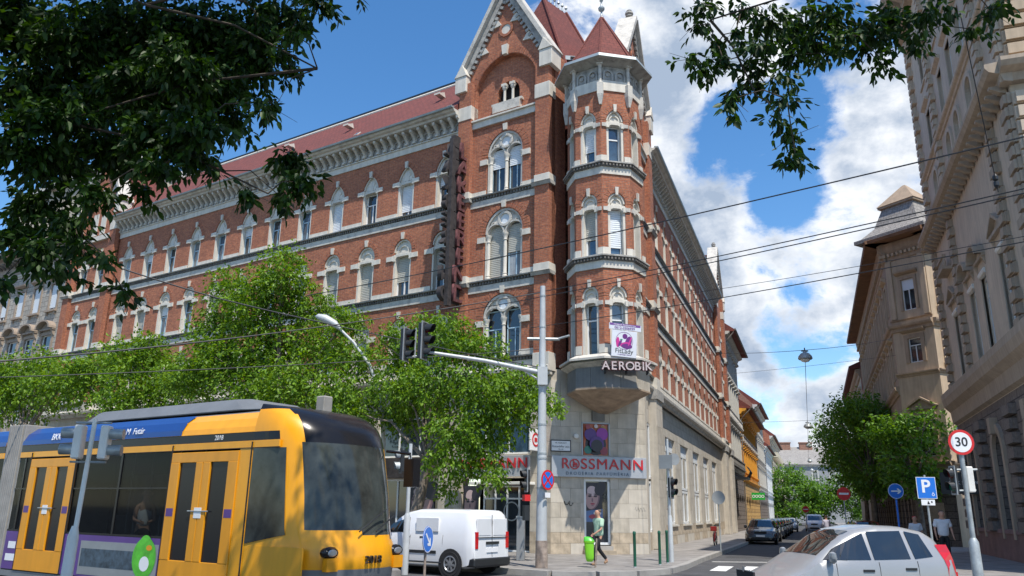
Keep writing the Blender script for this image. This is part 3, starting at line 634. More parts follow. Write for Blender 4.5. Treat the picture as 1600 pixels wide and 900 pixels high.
mb.pxy(A, 20.2, 28.25, top=B); mb.pxy(A, 19, 20.2); pav = mb.obj('pavilion_roof', 'roof_tile', Matrix(), BLD)
mb = MB()
for i in range(4):
    a, b = A[i], B[i]; mb.tube([(a[0], a[1], 20.2), (b[0], b[1], 28.3)], .09, 6)
mb.obj('hip_tiles', 'roof_tile', Matrix(), pav)
mb = MB()
for i in range(7): t = i / 6; mb.lathe([(.05, 0), (.03, .25), (.09, .32), (.02, .5)], 6, 0, T(B[0][0] + (B[1][0] - B[0][0]) * t, B[0][1] + (B[1][1] - B[0][1]) * t, 28.25))
mb.obj('roof_cresting', 'zinc', Matrix(), pav)
mb = MB(); mb.box(-.3, .3, -.3, .1, -.1, .12, 0); mb.box(-.2, .05, .1, .12, -.06, .08, 1); mb.obj('roof_hatch', ['zinc', 'black_hole'], FRM((2.75, 34.6, 23.3), 175), pav)
# body of the building behind the facades
mb = MB(); mb.pxy([(3.1, 34.0), (4.4, 34.4), (5.0, 37.0), (17.6, 70.0), (6, 78), (-20, 68), (-29.6, 55.5), (-1.2, 36.6)], 6.9, 20.2); mb.obj('rear_wall', 'old_brick', Matrix(), BLD)

# ---------------- octagonal turret
TC = (3.87, 31.17); AP, VR = 1.45, 1.57
def octo(r): return [(r * math.sin(R(190.95 + 45 * k)), r * math.cos(R(190.95 + 45 * k))) for k in range(8)]
TM = T(TC[0], TC[1], 0)
TZ = {'tA': 7.55, 'tB': 11.45, 'tC': 15.42}
facevar = {213.45: [('frame1', 'pane1', None), ('frame1', 'pane2', 'sh6g'), ('frame1', 'pane2', 'sh6w')], 168.45: [('frame1', 'pane4', None), ('frame1', 'pane2', 'sh8w'), ('frame1', 'pane2', None)],
           258.45: [('frame1', 'pane4', None), ('frame1', 'pane1', None), ('frame1', 'pane4', None)], 123.45: [('frame1', 'pane1', None)] * 3}
hsd = .6006
for na in (258.45, 213.45, 168.45, 123.45, 78.45, 303.45):
    c = Vector((TC[0], TC[1], 0)) + az(na) * AP; F = FRM(c, na); vis = na in facevar
    mb = MB()
    if vis:
        for k, z0, z1 in (('tA', 7.4, ZB - .4), ('tB', ZB - .4, ZC - .4), ('tC', ZC - .4, 18.75)): hole_wall(mb, -hsd, hsd, z0, z1, [hole(k, 0, TZ[k])], 0, .35)
        mb.obj('brick_wall', 'pier_brick', F, BLD)
        for i, k in enumerate(('tA', 'tB', 'tC')):
            v = facevar[na][i]; put_window(k, F, 0, 0, TZ[k], *v)
            for sg in (-1, 1):
                x0, x1 = sorted((sg * .375, sg * .62)); MB().box(x0, x1, -.05, .05, TZ[k] + .02, TZ[k] + .36).obj('base_course', 'white_stone', F, BLD)
    else:
        hole_wall(mb, -hsd, hsd, 7.4, 18.75, [], 0); mb.obj('brick_wall', 'pier_brick', F, BLD)
    # frieze panel with two blind arches
    mb = MB(); mb.box(-.64, .64, -.1, .05, 18.74, 19.22); mb.obj('stone_band', 'white_stone', F, BLD)
    mb = MB(); mb.box(-.62, .62, -.1, -.01, 19.22, 20.0)
    for q in (-.27, .27): mb.ring(q, 19.5, .15, .23, -.01, .06, 0, 180, 10); mb.ring(q, 19.5, 0, .09, -.01, .03, n=10); mb.box(q - .23, q - .15, -.01, .06, 19.22, 19.5); mb.box(q + .15, q + .23, -.01, .06, 19.22, 19.5)
    mb.obj('blind_arcade', 'dirty_stone', F, BLD)
for zs, key in ((ZB, 'tB'), (ZC - .05, 'tC')):
    mb = MB(); mb.pxy(octo(1.62), zs - .49, zs - .18); mb.obj('stone_band', 'white_stone', TM, BLD)
    mb = MB(); mb.pxy(octo(1.68), zs - .179, zs - .03)
    for i in range(8):
        o = octo(1.70); a, b = Vector(o[i]), Vector(o[(i + 1) % 8])
        for j in range(9):
            p = a.lerp(b, (j + .5) / 9); an = math.degrees(math.atan2((b - a).y, (b - a).x)); mb.box(-.035, .035, -.05, .05, zs - .15, zs - .05, 0, T(p.x, p.y, 0) @ RZ(an))
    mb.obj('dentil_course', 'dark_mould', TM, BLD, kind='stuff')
    mb = MB(); mb.pxy(octo(1.78), zs - .029, zs + .03); mb.pxy(octo(1.78), zs + .03, zs + .09, top=octo(1.62)); mb.obj('ledge', 'dirty_stone', TM, BLD)
cb = MB(); cb.pxy([(-.13, -.1), (.13, -.1), (.13, .12), (-.13, .12)], .45, 1.0); cb.pxy([(-.05, -.05), (.05, -.05), (.05, .05), (-.05, .05)], 0, .45, top=[(-.13, -.1), (.13, -.1), (.13, .12), (-.13, .12)]); cb.lathe([(.11, 1.0), (.075, 1.08), (.07, 1.75), (.1, 1.85)], 8); cb.box(-.13, .13, -.1, .13, 1.85, 2.0)
cm = cb.mesh('colonnette', ['worn_stone'])
for k in range(8):
    a = 190.95 + 45 * k
    if 60 < (a % 360) < 330: inst('colonnette', cm, FRM(Vector((TC[0], TC[1], 18.05)) + az(a) * 1.62, a), BLD)
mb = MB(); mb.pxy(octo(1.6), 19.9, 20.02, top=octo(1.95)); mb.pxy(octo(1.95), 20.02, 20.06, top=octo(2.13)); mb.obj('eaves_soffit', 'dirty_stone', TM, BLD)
mb = MB(); mb.pxy(octo(2.16), 20.06, 20.2, top=octo(2.13)); mb.obj('gutter', 'zinc', TM, BLD)
MB().pxy(octo(2.12), 20.2, 20.42, top=octo(1.66)).obj('eaves_flashing', 'zinc', TM, BLD)
mb = MB(); mb.cone(octo(1.70), 20.40, (0, 0, 23.35)); sp = mb.obj('spire_roof', 'roof_tile', TM, BLD)
mb = MB()
for (x, y) in octo(1.70): mb.tube([(x, y, 20.42), (0, 0, 23.38)], .05, 5)
mb.obj('hip_tiles', 'roof_tile', TM, sp)
mb = MB(); mb.lathe([(.09, 23.1), (.1, 23.3), (.04, 23.4), (.04, 23.6), (.14, 23.7), (.15, 23.8), (.05, 23.92), (.03, 24.1), (.09, 24.2), (.025, 24.32), (.012, 25.3)], 10); mb.obj('finial', 'zinc', TM, sp, smooth=40)
# corbel box under the turret
mb = MB(); mb.pxy(octo(1.70), 7.22, 7.30); mb.pxy(octo(1.95), 7.30, 7.38); mb.pxy(octo(1.95), 7.38, 7.55, top=octo(1.6)); mb.pxy(octo(1.62), 7.05, 7.22, top=octo(1.9)); mb.obj('cornice', 'worn_stone', TM, BLD)
sl = 1
for na in (258.45, 213.45, 168.45, 123.45):
    F = FRM(Vector((TC[0], TC[1], 0)) + az(na) * (AP + .02), na)
    for (a, b) in ((-.617, -.006), (.006, .617)):
        mb = MB(); mb.box(a, b, -.06, .035, 6.2, 7.05); mb.obj('stone_slab', ['grey_panel', 'grey_panel', 'travertine_dark'][sl % 2 if na > 130 else 2], F, BLD, bevel=.005)
        sl += 1
mb = MB(); mb.pxy(octo(1.5), 6.2, 7.2); ow = [(x + TC[0], y + TC[1]) for x, y in octo(1.66)]
wp = (3.75, 32.25); top = ow; bot = [(wp[0] + (x - wp[0]) * .12, wp[1] + (y - wp[1]) * .06) for x, y in ow]
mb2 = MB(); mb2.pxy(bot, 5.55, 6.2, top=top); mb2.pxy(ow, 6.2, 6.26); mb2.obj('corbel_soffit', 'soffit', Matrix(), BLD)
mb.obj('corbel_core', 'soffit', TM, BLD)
# ---------------- stone-clad ground floor
LCH = 3.99
def slabs(F, x0, x1, zs, y, holes, wd=1.15, mats=('travertine', 'travertine', 'travertine_pale', 'travertine_dark'), seed=1, thick=.03):
    """courses of stone slabs with recessed joints; holes = rectangles left open"""
    rg = random.Random(seed); cache = {}
    for r in range(len(zs) - 1):
        z0, z1 = zs[r], zs[r + 1]; n = max(1, round((x1 - x0) / wd)); off = (r % 2) * .5
        cuts = [x0] + [x0 + (i + off) * (x1 - x0) / n for i in range(n + 1)] + [x1]; cuts = sorted(set(round(min(max(c, x0), x1), 3) for c in cuts))
        for i in range(len(cuts) - 1):
            segs = [(cuts[i], cuts[i + 1], z0, z1)]
            for (a, b, c, d) in holes:
                ns = []
                for (p, q, u, v) in segs:
                    if b <= p or a >= q or d <= u or c >= v: ns.append((p, q, u, v)); continue
                    if a > p: ns.append((p, a, u, v))
                    if b < q: ns.append((b, q, u, v))
                    pp, qq = max(p, a), min(q, b)
                    if c > u: ns.append((pp, qq, u, c))
                    if d < v: ns.append((pp, qq, d, v))
                segs = ns
            for (p, q, u, v) in segs:
                if q - p < .04 or v - u < .04: continue
                m = rg.choice(mats) if u > .75 else 'plinth_stone'
                if u < 1.4 and rg.random() < .35: m = 'travertine_pale' if u < .4 else m
                key = (round(q - p, 3), round(v - u, 3), m)
                if key not in cache:
                    b_ = MB(); w, h = key[0], key[1]; b_.box(.004, w - .004, -.04, thick, .004, h - .004); cache[key] = b_.mesh('stone_slab', [m])
                inst('stone_slab', cache[key], F @ T(p, y + rg.uniform(-.002, .003), u), BLD)
def backing(F, x0, x1, y, z0, z1, holes, m='travertine_dark'):
    mb = MB(); xs = sorted({x0, x1} | {q for h in holes for q in h[:2]})
    for a, b in zip(xs, xs[1:]):
        cz = z0
        for (p, q, c, d) in sorted([h for h in holes if h[0] < (a + b) / 2 < h[1]], key=lambda h: h[2]):
            if c > cz: mb.box(a, b, y - .5, y - .03, cz, c)
            cz = d
        if cz < z1: mb.box(a, b, y - .5, y - .03, cz, z1)
    mb.obj('ground_floor_wall', m, F, BLD)
def shop_window(F, x0, x1, z0, z1, y, mull=1, tran=(.5,), glass='window_glass', fm='white_paint', t=.07, d=.25, parent=None, name='shop_window'):
    fr = MB()
    for a, b, c, e in ((x0, x0 + t, z0, z1), (x1 - t, x1, z0, z1), (x0, x1, z0, z0 + t), (x0, x1, z1 - t, z1)): fr.box(a, b, y - d, y - d + .1, c, e)
    xs = [x0 + (x1 - x0) * (i + 1) / (mull + 1) for i in range(mull)]
    for x in xs: fr.box(x - t / 2, x + t / 2, y - d + .005, y - d + .095, z0 + t, z1 - t)
    for q in tran: z = z0 + (z1 - z0) * q; fr.box(x0 + t, x1 - t, y - d + .01, y - d + .09, z - t / 2, z + t / 2)
    w = fr.obj(name, fm, F, BLD)
    bx = [x0] + xs + [x1]
    for i in range(len(bx) - 1):
        g = MB(); g.box(bx[i] + t / 2, bx[i + 1] - t / 2, y - d + .03, y - d + .05, z0 + t, z1 - t); g.obj('pane', glass, F, w)
    return w
# chamfered corner: door and poster recesses (x measured from the right-hand corner)
dw = (LCH - 2.44, LCH - 1.36)
hc = [(dw[0], dw[1], .42, 2.98), (LCH - 2.46, LCH - 1.27, 3.9, 5.2)]
FCs = FC
zrow = [.15, .55, .95, 1.5, 2.05, 2.6, 3.15, 3.8, 4.4, 5.0, 5.6, 6.2, 6.85]
backing(FCs, 0, LCH, 0, 0, 7.3, hc); slabs(FCs, .0, LCH, zrow, 0, hc, .8, seed=3)
dr = shop_window(FCs, dw[0], dw[1], .5, 2.98, 0, 0, (), 'window_glass', t=.09, d=.14, name='shop_door')
mb = MB(); mb.box(dw[0] - .1, dw[1] + .08, -.1, .38, .15, .3); mb.obj('door_step', 'plinth_stone', FCs, BLD)
mb = MB(); mb.box(dw[0] - .03, dw[1] + .05, -.1, .2, .302, .46); mb.obj('door_step', 'kerb_stone', FCs, BLD)
# the two advertising posters: a pair of portraits and a still life of coloured balls, as flat print
def blob(mb, cx, cz, rx, rz, y, m, n=18, rot=0):
    c, s_ = math.cos(R(rot)), math.sin(R(rot)); vs = [(cx, y, cz)]
    for i in range(n): a = 2 * math.pi * i / n; px, pz = rx * math.cos(a), rz * math.sin(a); vs.append((cx + px * c - pz * s_, y, cz + px * s_ + pz * c))
    mb.add(vs, [(0, i + 1, (i + 1) % n + 1) for i in range(n)], m)
for nm, c in (('print_skin', (.42, .26, .25)), ('print_skin_shade', (.20, .12, .14)), ('print_dark', (.03, .025, .035)), ('print_blue', (.10, .17, .34)), ('print_lip', (.33, .05, .08)), ('print_purple', (.10, .03, .22)), ('print_violet', (.30, .03, .35)), ('print_orange', (.55, .13, .05)), ('print_gold', (.5, .25, .06)), ('print_white', (.62, .6, .6)), ('print_green', (.03, .2, .15)), ('print_skin_light', (.55, .42, .42))): mat(nm, c, rough=.35, var=.06)
PR = ['print_dark', 'print_skin', 'print_skin_shade', 'print_blue', 'print_lip', 'print_purple', 'print_violet', 'print_orange', 'print_gold', 'print_white', 'print_green', 'print_skin_light']
def face_poster(F, w, h, parent, flip=1):
    mb = MB(); y = .012
    mb.box(0, w, -.01, .01, 0, h, 0)
    blob(mb, w * (.5 + .06 * flip), h * .60, w * .40, h * .30, y, 2, rot=12 * flip); blob(mb, w * (.53 + .06 * flip), h * .60, w * .35, h * .28, y + .002, 1, rot=12 * flip)
    blob(mb, w * (.55 + .05 * flip), h * .78, w * .28, h * .13, y + .003, 11, rot=15)
    mb.add([(0, y + .004, 0), (w, y + .004, 0), (w, y + .004, h * .27), (0, y + .004, h * .33)], [(0, 1, 2, 3)], 3)
    blob(mb, w * .5, h * .13, w * .3, h * .06, y + .005, 4); blob(mb, w * .3, h * .22, w * .22, h * .05, y + .006, 9)
    for ex in (.40, .72):
        blob(mb, w * ex, h * .645, w * .10, h * .022, y + .006, 0, rot=-6); blob(mb, w * ex, h * .70, w * .12, h * .012, y + .006, 0, rot=6); blob(mb, w * ex, h * .655, w * .11, h * .03, y + .005, 2)
    blob(mb, w * .58, h * .55, w * .05, h * .05, y + .006, 2); blob(mb, w * .57, h * .455, w * .13, h * .024, y + .006, 4); blob(mb, w * .57, h * .41, w * .08, h * .01, y + .007, 2)
    blob(mb, w * .12, h * .85, w * .3, h * .2, y + .007, 0, rot=30) ; 
    return mb.obj('poster', PR, F, parent, recalc=False)
face_poster(FCs @ T(dw[0] + .30, -.08, .9 + .45), .72, 1.5, dr)
pf = MB(); px0, px1 = LCH - 2.46, LCH - 1.27
for a, b, c, d in ((px0, px0 + .05, 3.9, 5.2), (px1 - .05, px1, 3.9, 5.2), (px0, px1, 5.15, 5.2)): pf.box(a, b, -.15, .05, c, d)
pfo = pf.obj('poster_frame', 'sign_silver', FCs, BLD)
mb = MB(); w, h = 1.02, 1.24; mb.box(0, w, -.01, .01, 0, h, 7)
for (cx, cz, r, m) in ((.5, .36, .44, 0), (.17, .15, .16, 4), (.83, .17, .16, 10), (.20, .86, .12, 8), (.5, .93, .08, 9), (.74, .66, .25, 5), (.26, .68, .25, 6), (.85, .90, .10, 4), (.5, .36, .30, 5), (.5, .3, .24, 0)): blob(mb, cx * w, cz * h, r, r, .011 + .001 * len(mb.m), m)
for (cx, cz, m) in ((.68, .80, 9), (.42, .52, 8), (.2, .9, 9)): blob(mb, cx * w, cz * h, .09, .09, .05, m); blob(mb, cx * w, cz * h, .05, .05, .052, 0)
mb.obj('poster', PR, FCs @ T(px0 + .07, -.05, 3.9), pfo, recalc=False)
mb = MB(); mb.box(LCH - 2.22, LCH - 1.7, 0, .16, 5.25, 5.9); mb.obj('vent_box', 'grey_panel', FCs, BLD, bevel=.01)
# shop signs
def ross(F, w, name_label, cat_label, cx_off=0):
    sg = thing('shop_sign', name_label, 'sign', F)
    mb = MB(); mb.box(-w / 2, w / 2, .0, .12, -.405, .405); mb.obj('sign_board', 'sign_silver', F, sg, bevel=.01)
    t1 = text_mesh('R', .58, 'letter_red', extrude=.02, offset=0, align='CENTER'); t2 = text_mesh('SSMANN', .58, 'letter_red', extrude=.02, offset=0, align='LEFT', xs=1.08, spacing=1.12)
    inst('letter', t1, F @ T(1.42, .15, .09) @ TXT, sg); inst('letters', t2, F @ T(.80, .15, .09) @ TXT, sg)
    # round emblem between R and S: a red ring with a small centaur-like figure
    mb = MB(); mb.ring(0, 0, .165, .205, 0, .03, n=24, m=0)
    mb.pxz([(-.12, -.02), (.05, -.03), (.07, .05), (.03, .12), (-.01, .06), (-.1, .05)], 0, .03, 0)
    for x in (-.1, -.05, .02, .06): mb.box(x - .014, x + .014, 0, .03, -.12, -.01, 0)
    mb.ring(.05, .125, 0, .03, 0, .03, n=8, m=0)
    mb.obj('emblem', 'letter_red', F @ T(1.04, .125, .09), sg)
    inst('letters', text_mesh('DROGÉRIA PARFÜMÉRIA', .165, 'letter_grey', extrude=.005, offset=0, spacing=1.5, xs=1.02), F @ T(.1, .135, -.27) @ TXT, sg)
    return sg
ross(FC @ T(LCH / 2 + .02, .04, 3.44), 3.94, 'silver shop sign with red ROSSMANN letters on the stone corner under the turret', 'sign')
ross(FL @ T(2.55, .42, 3.44), 3.75, 'silver shop sign with red ROSSMANN letters partly behind the tree, above the shop entrance', 'sign')
# street name plate, small plaque
sp_ = thing('street_name_plate', 'white street name plate with black border on the stone corner above the shop sign', 'sign', FC @ T(LCH - .4, .04, 4.0))
mb = MB(); mb.box(-.42, .42, 0, .03, 0, .46, 0); mb.box(-.38, .38, .03, .034, .04, .42, 1); mb.obj('plate', ['sign_black', 'sign_white'], WM[sp_.name], sp_)
inst('letters', text_mesh('VII. KERÜLET', .085, 'sign_black', extrude=.002), WM[sp_.name] @ T(0, .037, .34) @ TXT, sp_)
inst('letters', text_mesh('Rottenbiller utca', .115, 'sign_black', extrude=.002, xs=.9), WM[sp_.name] @ T(0, .037, .2) @ TXT, sp_)
inst('letters', text_mesh('32–34', .08, 'sign_black', extrude=.002), WM[sp_.name] @ T(0, .037, .09) @ TXT, sp_)
cl = thing('wall_lamp', 'small round beige lamp fitting on the stone wall beside the street name plate', 'lamp', FC @ T(LCH - 1.02, .04, 4.62))
mb = MB(); mb.lathe([(.02, 0), (.10, .03), (.11, .09), (.09, .13), (.02, .15)], 12); mb.obj('lamp_body', 'white_plastic', WM[cl.name] @ Matrix.Rotation(R(-90), 4, 'X'), cl, smooth=40)
# graffiti scribbles on the stone
mb = MB()
for (x, z, s_) in ((LCH - .68, 2.05, .16), (LCH - .84, 2.0, .12)):
    pts = [(x - s_ * math.cos(t * .9) * (.5 + t * .12), .037, z + s_ * .5 * math.sin(t * 2.3)) for t in [i * .35 for i in range(16)]]; mb.tube(pts, .008, 4)
mb.obj('graffiti', 'sign_black', FC, BLD)
mb = MB(); pts = [(.55 - i * .035, .037, 1.85 + .09 * math.sin(i * 1.9)) for i in range(14)]; mb.tube(pts, .007, 4); mb.obj('graffiti', 'dirty_stone', FC, BLD)

# left facade ground floor: pilasters, shop windows in two rows, the shop entrance
hl = []; x = 0.75
wins = [(.95, 4.35)] + [(5.6 + 4.79 * k, 9.2 + 4.79 * k) for k in range(6)]
for (a, b) in wins: hl += [(a, b, .15 if a < 1 else .55, 3.0), (a, b, 3.95, 6.3)]
backing(FL, 0, 39, 0, 0, 7.4, []) if False else None
mb = MB(); cur = -.02
for (a, b) in wins + [(39, 39)]:
    mb.box(cur, a, -.5, 0, 0, 7.25)
    if b > a:
        mb.box(a, b, -.5, -.001, 6.3, 7.25); mb.box(a, b, -.5, -.02, 3.0, 3.95)
        if a > 1: mb.box(a, b, -.5, 0, 0, .55)
    cur = b
mb.obj('ground_floor_wall', 'travertine', FL, BLD)
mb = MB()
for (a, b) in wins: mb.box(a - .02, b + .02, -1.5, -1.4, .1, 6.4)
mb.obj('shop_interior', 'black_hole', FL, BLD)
slabs(FL, -.02, .93, zrow, .0, [], .95, seed=5)
for k in range(6): slabs(FL, 4.42 + 4.79 * k if k == 0 else 9.22 + 4.79 * (k - 1), 5.55 + 4.79 * k, zrow, 0, [], 1.1, seed=8 + k)
mats_p = ['print_dark']
for i, (a, b) in enumerate(wins):
    if a > 1: shop_window(FL, a, b, .6, 3.0, 0, 2, (), 'window_glass')
    shop_window(FL, a, b, 3.95, 6.3, 0, 2, (.72,), 'window_glass_blue' if i == 0 else 'window_glass', d=.2)
e = shop_window(FL, .98, 3.3, .16, 2.7, 0, 3, (.8,), 'window_glass', t=.06, name='shop_entrance')
mb = MB(); mb.box(.7, 3.4, .0, .85, 2.72, 2.82); mb.obj('entrance_canopy', 'white_plastic', FL, BLD, bevel=.01)
mb = MB(); mb.ring(0, 0, .33, .38, 0, .01, n=24); mb.obj('door_emblem', 'sign_back', FL @ T(1.9, -.14, 1.7), e)
face_poster(FL @ T(5.9, -.16, .9), 1.5, 1.9, BLD, -1); face_poster(FL @ T(3.5, -.1, .9), .75, 1.8, BLD, 1)
mb = MB(); mb.box(5.7, 9.1, -.2, .35, 3.05, 3.9); mb.obj('sign_board', 'old_sign', FL, BLD); mb = MB(); mb.box(10.5, 38, .0, .2, 3.1, 3.8); mb.obj('sign_board', 'grey_panel', FL, BLD)
def base_cornice(F, x0, x1, y):
    mb = MB(); mb.pyz([(y - .05, 7.05), (y + .12, 7.05), (y + .18, 7.2), (y + .34, 7.26), (y + .36, 7.38), (y + .1, 7.5), (y - .05, 7.5)], x0, x1); mb.obj('cornice', 'worn_stone', F, BLD)
    mb = MB(); mb.box(x0, x1, y - .05, y + .05, 7.5, 7.86); mb.obj('stone_band', 'white_stone', F, BLD)
base_cornice(FL, -.1, 38.9, .1); base_cornice(FR, -44.2, -.0, -.55 if False else -.7)
# second sign: small projecting round lightbox by the entrance
rs = thing('projecting_sign', 'small square projecting lightbox with a red round emblem behind the tall grey pole', 'sign', FL @ T(.45, .1, 4.0))
mb = MB(); mb.box(-.05, .05, .0, .75, 0, .85, 0); mb.obj('box', 'sign_white', WM[rs.name], rs, bevel=.02)
mb = MB(); mb.ring(0, 0, .2, .27, 0, .012, n=24); mb.box(-.1, .1, 0, .012, -.08, .08); mb.obj('emblem', 'letter_red', WM[rs.name] @ T(-.052, .38, .43) @ RZ(90), rs)

# side street ground floor
YG = -.85
hr = [(-(9.6 + 5.16 * k) - 3.1, -(9.6 + 5.16 * k), 1.15, 5.6) for k in range(5)]
hr2 = [(-4.4, -2.3, .9, 5.7)]
backing(FR, -37.2, -6.0, YG, 0, 7.2, sorted(hr), 'travertine'); backing(FR, -6.0, 0, -.6, 0, 7.2, hr2, 'travertine')
slabs(FR, -37.2, -6.0, [.15, .6, 1.15, 1.9, 2.65, 3.4, 4.1, 4.8, 5.6, 6.05, 6.5, 6.95], YG, hr, 1.3, seed=21)
slabs(FR, -3.9, -.02, [.15, .6, .9, 1.9, 2.65, 3.4, 4.1, 4.8, 5.7, 6.3, 6.95], -.6, hr2, 1.2, seed=22)
for (a, b, c, d) in hr:
    w = shop_window(FR, a, b, c, 3.0, YG, 1, (), 'window_glass_pale', t=.13, d=.2); w = shop_window(FR, a, b, 3.05, 5.05, YG, 1, (), 'window_glass', t=.13, d=.2)
    mb = MB(); mb.box(a, b, YG - .3, YG - .12, 5.06, 5.6); mb.obj('shutter_box', 'shutter_white', FR, BLD)
    mb = MB(); mb.box(a - .05, b + .05, YG - .1, YG + .12, c - .09, c); mb.obj('sill', 'white_stone', FR, BLD)
for (a, b, c, d) in hr2:
    shop_window(FR, a, b, c, 3.1, -.6, 1, (), 'window_glass_pale', t=.1, d=.15); shop_window(FR, a, b, 3.2, d, -.6, 1, (), 'window_glass', t=.1, d=.15)
for (x0, x1, y, yf) in ((-5.95, -4.4, -.9, -.3), (-39.2, -37.2, -.9, -.42), (-44.1, -42.2, -.9, -.42)):
    mb = MB(); mb.box(x0, x1, y, yf, .15, 7.05); mb.obj('stone_pilaster', 'travertine', FR, BLD, bevel=.04)
    slabs(FR, x0, x1, [.15, .8, 1.6, 2.4, 3.2, 4.0, 4.8, 5.6, 6.4, 7.0], yf, [], 2.2, seed=31, thick=.02)
    mb = MB(); mb.box(x0 - .06, x1 + .06, y, yf + .1, 6.85, 7.3); mb.obj('capital', 'dirty_stone', FR, BLD)
mb = MB(); mb.box(-42.3, -39.1, -1.3, -.8, 0, 7.2); mb.obj('ground_floor_wall', 'travertine', FR, BLD)
# rounded cap-stones where the cornice turns
mb = MB(); mb.box(-.35, .0, -.65, .02, 0, 6.95); mb.obj('corner_stone', 'travertine', FR, BLD)
# ================================================================== ground: road, pavements, kerbs, markings
def sheet(name, pts, z, m, kind='structure'):
    mb = MB(); mb.add([(x, y, z) for x, y in pts], [tuple(range(len(pts)))]); o = mb.obj(name, m, Matrix(), recalc=False); o['kind'] = kind; return o
sheet('ground', [(-900, -300), (1400, -300), (1400, 1600), (-900, 1600)], -.02, 'asphalt')
sheet('road', [(-120, -40), (120, -40), (120, 300), (-120, 300)], 0, 'asphalt')
def lp(F, x, y): v = F @ Vector((x, y, 0)); return (v.x, v.y)
def pavement(pts, name='pavement'):
    mb = MB(); mb.pxy(pts, -.05, .15); o = mb.obj(name, 'pavement', Matrix()); o['kind'] = 'structure'; return o
def kerb(pts, w=.22):
    mb = MB(); k = 0
    for i in range(len(pts) - 1):
        a, b = Vector(pts[i]), Vector(pts[i + 1]); L = (b - a).length; n = max(1, int(L / 1.6)); d = (b - a).normalized(); nn = Vector((-d.y, d.x))
        for j in range(n):
            p = a + d * (L * j / n + .006); q = a + d * (L * (j + 1) / n - .006); mb.pxy([tuple(p), tuple(q), tuple(q + nn * w), tuple(p + nn * w)], -.03, .158 + .002 * (k % 2)); k += 1
    o = mb.obj('kerb', 'kerb_stone', Matrix(), recalc=True); o['kind'] = 'structure'; return o
# corner pavement: along the main road (5.6 m deep), round the corner, then along the side street
edge = [lp(FL, 70, 7.2), lp(FL, 6, 7.3), lp(FL, 3, 7.5)]
c0 = Vector(edge[-1]); arc = [(1.2, 22.9), (2.4, 22.9), (3.5, 23.4), (4.6, 24.6), (5.5, 26.7), (6.9, 30.6)]
far = [lp(FR, -12, 2.1), lp(FR, -200, 2.1)]
out = edge + arc + far
inner = [lp(FR, -200, -.9), (5.0, 34), (2, 33), lp(FL, 70, -.4)]
pavement(out + inner, 'corner_pavement'); kerb(out[::-1])
# right-hand pavement
OQ = (22.19, 39.03); FQ = FRM(OQ, 290.53)       # street wall of the dark building, outward = towards the street; local x runs down the street
edgeR = [lp(FQ, 200, 3.2), lp(FQ, 9.5, 3.2), lp(FQ, 5, 3.3), lp(FQ, -6, 3.4), lp(FQ, -12, 3.5), lp(FQ, -18, 4.0), (13.5, 19.5), (16.5, 17.2), (40, 8)]
pavement(edgeR[::-1] + [lp(FQ, 200, -.5)][:0] + [lp(FQ, 200, -1.5), lp(FQ, 0, -1.5), (60, 30)], 'right_pavement') if False else None
er = [lp(FQ, 8, 3.3), lp(FQ, -6, 3.4), lp(FQ, -12, 3.6), (12.9, 26.6), (10.6, 23.0), (9.7, 20.0), (10.4, 17.6), (13, 15.6), (40, 5)]
pavement(er + [(60, 20), lp(FQ, 8, -16)], 'right_pavement')
kerb(er)
pavement([lp(FQ, 200, 3.2), lp(FQ, 17, 3.2), lp(FQ, 17, -25), lp(FQ, 200, -25)], 'far_pavement'); kerb([lp(FQ, 200, 3.2), lp(FQ, 17, 3.2)])
# tram island and rails
pavement([lp(FL, 60, 9.95), lp(FL, -1, 9.95), lp(FL, -1.6, 10.5), lp(FL, -1, 11.3), lp(FL, 60, 11.3)], 'tram_island')
mb = MB()
for d in (12.9, 14.4, 16.6, 18.1): mb.box(-60, 90, d, d + .07, -.01, .006, 0, FL)
o = mb.obj('tram_rails', 'galvanised', Matrix()); o['kind'] = 'structure'
# markings
def stripe(pts, z=.008): 
    o = sheet('road_marking', pts, z, 'road_paint'); return o
dR = az(20.53); nS = az(110.53)
def par(cx, cy, L, w):
    a = Vector((cx, cy, 0)); return [tuple((a + dR * u + nS * v)[:2]) for u, v in ((-L / 2, -w / 2), (-L / 2, w / 2), (L / 2, w / 2), (L / 2, -w / 2))]
for i in range(8): stripe(par(7.0 + .95 * i, 27.3, 2.6, .5))
stripe([(7.6, 30.9), (15.5, 31.7), (15.5, 31.95), (7.6, 31.15)])
sheet('road_patch', [(9, 34.5), (18, 31.5), (26, 52), (16, 56)], .004, 'asphalt_patch')
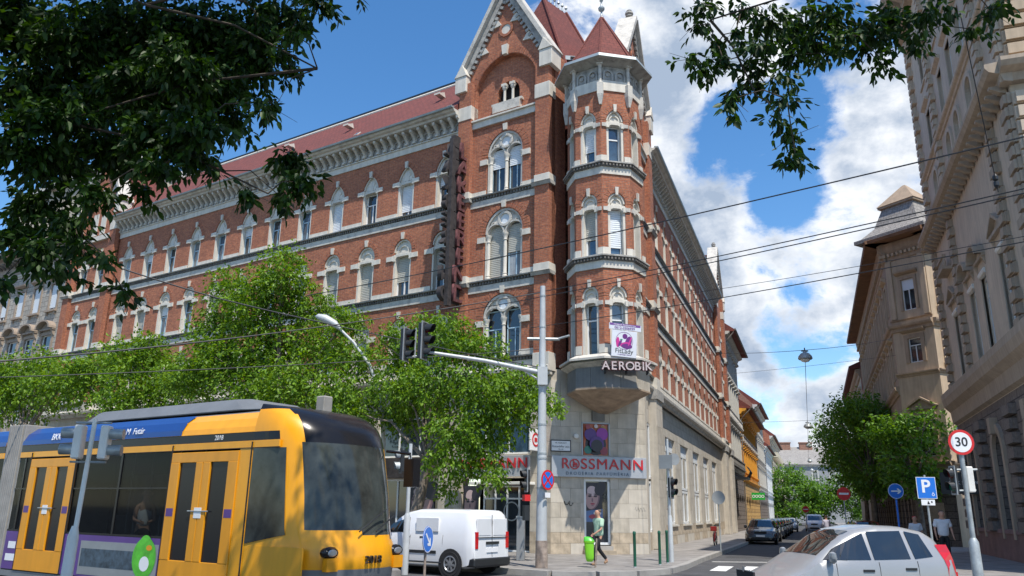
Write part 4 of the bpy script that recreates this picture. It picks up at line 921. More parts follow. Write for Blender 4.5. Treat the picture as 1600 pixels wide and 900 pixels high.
# ================================================================== neighbouring buildings
for nm, c in (('stucco_cream', (.50, .44, .33)), ('stucco_pale', (.56, .54, .48)), ('stucco_ochre', (.72, .34, .035)), ('stucco_grey', (.30, .31, .315)), ('stucco_white', (.66, .68, .68)), ('stucco_brown', (.34, .27, .21)), ('stucco_tan', (.50, .385, .265)), ('stucco_tan_dark', (.37, .275, .19)), ('stucco_dusk', (.42, .335, .25)), ('stucco_dusk_light', (.58, .475, .36))):
    mat(nm, c, rough=.85, var=.18, vscale=.8, bump=.15, bscale=20, streak=.5)
WC = {}
def win_kit(w, h, frame='white_paint', glass='window_glass', surround=None, hood=None, sm='stucco_cream', sill=True, sh=None):
    k = (round(w, 2), round(h, 2), frame, glass, surround, hood, sm, sill, sh)
    if k in WC: return WC[k]
    s = {}; t = .06
    mb = MB()
    for a, b, c, d in ((-w / 2, -w / 2 + t, 0, h), (w / 2 - t, w / 2, 0, h), (-w / 2 + t, w / 2 - t, 0, t), (-w / 2 + t, w / 2 - t, h - t, h), (-w / 2 + t, w / 2 - t, h * .68, h * .68 + t)): mb.box(a, b, -.16, -.08, c, d)
    mb.box(-t / 2, t / 2, -.15, -.075, t, h * .68)
    s['w'] = mb.mesh('window', [frame])
    mb = MB(); mb.box(-w / 2 + t, w / 2 - t, -.14, -.12, t, h * .68); mb.box(-w / 2 + t, w / 2 - t, -.14, -.12, h * .68 + t, h - t); s['p'] = mb.mesh('pane', [glass])
    if sh: mb = MB(); mb.box(-w / 2 + .02, w / 2 - .02, -.079, -.05, h * (1 - sh), h - .02); s['s'] = mb.mesh('shutter', ['shutter_white'])
    mb = MB()
    if surround:
        q = surround; mb.box(-w / 2 - q, -w / 2, -.02, .07, 0, h); mb.box(w / 2, w / 2 + q, -.02, .07, 0, h); mb.box(-w / 2 - q, w / 2 + q, -.02, .08, h, h + q)
    if sill: mb.box(-w / 2 - .2, w / 2 + .2, -.05, .2, -.14, 0); mb.box(-w / 2 - .12, -w / 2 + .05, -.02, .13, -.34, -.14); mb.box(w / 2 - .05, w / 2 + .12, -.02, .13, -.34, -.14)
    q = (surround or 0) + .12
    if hood == 'flat': mb.pyz([(0, h + q), (.14, h + q + .05), (.3, h + q + .14), (.32, h + q + .24), (0, h + q + .3)], -w / 2 - q, w / 2 + q)
    if hood == 'tri':
        mb.box(-w / 2 - q, w / 2 + q, -.02, .28, h + q, h + q + .14); mb.pxz([(-w / 2 - q - .05, h + q + .14), (w / 2 + q + .05, h + q + .14), (0, h + q + .62)], -.02, .12)
        for sg in (-1, 1): mb.pxz([(sg * (w / 2 + q + .08), h + q + .14), (0, h + q + .68), (0, h + q + .82), (sg * (w / 2 + q + .14), h + q + .22)], 0, .32)
    if hood == 'arc': mb.box(-w / 2 - q, w / 2 + q, -.02, .25, h + q, h + q + .12); mb.ring(0, h + q + .1, w / 2 + q - .16, w / 2 + q + .02, -.02, .5, 0, 180, 12, sz=.62); mb.ring(0, h + q + .1, 0, w / 2 + q - .2, -.02, .1, 0, 180, 12, sz=.62); 
    if hood in ('tri', 'arc'):
        for sg in (-1, 1): mb.pyz([(0, h - .1), (.12, h), (.26, h + q), (0, h + q)], sg * (w / 2 + q * .6) - .08, sg * (w / 2 + q * .6) + .08)
    s['d'] = mb.mesh('window_surround', [sm]) if mb.f else None
    WC[k] = s; return s
def put(kit, F, x, y, z, root):
    Wm = F @ T(x, y, z); w = inst('window', kit['w'], Wm, root); inst('pane', kit['p'], Wm, w)
    if 's' in kit: inst('shutter', kit['s'], Wm, w)
    if kit['d']: inst('window_surround', kit['d'], Wm, root)
def block_wall(F, root, x0, x1, y, z0, z1, wins, m, name='wall', depth=.22):
    """wall sheet with rectangular or arched openings; wins = (cx, halfw, z0, ztop, rise)"""
    mb = MB(); rows = {}
    for w in wins: rows.setdefault(round(w[2], 2), []).append(w)
    ks = sorted(rows); cuts = [z0] + [(max(w[3] for w in rows[ks[i]]) + ks[i + 1]) / 2 for i in range(len(ks) - 1)] + [z1]
    if not ks: hole_wall(mb, x0, x1, z0, z1, [], y)
    for i, k in enumerate(ks): hole_wall(mb, x0, x1, cuts[i], cuts[i + 1], [(w[0], w[1], w[2], w[3], w[4]) for w in rows[k]], y, depth)
    return mb.obj(name, m, F, root)
def band(F, root, x0, x1, y, z0, z1, out, m, name='cornice'):
    mb = MB(); h = z1 - z0; mb.pyz([(y - .05, z0), (y + out * .3, z0 + h * .08), (y + out * .4, z0 + h * .4), (y + out * .85, z0 + h * .55), (y + out, z0 + h * .75), (y + out, z0 + h * .92), (y - .05, z1)], x0, x1); return mb.obj(name, m, F, root)
def modillions(F, root, x0, x1, y, z, m, sp=.8, s=.16, out=.6, h=.3):
    mb = MB(); mb.pyz([(0, 0), (out * .4, h * .2), (out, h * .75), (out, h), (0, h)], -s / 2, s / 2); me = mb.mesh('bracket', [m]); n = max(1, int(abs(x1 - x0) / sp))
    for i in range(min(n, 60)): inst('bracket', me, F @ T(x0 + (i + .5) * (x1 - x0) / n, y, z), root)
def balustrade(F, root, x0, x1, y, z, m, h=.75, sp=.2, out=.35, name='balcony'):
    mb = MB(); mb.box(x0, x1, y - .05, y + out + .06, z - .14, z); mb.box(x0, x1, y + out - .16, y + out, z + h - .12, z + h)
    n = max(2, int((x1 - x0) / sp)); 
    for i in range(n + 1): mb.lathe([(.05, 0), (.075, .18), (.035, .42), (.05, h - .12)], 6, 0, T(x0 + .06 + i * (x1 - x0 - .12) / n, y + out - .08, z))
    return mb.obj(name, m, F, root)

# ---- grey ashlar house to the left of the brick building
GL = thing('grey_town_house', 'grey ashlar apartment house with slim white-blinded windows, left of the red brick building', 'building', FL @ T(48, 0, 0))
F = FL; xs = [41.55 + 2.42 * k for k in range(8)]
block_wall(F, GL, 39.0, 60, -.3, 0, 18.4, [(x, .5, 15.05, 17.0, 0) for x in xs] + [(x, .65, 10.6, 13.2, .0) for x in xs] + [(x, .65, 6.2, 8.8, 0) for x in xs], 'ashlar')
for i, x in enumerate(xs):
    put(win_kit(1.0, 1.95, 'white_paint', 'window_glass', .16, 'flat', 'stucco_brown', True, (.9, 1.0, .95, .82)[i % 4]), F, x, -.3, 15.05, GL)
    put(win_kit(1.3, 2.6, 'white_paint', 'window_glass', .2, 'arc', 'stucco_brown', True), F, x, -.3, 10.6, GL); put(win_kit(1.3, 2.6, 'white_paint', 'window_glass', .2, 'flat', 'stucco_brown', True), F, x, -.3, 6.2, GL)
band(F, GL, 39.0, 60, -.3, 18.2, 18.5, .15, 'stucco_pale'); band(F, GL, 39.0, 60, -.3, 19.55, 20.3, 1.0, 'stucco_brown'); mb = MB(); mb.box(39, 60, -.4, -.22, 18.5, 19.6); mb.obj('frieze', 'stucco_brown', F, GL)
modillions(F, GL, 39.2, 60, -.25, 19.2, 'dark_mould', .55, .14, .6, .35)
mb = MB(); mb.pyz([(.75, 20.3), (-4, 23.0), (-4, 20.3)], 39, 60); mb.obj('roof', 'roof_tile', F, GL)
mb = MB(); mb.box(38.92, 39.02, -.2, -.08, 7, 20); mb.obj('drain_pipe', 'zinc', F, GL)
CB = thing('cream_rear_building', 'plain cream building rising behind the grey ashlar house at the far left', 'building', FL @ T(56, -8, 0))
mb = MB(); mb.box(46, 66, -16, -7.0, 0, 30.5); mb.obj('wall', 'stucco_cream', FL, CB); mb = MB(); mb.box(45.6, 66.4, -16.4, -6.6, 30.5, 31); mb.obj('roof_edge', 'stucco_pale', FL, CB)

# ---- row along the side street, beyond the brick building
def row_house(name, label, s0, s1, h, wall, floors, y=YR, eave=.9, frame='white_paint', sm='stucco_pale', win_w=1.1, sp=2.6, ground='dark_ashlar', gh=5.0, roofm='roof_tile', hood='flat', rise=3, endwall='old_brick', glass='window_glass', sh=None):
    r = thing(name, label, 'building', FR @ T(-(s0 + s1) / 2, y, 0)); x0, x1 = -s1, -s0; n = max(1, int((s1 - s0) / sp)); xs = [x0 + (i + .5) * (s1 - s0) / n for i in range(n)]
    wl = []
    for (z, hh) in floors: wl += [(x, win_w / 2, z, z + hh, 0) for x in xs]
    block_wall(FR, r, x0, x1, y, gh, h, wl, wall)
    block_wall(FR, r, x0, x1, y + .06, 0, gh, [(x, 1.0, .3, 3.0, .7) for x in xs[::1]], ground, 'ground_floor_wall')
    for x in xs:
        g = MB(); g.box(-1, 1, -.2, -.15, 0, 3.4, 0); inst('shop_window', g.mesh('shop_window', [glass]) if 'sw' + glass not in WC else WC['sw' + glass], FR @ T(x, y + .06, .3), r); 
        for (z, hh) in floors: put(win_kit(win_w, hh, frame, glass, .14, hood, sm, True, sh), FR, x, y, z, r)
    band(FR, r, x0, x1, y, gh - .1, gh + .35, .3, sm, 'string_course'); band(FR, r, x0, x1, y, h - .9, h - .25, eave * .6, sm)
    mb = MB(); mb.pyz([(y - 3, h - .05), (y + eave, h - .28), (y + eave + .04, h - .12), (y - 3.0, h + rise)], x0 - .1, x1 - .32); mb.obj('roof', roofm, FR, r)
    mb = MB(); mb.tube([FR @ Vector((x0 - .1, y + eave + .08, h - .2)), FR @ Vector((x1 + .1, y + eave + .08, h - .2))], .1, 6); mb.tube([FR @ Vector(p) for p in ((x1 - .2, y + eave, h - .3), (x1 - .2, y + .5, h - 1.1), (x1 - .2, y + .15, h - 1.5), (x1 - .2, y + .12, .3))], .06, 6); mb.obj('gutter', 'dark_mould', Matrix(), r)
    mb = MB(); mb.pyz([(y, 0), (y, h - .2), (y - 3, h + rise - .1), (y - 9, h + rise - .1), (y - 9, 0)], x1 - .3, x1 - .02); mb.obj('end_wall', endwall, FR, r)
    mb = MB(); mb.box(x0 + .05, x1 - .35, y - 9, y - .6, 0, h); mb.obj('core', 'stucco_grey', FR, r)
    return r, xs
r1, x1s = row_house('cream_town_house', 'cream stone town house with deep dark eaves and balustraded balconies, next to the brick building', 44.2, 59, 19.0, 'stucco_pale', [(7.0, 2.6), (11.6, 2.6), (15.1, 2.2)], eave=1.2, ground='dark_ashlar', gh=5.8, sp=2.1)
balustrade(FR, r1, -59, -44.3, YR, 10.7, 'worn_stone'); balustrade(FR, r1, -59, -44.3, YR, 6.3, 'dark_mould')
bk = MB(); bk.box(-51, -48, YR, YR + 1.3, 5.0, 5.2)
for i in range(16): bk.tube([FR @ Vector((-51 + i * .2, YR + 1.3, 5.2)), FR @ Vector((-51 + i * .2, YR + 1.55, 5.7)), FR @ Vector((-51 + i * .2, YR + 1.25, 6.2))], .02, 4, 0, FR.inverted())
bk.obj('balcony', 'black_metal', FR, r1)
r2, x2s = row_house('ochre_house', 'bright ochre yellow house with a low overhanging eave in the side street row', 59, 84, 13.4, 'stucco_ochre', [(6.4, 2.2), (10.0, 2.0)], eave=1.3, sm='stucco_ochre', ground='yellow_rustic', gh=5.2, sp=2.5)
[balustrade(FR, r2, x - .7, x + .7, YR, 9.7, 'worn_stone', .6, .3, .3) for x in x2s]
r3, x3s = row_house('grey_brick_end_house', 'tall grey-beige house with a bare brick end wall above the ochre house', 84, 104, 17.0, 'stucco_brown', [(5.8, 2.2), (9.6, 2.2), (13.2, 2.0)], eave=1.0, gh=4.8, sp=2.5)
r4, x4s = row_house('white_blue_house', 'low white and pale blue house further along the side street', 104, 128, 12.8, 'stucco_white', [(5.6, 2.2), (9.2, 2.0)], eave=.8, ground='stucco_white', gh=4.6, sp=2.4, sm='stucco_white')
r5, x5s = row_house('balcony_apartment_house', 'far apartment house with stacked rounded cream balconies and a red brick end wall', 128, 165, 16.6, 'stucco_cream', [(5.4, 2.2), (9.0, 2.2), (12.6, 2.2)], eave=.9, gh=4.4, sp=3.7, endwall='red_brick')
for z in (5.2, 8.8, 12.4):
    for i in range(0, 9): 
        b = MB(); n = 8; b.pxy([(-1.6, 0)] + [(-1.6 * math.cos(math.pi * t / n), 1.3 * math.sin(math.pi * t / n)) for t in range(1, n)] + [(1.6, 0)], 0, .95); b.obj('balcony', 'stucco_cream', FR @ T(-130.5 - 3.8 * i, YR, z), r5)
for (s, y, z, m, w, h, lab) in ((66, .1, 3.4, 'sign_green_shop', 2.1, .8, 'bright green shop sign hanging over the pavement on the ochre house'), (150, .6, 4.2, 'sign_orange_shop', 1.6, 1.6, 'small orange round hanging sign far along the side street'), (158, .8, 3.0, 'sign_green_shop', 1.5, 1.5, 'small green round hanging sign beside the orange one')):
    if m not in M: mat(m, (.02, .42, .04) if 'green' in m else (.7, .2, .04), rough=.4, var=.25, vscale=4)
    t = thing('hanging_shop_sign', lab, 'sign', FR @ T(-s, YR + y, z)); mb = MB()
    if w > 2: mb.box(-.08, .08, .2, .2 + w * .7, 0, h)
    else: mb.lathe([(w / 2, 0), (w / 2, .15)], 20, 0, Matrix.Rotation(R(90), 4, 'Y') @ T(0, 0, 0))
    mb.obj('board', m, WM[t.name], t); mb = MB(); mb.tube([(0, -y, h / 2), (0, .3, h / 2)], .03, 5); mb.obj('arm', 'black_metal', WM[t.name], t)
    if w > 2:
        for k in range(4): b = MB(); b.ring(0, 0, .10, .17, 0, .012, n=12); b.obj('symbol', 'sign_white', WM[t.name] @ T(.082, .42 + k * .34, h / 2) @ RZ(-90), t)
# ---- building closing the end of the street
EB = thing('grey_end_building', 'long grey building with a grey tiled roof closing the end of the side street', 'building', FRM((80, 208, 0), 192))
E_ = WM[EB.name]; xs = [-28 + 4.2 * k for k in range(15)]
block_wall(E_, EB, -40, 40, 0, 0, 14.5, [(x, .6, 10.6, 12.8, 0) for x in xs] + [(x, .6, 6.2, 8.4, 0) for x in xs], 'stucco_grey')
for x in xs:
    for z in (10.6, 6.2): put(win_kit(1.2, 2.2, 'white_paint', 'window_glass', .25, None, 'stucco_pale', True), E_, x, 0, z, EB)
band(E_, EB, -40, 40, 0, 13.9, 14.6, .6, 'stucco_pale')
mb = MB(); mb.pyz([(.7, 14.5), (-5, 19.3), (-10, 14.5)], -40, 15.8); mb.obj('roof', 'grey_tile', E_, EB)
for x in (8, 2.5, -14):
    mb = MB(); mb.box(x - 1.6, x + 1.6, -5.2, -4, 18, 20.2); mb.box(x - 1.75, x + 1.75, -5.35, -3.85, 20.2, 20.5); mb.obj('chimney', 'old_brick', E_, EB)

# ---- tall dark stone corner building on the right; local x runs away down the street
RB = thing('rusticated_palace', 'tall brown stone palace with quoined corners and pedimented windows at the right edge', 'building', FQ @ T(-8, 0, 0))
x0, x1 = -17.0, 1.3
gw = [(-1.85, .8), (-7.55, .8), (-13.3, .8)]
block_wall(FQ, RB, x0, x1, 0, 0, 6.2, [(x, h, .95, 4.2, h) for x, h in gw], 'dark_ashlar', 'ground_floor_wall', .45)
u1 = [(-2.3, .6), (-6.6, .6), (-9.1, .6), (-12.6, .6)]
u2 = [(-2.4, .5), (-6.8, .5), (-8.9, .5), (-11.8, .5)]; u3 = [(-2.25, .55), (-6.3, .55), (-8.8, .55), (-11.3, .55), (-15.2, .55)]
wl = [(x, h, 8.1, 11.4, 0) for x, h in u1] + [(x, h, 12.9, 15.1, 0) for x, h in u1[:0]] + [(x, h, 16.6, 18.1, h) for x, h in u2] + [(x, h, 19.9, 22.0, 0) for x, h in u3] + [(x, h, 23.6, 25.8, 0) for x, h in u3]
block_wall(FQ, RB, x0, x1, 0, 6.2, 28.6, wl, 'stucco_dusk_light', 'wall', .35)
for i, (x, h) in enumerate(gw):
    k = win_kit(1.6, 3.3, 'white_paint', 'window_glass', None, None, 'stucco_dusk', True)
    put(k, FQ @ T(0, -.2, 0), x, 0, .95, RB)
    mb = MB(); mb.ring(0, 0, 0, .78, -.35, -.33, 0, 180, 14); mb.obj('pane', 'window_glass', FQ @ T(x, 0, 4.25), RB); mb = MB(); mb.ring(0, 0, .7, .8, -.33, -.24, 0, 180, 14); mb.ring(0, 0, .3, .36, -.33, -.26, 0, 180, 10); mb.box(-.03, .03, -.33, -.25, .3, .7); mb.obj('arched_frame', 'white_paint', FQ @ T(x, 0, 4.25), RB)
    mb = MB(); mb.ring(0, 0, .82, 1.15, -.02, .14, 0, 180, 14)
    for sg in (-1, 1): mb.box(sg * .98 - .17, sg * .98 + .17, -.02, .14, -3.3, 0)
    mb.pxz([(-.18, .72), (.18, .72), (.26, 1.35), (-.26, 1.35)], 0, .3); mb.obj('window_surround', 'stucco_dusk', FQ @ T(x, 0, 4.25), RB)
quo = {}
def quoins(F, root, xc, z0, z1, y, m, w0=.95, w1=.62, hgt=.42, out=.22, gap=.08, side=0):
    for k, w in ((0, w0), (1, w1)):
        key = (w, m, hgt, out)
        if key not in quo: mb = MB(); e = .07; mb.pxz([(-w / 2 + e, e * .5), (w / 2 - e, e * .5), (w / 2 - e, hgt - gap - e * .5), (-w / 2 + e, hgt - gap - e * .5)], 0, out); mb.box(-w / 2, w / 2, -.05, out * .55, 0, hgt - gap); quo[key] = mb.mesh('quoin', [m])
    n = int((z1 - z0) / hgt)
    for i in range(n):
        w = (w0, w1)[i % 2]; inst('quoin', quo[(w, m, hgt, out)], F @ T(xc + side * (w0 - w) / 2, y, z0 + i * hgt), root)
for xc, sd in ((.8, 1), (-4.4, 0), (-14.0, 0), (-16.5, -1)): quoins(FQ, RB, xc, 16.3, 28.3, 0, 'stucco_dusk_light', side=sd); quoins(FQ, RB, xc, 7.9, 15.4, 0, 'stucco_dusk', side=sd, hgt=.46)
for xc in (-4.6, -10.4, .6): 
    quoins(FQ, RB, xc, 1.2, 6.0, 0, 'dark_ashlar', 1.5, 1.2, .52, .25)
for i, (x, h) in enumerate(u1):
    put(win_kit(1.2, 3.3, 'white_paint', 'window_glass', .22, 'tri' if i in (0, 3) else 'arc', 'stucco_dusk', True, .12), FQ, x, -.12, 8.1, RB)
    mb = MB(); mb.tube([(-.55, .02, 11.25), (.55, .02, 11.25)], .13, 8); mb.obj('roller_blind', 'white_plastic', FQ @ T(x, -.05, 0), RB)
    balustrade(FQ, RB, x - .9, x + .9, 0, 13.35 if i == 0 else 7.3, 'stucco_dusk', .6, .22, .4)
for i, (x, h) in enumerate(u2):
    put(win_kit(1.0, 1.5, 'white_paint', 'window_glass', None, None, 'stucco_dusk_light', True), FQ, x, -.15, 16.6, RB)
    mb = MB(); mb.ring(0, 0, .52, .72, -.02, .1, 0, 180, 14); mb.box(-.72, -.52, -.02, .1, -1.5, 0); mb.box(.52, .72, -.02, .1, -1.5, 0); mb.obj('window_surround', 'stucco_dusk_light', FQ @ T(x, 0, 18.1), RB)
    mb = MB(); mb.ring(0, 0, 0, .5, -.3, -.28, 0, 180, 10); mb.obj('pane', 'window_glass', FQ @ T(x, 0, 18.1), RB)
for z in (19.9, 23.6):
    for (x, h) in u3: put(win_kit(1.1, 2.1 + (.1 if z > 20 else 0), 'white_paint', 'window_glass_pale', .12, 'flat' if z < 22 else None, 'stucco_dusk_light', True), FQ, x, -.12, z, RB)
band(FQ, RB, x0 - .2, x1 + .3, 0, 6.2, 7.9, .55, 'stucco_dusk', 'entablature'); band(FQ, RB, x0 - .3, x1 + .3, 0, 15.4, 16.2, .7, 'stucco_dusk'); band(FQ, RB, x0, x1, 0, 19.15, 19.45, .25, 'stucco_dusk_light', 'string_course')
band(FQ, RB, x0 - .8, x1 + .9, 0, 28.5, 30.2, 1.3, 'stucco_dusk'); modillions(FQ, RB, x0, x1, .05, 28.6, 'stucco_dusk', .75, .3, .95, .7); modillions(FQ, RB, x0, x1, .05, 15.25, 'stucco_dusk', .6, .2, .5, .3); modillions(FQ, RB, x0, x1, .02, 6.9, 'stucco_dusk', 1.2, .35, .4, .6)
mb = MB(); mb.box(x0, x1, -.05, .1, .15, 1.15); mb.pyz([(.0, 1.15), (.14, 1.15), (.1, 1.3), (0, 1.32)], x0, x1); mb.obj('plinth', 'plinth_pink', FQ, RB) if 'plinth_pink' in M else (mat('plinth_pink', (.22, .13, .12), rough=.8, var=.2, bump=.2), mb.obj('plinth', 'plinth_pink', FQ, RB))
mb = MB(); mb.box(x0 + .5, x1 - .02, -12, -1, 0, 28.5); mb.box(x0 + .5, x1 - .02, -12, -1, 28.5, 30); mb.obj('core', 'stucco_dusk', FQ, RB)
# end face towards the main road (local x runs to the right)
FE = FRM(lp(FQ, x0, 0), 200.53); 
block_wall(FE, RB, -15, 0, 0, 6.2, 28.6, [(x, .6, z, z + 2.4, 0) for x in (-3.2, -6.4, -9.6) for z in (8.1, 12.2, 16.9, 20.6, 24.2)], 'stucco_tan', 'wall', .3); block_wall(FE, RB, -15, 0, 0, 0, 6.2, [], 'dark_ashlar', 'ground_floor_wall')
for x in (-3.2, -6.4, -9.6):
    for z in (8.1, 12.2, 16.9, 20.6, 24.2): put(win_kit(1.2, 2.4, 'white_paint', 'window_glass', .16, 'flat', 'stucco_tan', True), FE, x, 0, z, RB)
quoins(FE, RB, -.55, 16.4, 28.3, 0, 'stucco_tan', side=1, hgt=.52, w0=1.1, w1=.9, out=.26); quoins(FE, RB, -.55, 7.9, 15.4, 0, 'stucco_dusk_light', side=1, hgt=.52, w0=1.1, w1=.9, out=.26)
band(FE, RB, -15, .3, 0, 15.4, 16.2, .7, 'stucco_dusk'); band(FE, RB, -15, .5, 0, 28.5, 30.2, 1.3, 'stucco_dusk'); band(FE, RB, -15, .2, 0, 6.2, 7.9, .55, 'stucco_dusk', 'entablature')
ls = thing('salon_sign', 'black shop sign with small white lettering under the corner of the tan building', 'sign', FQ @ T(3.2, -.2, 3.4))
# ---- tan building with a corner bay across the side alley
P0 = Vector((*lp(FQ, 12, 0), 0)); TB = thing('tan_corner_building', 'tan corner building with a chamfered bay and a small grey mansard turret roof', 'building', FRM(P0, 240))
# chamfer frame: outward az 240 -> local +x towards az 330 (left as seen)
FT = FRM(P0, 240)
ZR = [(2.0, 2.6), (5.4, 2.5), (9.05, 0), (11.0, 2.2), (14.9, 2.1)]
wl = [(.2, .5, 5.4, 7.9, 0), (.2, .45, 11.4, 13.0, 0), (.2, .45, 14.9, 17.0, 0)]
block_wall(FT, TB, -1.2, 1.65, 0, 4.0, 19.6, wl, 'stucco_tan', 'wall', .25)
put(win_kit(1.0, 2.5, 'white_paint', 'window_glass', .3, 'tri', 'stucco_tan_dark', False), FT, .2, 0, 5.4, TB); put(win_kit(.9, 1.6, 'white_paint', 'window_glass', .25, 'flat', 'stucco_tan_dark', False), FT, .2, 0, 11.4, TB); put(win_kit(.9, 2.1, 'white_paint', 'window_glass', .2, 'flat', 'stucco_tan_dark', False, sh=.35), FT, .2, 0, 14.9, TB)
for z0, z1, o in ((4.6, 5.1, .25), (10.5, 10.8, .2), (13.5, 14.1, .3), (14.25, 14.35, .12), (4.0, 4.3, .3)): band(FT, TB, -1.25, 1.7, 0, z0, z1, o, 'stucco_tan_dark', 'string_course')
for xx in (-.95, 1.4):
    mb = MB(); mb.box(xx - .2, xx + .2, 0, .12, 14.4, 18.5); mb.obj('pilaster', 'stucco_tan', FT, TB, bevel=.02)
P2 = Vector(lp(FT, -1.2, 0)); FT2 = FRM(P2, 153)      # face along the alley, turned to the sun
block_wall(FT2, TB, -12, 0, 0, 0, 19.6, [(x, .35, z, z + 2.0, 0) for x in (-1.1, -4, -7) for z in (5.6, 11.2, 14.9)], 'stucco_tan')
for x in (-1.1, -4, -7):
    for z in (5.6, 11.2, 14.9): put(win_kit(.7, 2.0, 'white_paint', 'window_glass', .12, None, 'stucco_tan', True), FT2, x, 0, z, TB)
for z0, z1, o in ((10.5, 10.8, .2), (13.5, 14.1, .3), (4.6, 5.1, .25)): band(FT2, TB, -12, .05, 0, z0, z1, o, 'stucco_tan_dark', 'string_course')
P3 = lp(FT, 1.65, 0); FT3 = FRM(P3, 290.53)      # street face
xs = [1.6 + 2.3 * k for k in range(14)]
block_wall(FT3, TB, 0, 34, 0, 4.0, 19.6, [(x, .45, z, z + h, 0) for x in xs for z, h in ((5.4, 2.5), (10.6, 2.2), (14.9, 2.1))], 'stucco_tan_dark')
for x in xs:
    for z, h in ((5.4, 2.5), (10.6, 2.2), (14.9, 2.1)): put(win_kit(.9, h, 'white_paint', 'window_glass', .2, 'flat', 'stucco_tan', False), FT3, x, 0, z, TB)
    mb = MB(); mb.box(x + .95, x + 1.25, 0, .14, 10, 18.2); mb.obj('pilaster', 'stucco_tan', FT3, TB)
for z0, z1, o in ((4.2, 4.7, .25), (9.4, 10.0, .3), (13.5, 14.1, .3)): band(FT3, TB, 0, 34, 0, z0, z1, o, 'stucco_tan_dark', 'string_course')
balustrade(FT3, TB, 3, 6, 0, 5.0, 'black_metal', 1.0, .15, .8)
for Fx, a, b in ((FT, -1.5, 1.95), (FT2, -12, .3), (FT3, -.3, 34)):
    band(Fx, TB, a, b, 0, 18.4, 19.8, .3, 'stucco_tan_dark', 'frieze'); mb = MB(); mb.pyz([(-.3, 19.75), (1.15, 19.75), (1.2, 19.95), (-.3, 20.3)], a - .4, b + .4); mb.obj('eaves', 'eaves_wood', Fx, TB) if 'eaves_wood' in M else (mat('eaves_wood', (.20, .10, .05), rough=.8, var=.2), mb.obj('eaves', 'eaves_wood', Fx, TB))
    mb = MB(); n = int((b - a) / .3)
    for i in range(n): mb.box(a + (i + .2) * (b - a) / n, a + (i + .7) * (b - a) / n, .1, .3, 18.75, 18.95)
    mb.obj('dentil_course', 'stucco_tan', Fx, TB, kind='stuff')
for Fx, a, b, mm in ((FT, -1.2, 1.65, 'dark_ashlar'), (FT3, 0, 34, 'dark_ashlar')):
    block_wall(Fx, TB, a, b, .05, 0, 4.0, [(.2, .6, .3, 2.6, 0)] if Fx is FT else [(x, .8, .6, 2.6, .5) for x in xs], mm, 'ground_floor_wall')
shop_door = MB(); shop_door.box(-.6, .6, -.1, -.02, 0, 2.3); shop_door.obj('shop_door', 'window_glass', FT @ T(.2, 0, .3), TB)
mb = MB(); cc = [lp(FT, -1.0, -.6), lp(FT, 1.5, -.6), lp(FT3, 33, -.8), lp(FT3, 33, -9), lp(FT2, -10, -1.2)]; mb.pxy(cc, 0, 19.7); mb.obj('core', 'stucco_tan_dark', Matrix(), TB)
mb = MB(); mb.pyz([(1.1, 20.0), (-4, 22.6), (-9, 20)], 2.0, 34); mb.obj('roof', 'roof_tile', FT3, TB)
def sq(cx, cy, r, a=0): return [(cx + r * math.cos(R(45 + 90 * k + a)) * 1.414, cy + r * math.sin(R(45 + 90 * k + a)) * 1.414) for k in range(4)]
tc = lp(FT, .55, -1.6); an = 30
mb = MB(); mb.pxy(sq(*tc, 2.6, an), 20.0, 20.25); mb.pxy(sq(*tc, 2.4, an), 20.25, 21.1, top=sq(*tc, 1.6, an)); mb.pxy(sq(*tc, 1.6, an), 21.1, 22.5, top=sq(*tc, 1.15, an)); mb.obj('turret_roof', 'grey_tile', Matrix(), TB)
mb = MB(); mb.pxy(sq(*tc, 1.35, an), 22.5, 22.65); mb.pxy(sq(*tc, 1.40, an), 22.65, 24.2, top=sq(*tc, .10, an)); mb.obj('turret_cap', 'stucco_tan_dark', Matrix(), TB)
# black shop sign near the alley
WMs = FRM(lp(FQ, -1.2, .5), 215) @ T(0, 0, 3.3); ls.matrix_basis = WMs; WM[ls.name] = WMs
mb = MB(); mb.box(-.95, .95, -.08, .0, -.5, .5); mb.obj('sign_board', 'black_metal', WMs, ls); inst('letters', text_mesh('LOOK STUDIO', .22, 'sign_white', extrude=.004), WMs @ T(0, .005, .0) @ TXT, ls)
inst('letters', text_mesh('HAIR · BEAUTY', .12, 'sign_white', extrude=.004), WMs @ T(0, .005, -.3) @ TXT, ls) if False else None
# ---- next house beyond the tan building
NB = thing('beige_far_house', 'beige house with a dark overhanging eave beyond the tan corner building', 'building', FT3 @ T(45, 0, 0))
block_wall(FT3, NB, 34.2, 60, .15, 0, 17.2, [(35.6 + 2.6 * k, .5, z, z + 2, 0) for k in range(9) for z in (4.6, 8.6, 12.6)], 'stucco_cream')
for k in range(9):
    for z in (4.6, 8.6, 12.6): put(win_kit(1.0, 2.0, 'white_paint', 'window_glass', .15, 'flat', 'stucco_cream', True), FT3, 35.6 + 2.6 * k, .15, z, NB)
mb = MB(); mb.pyz([(-1, 17.2), (1.2, 17.0), (1.25, 17.25), (-4, 19.5)], 34.0, 60); mb.obj('roof', 'roof_tile', FT3, NB); band(FT3, NB, 34.2, 60, .15, 16, 17.0, .5, 'stucco_tan_dark')
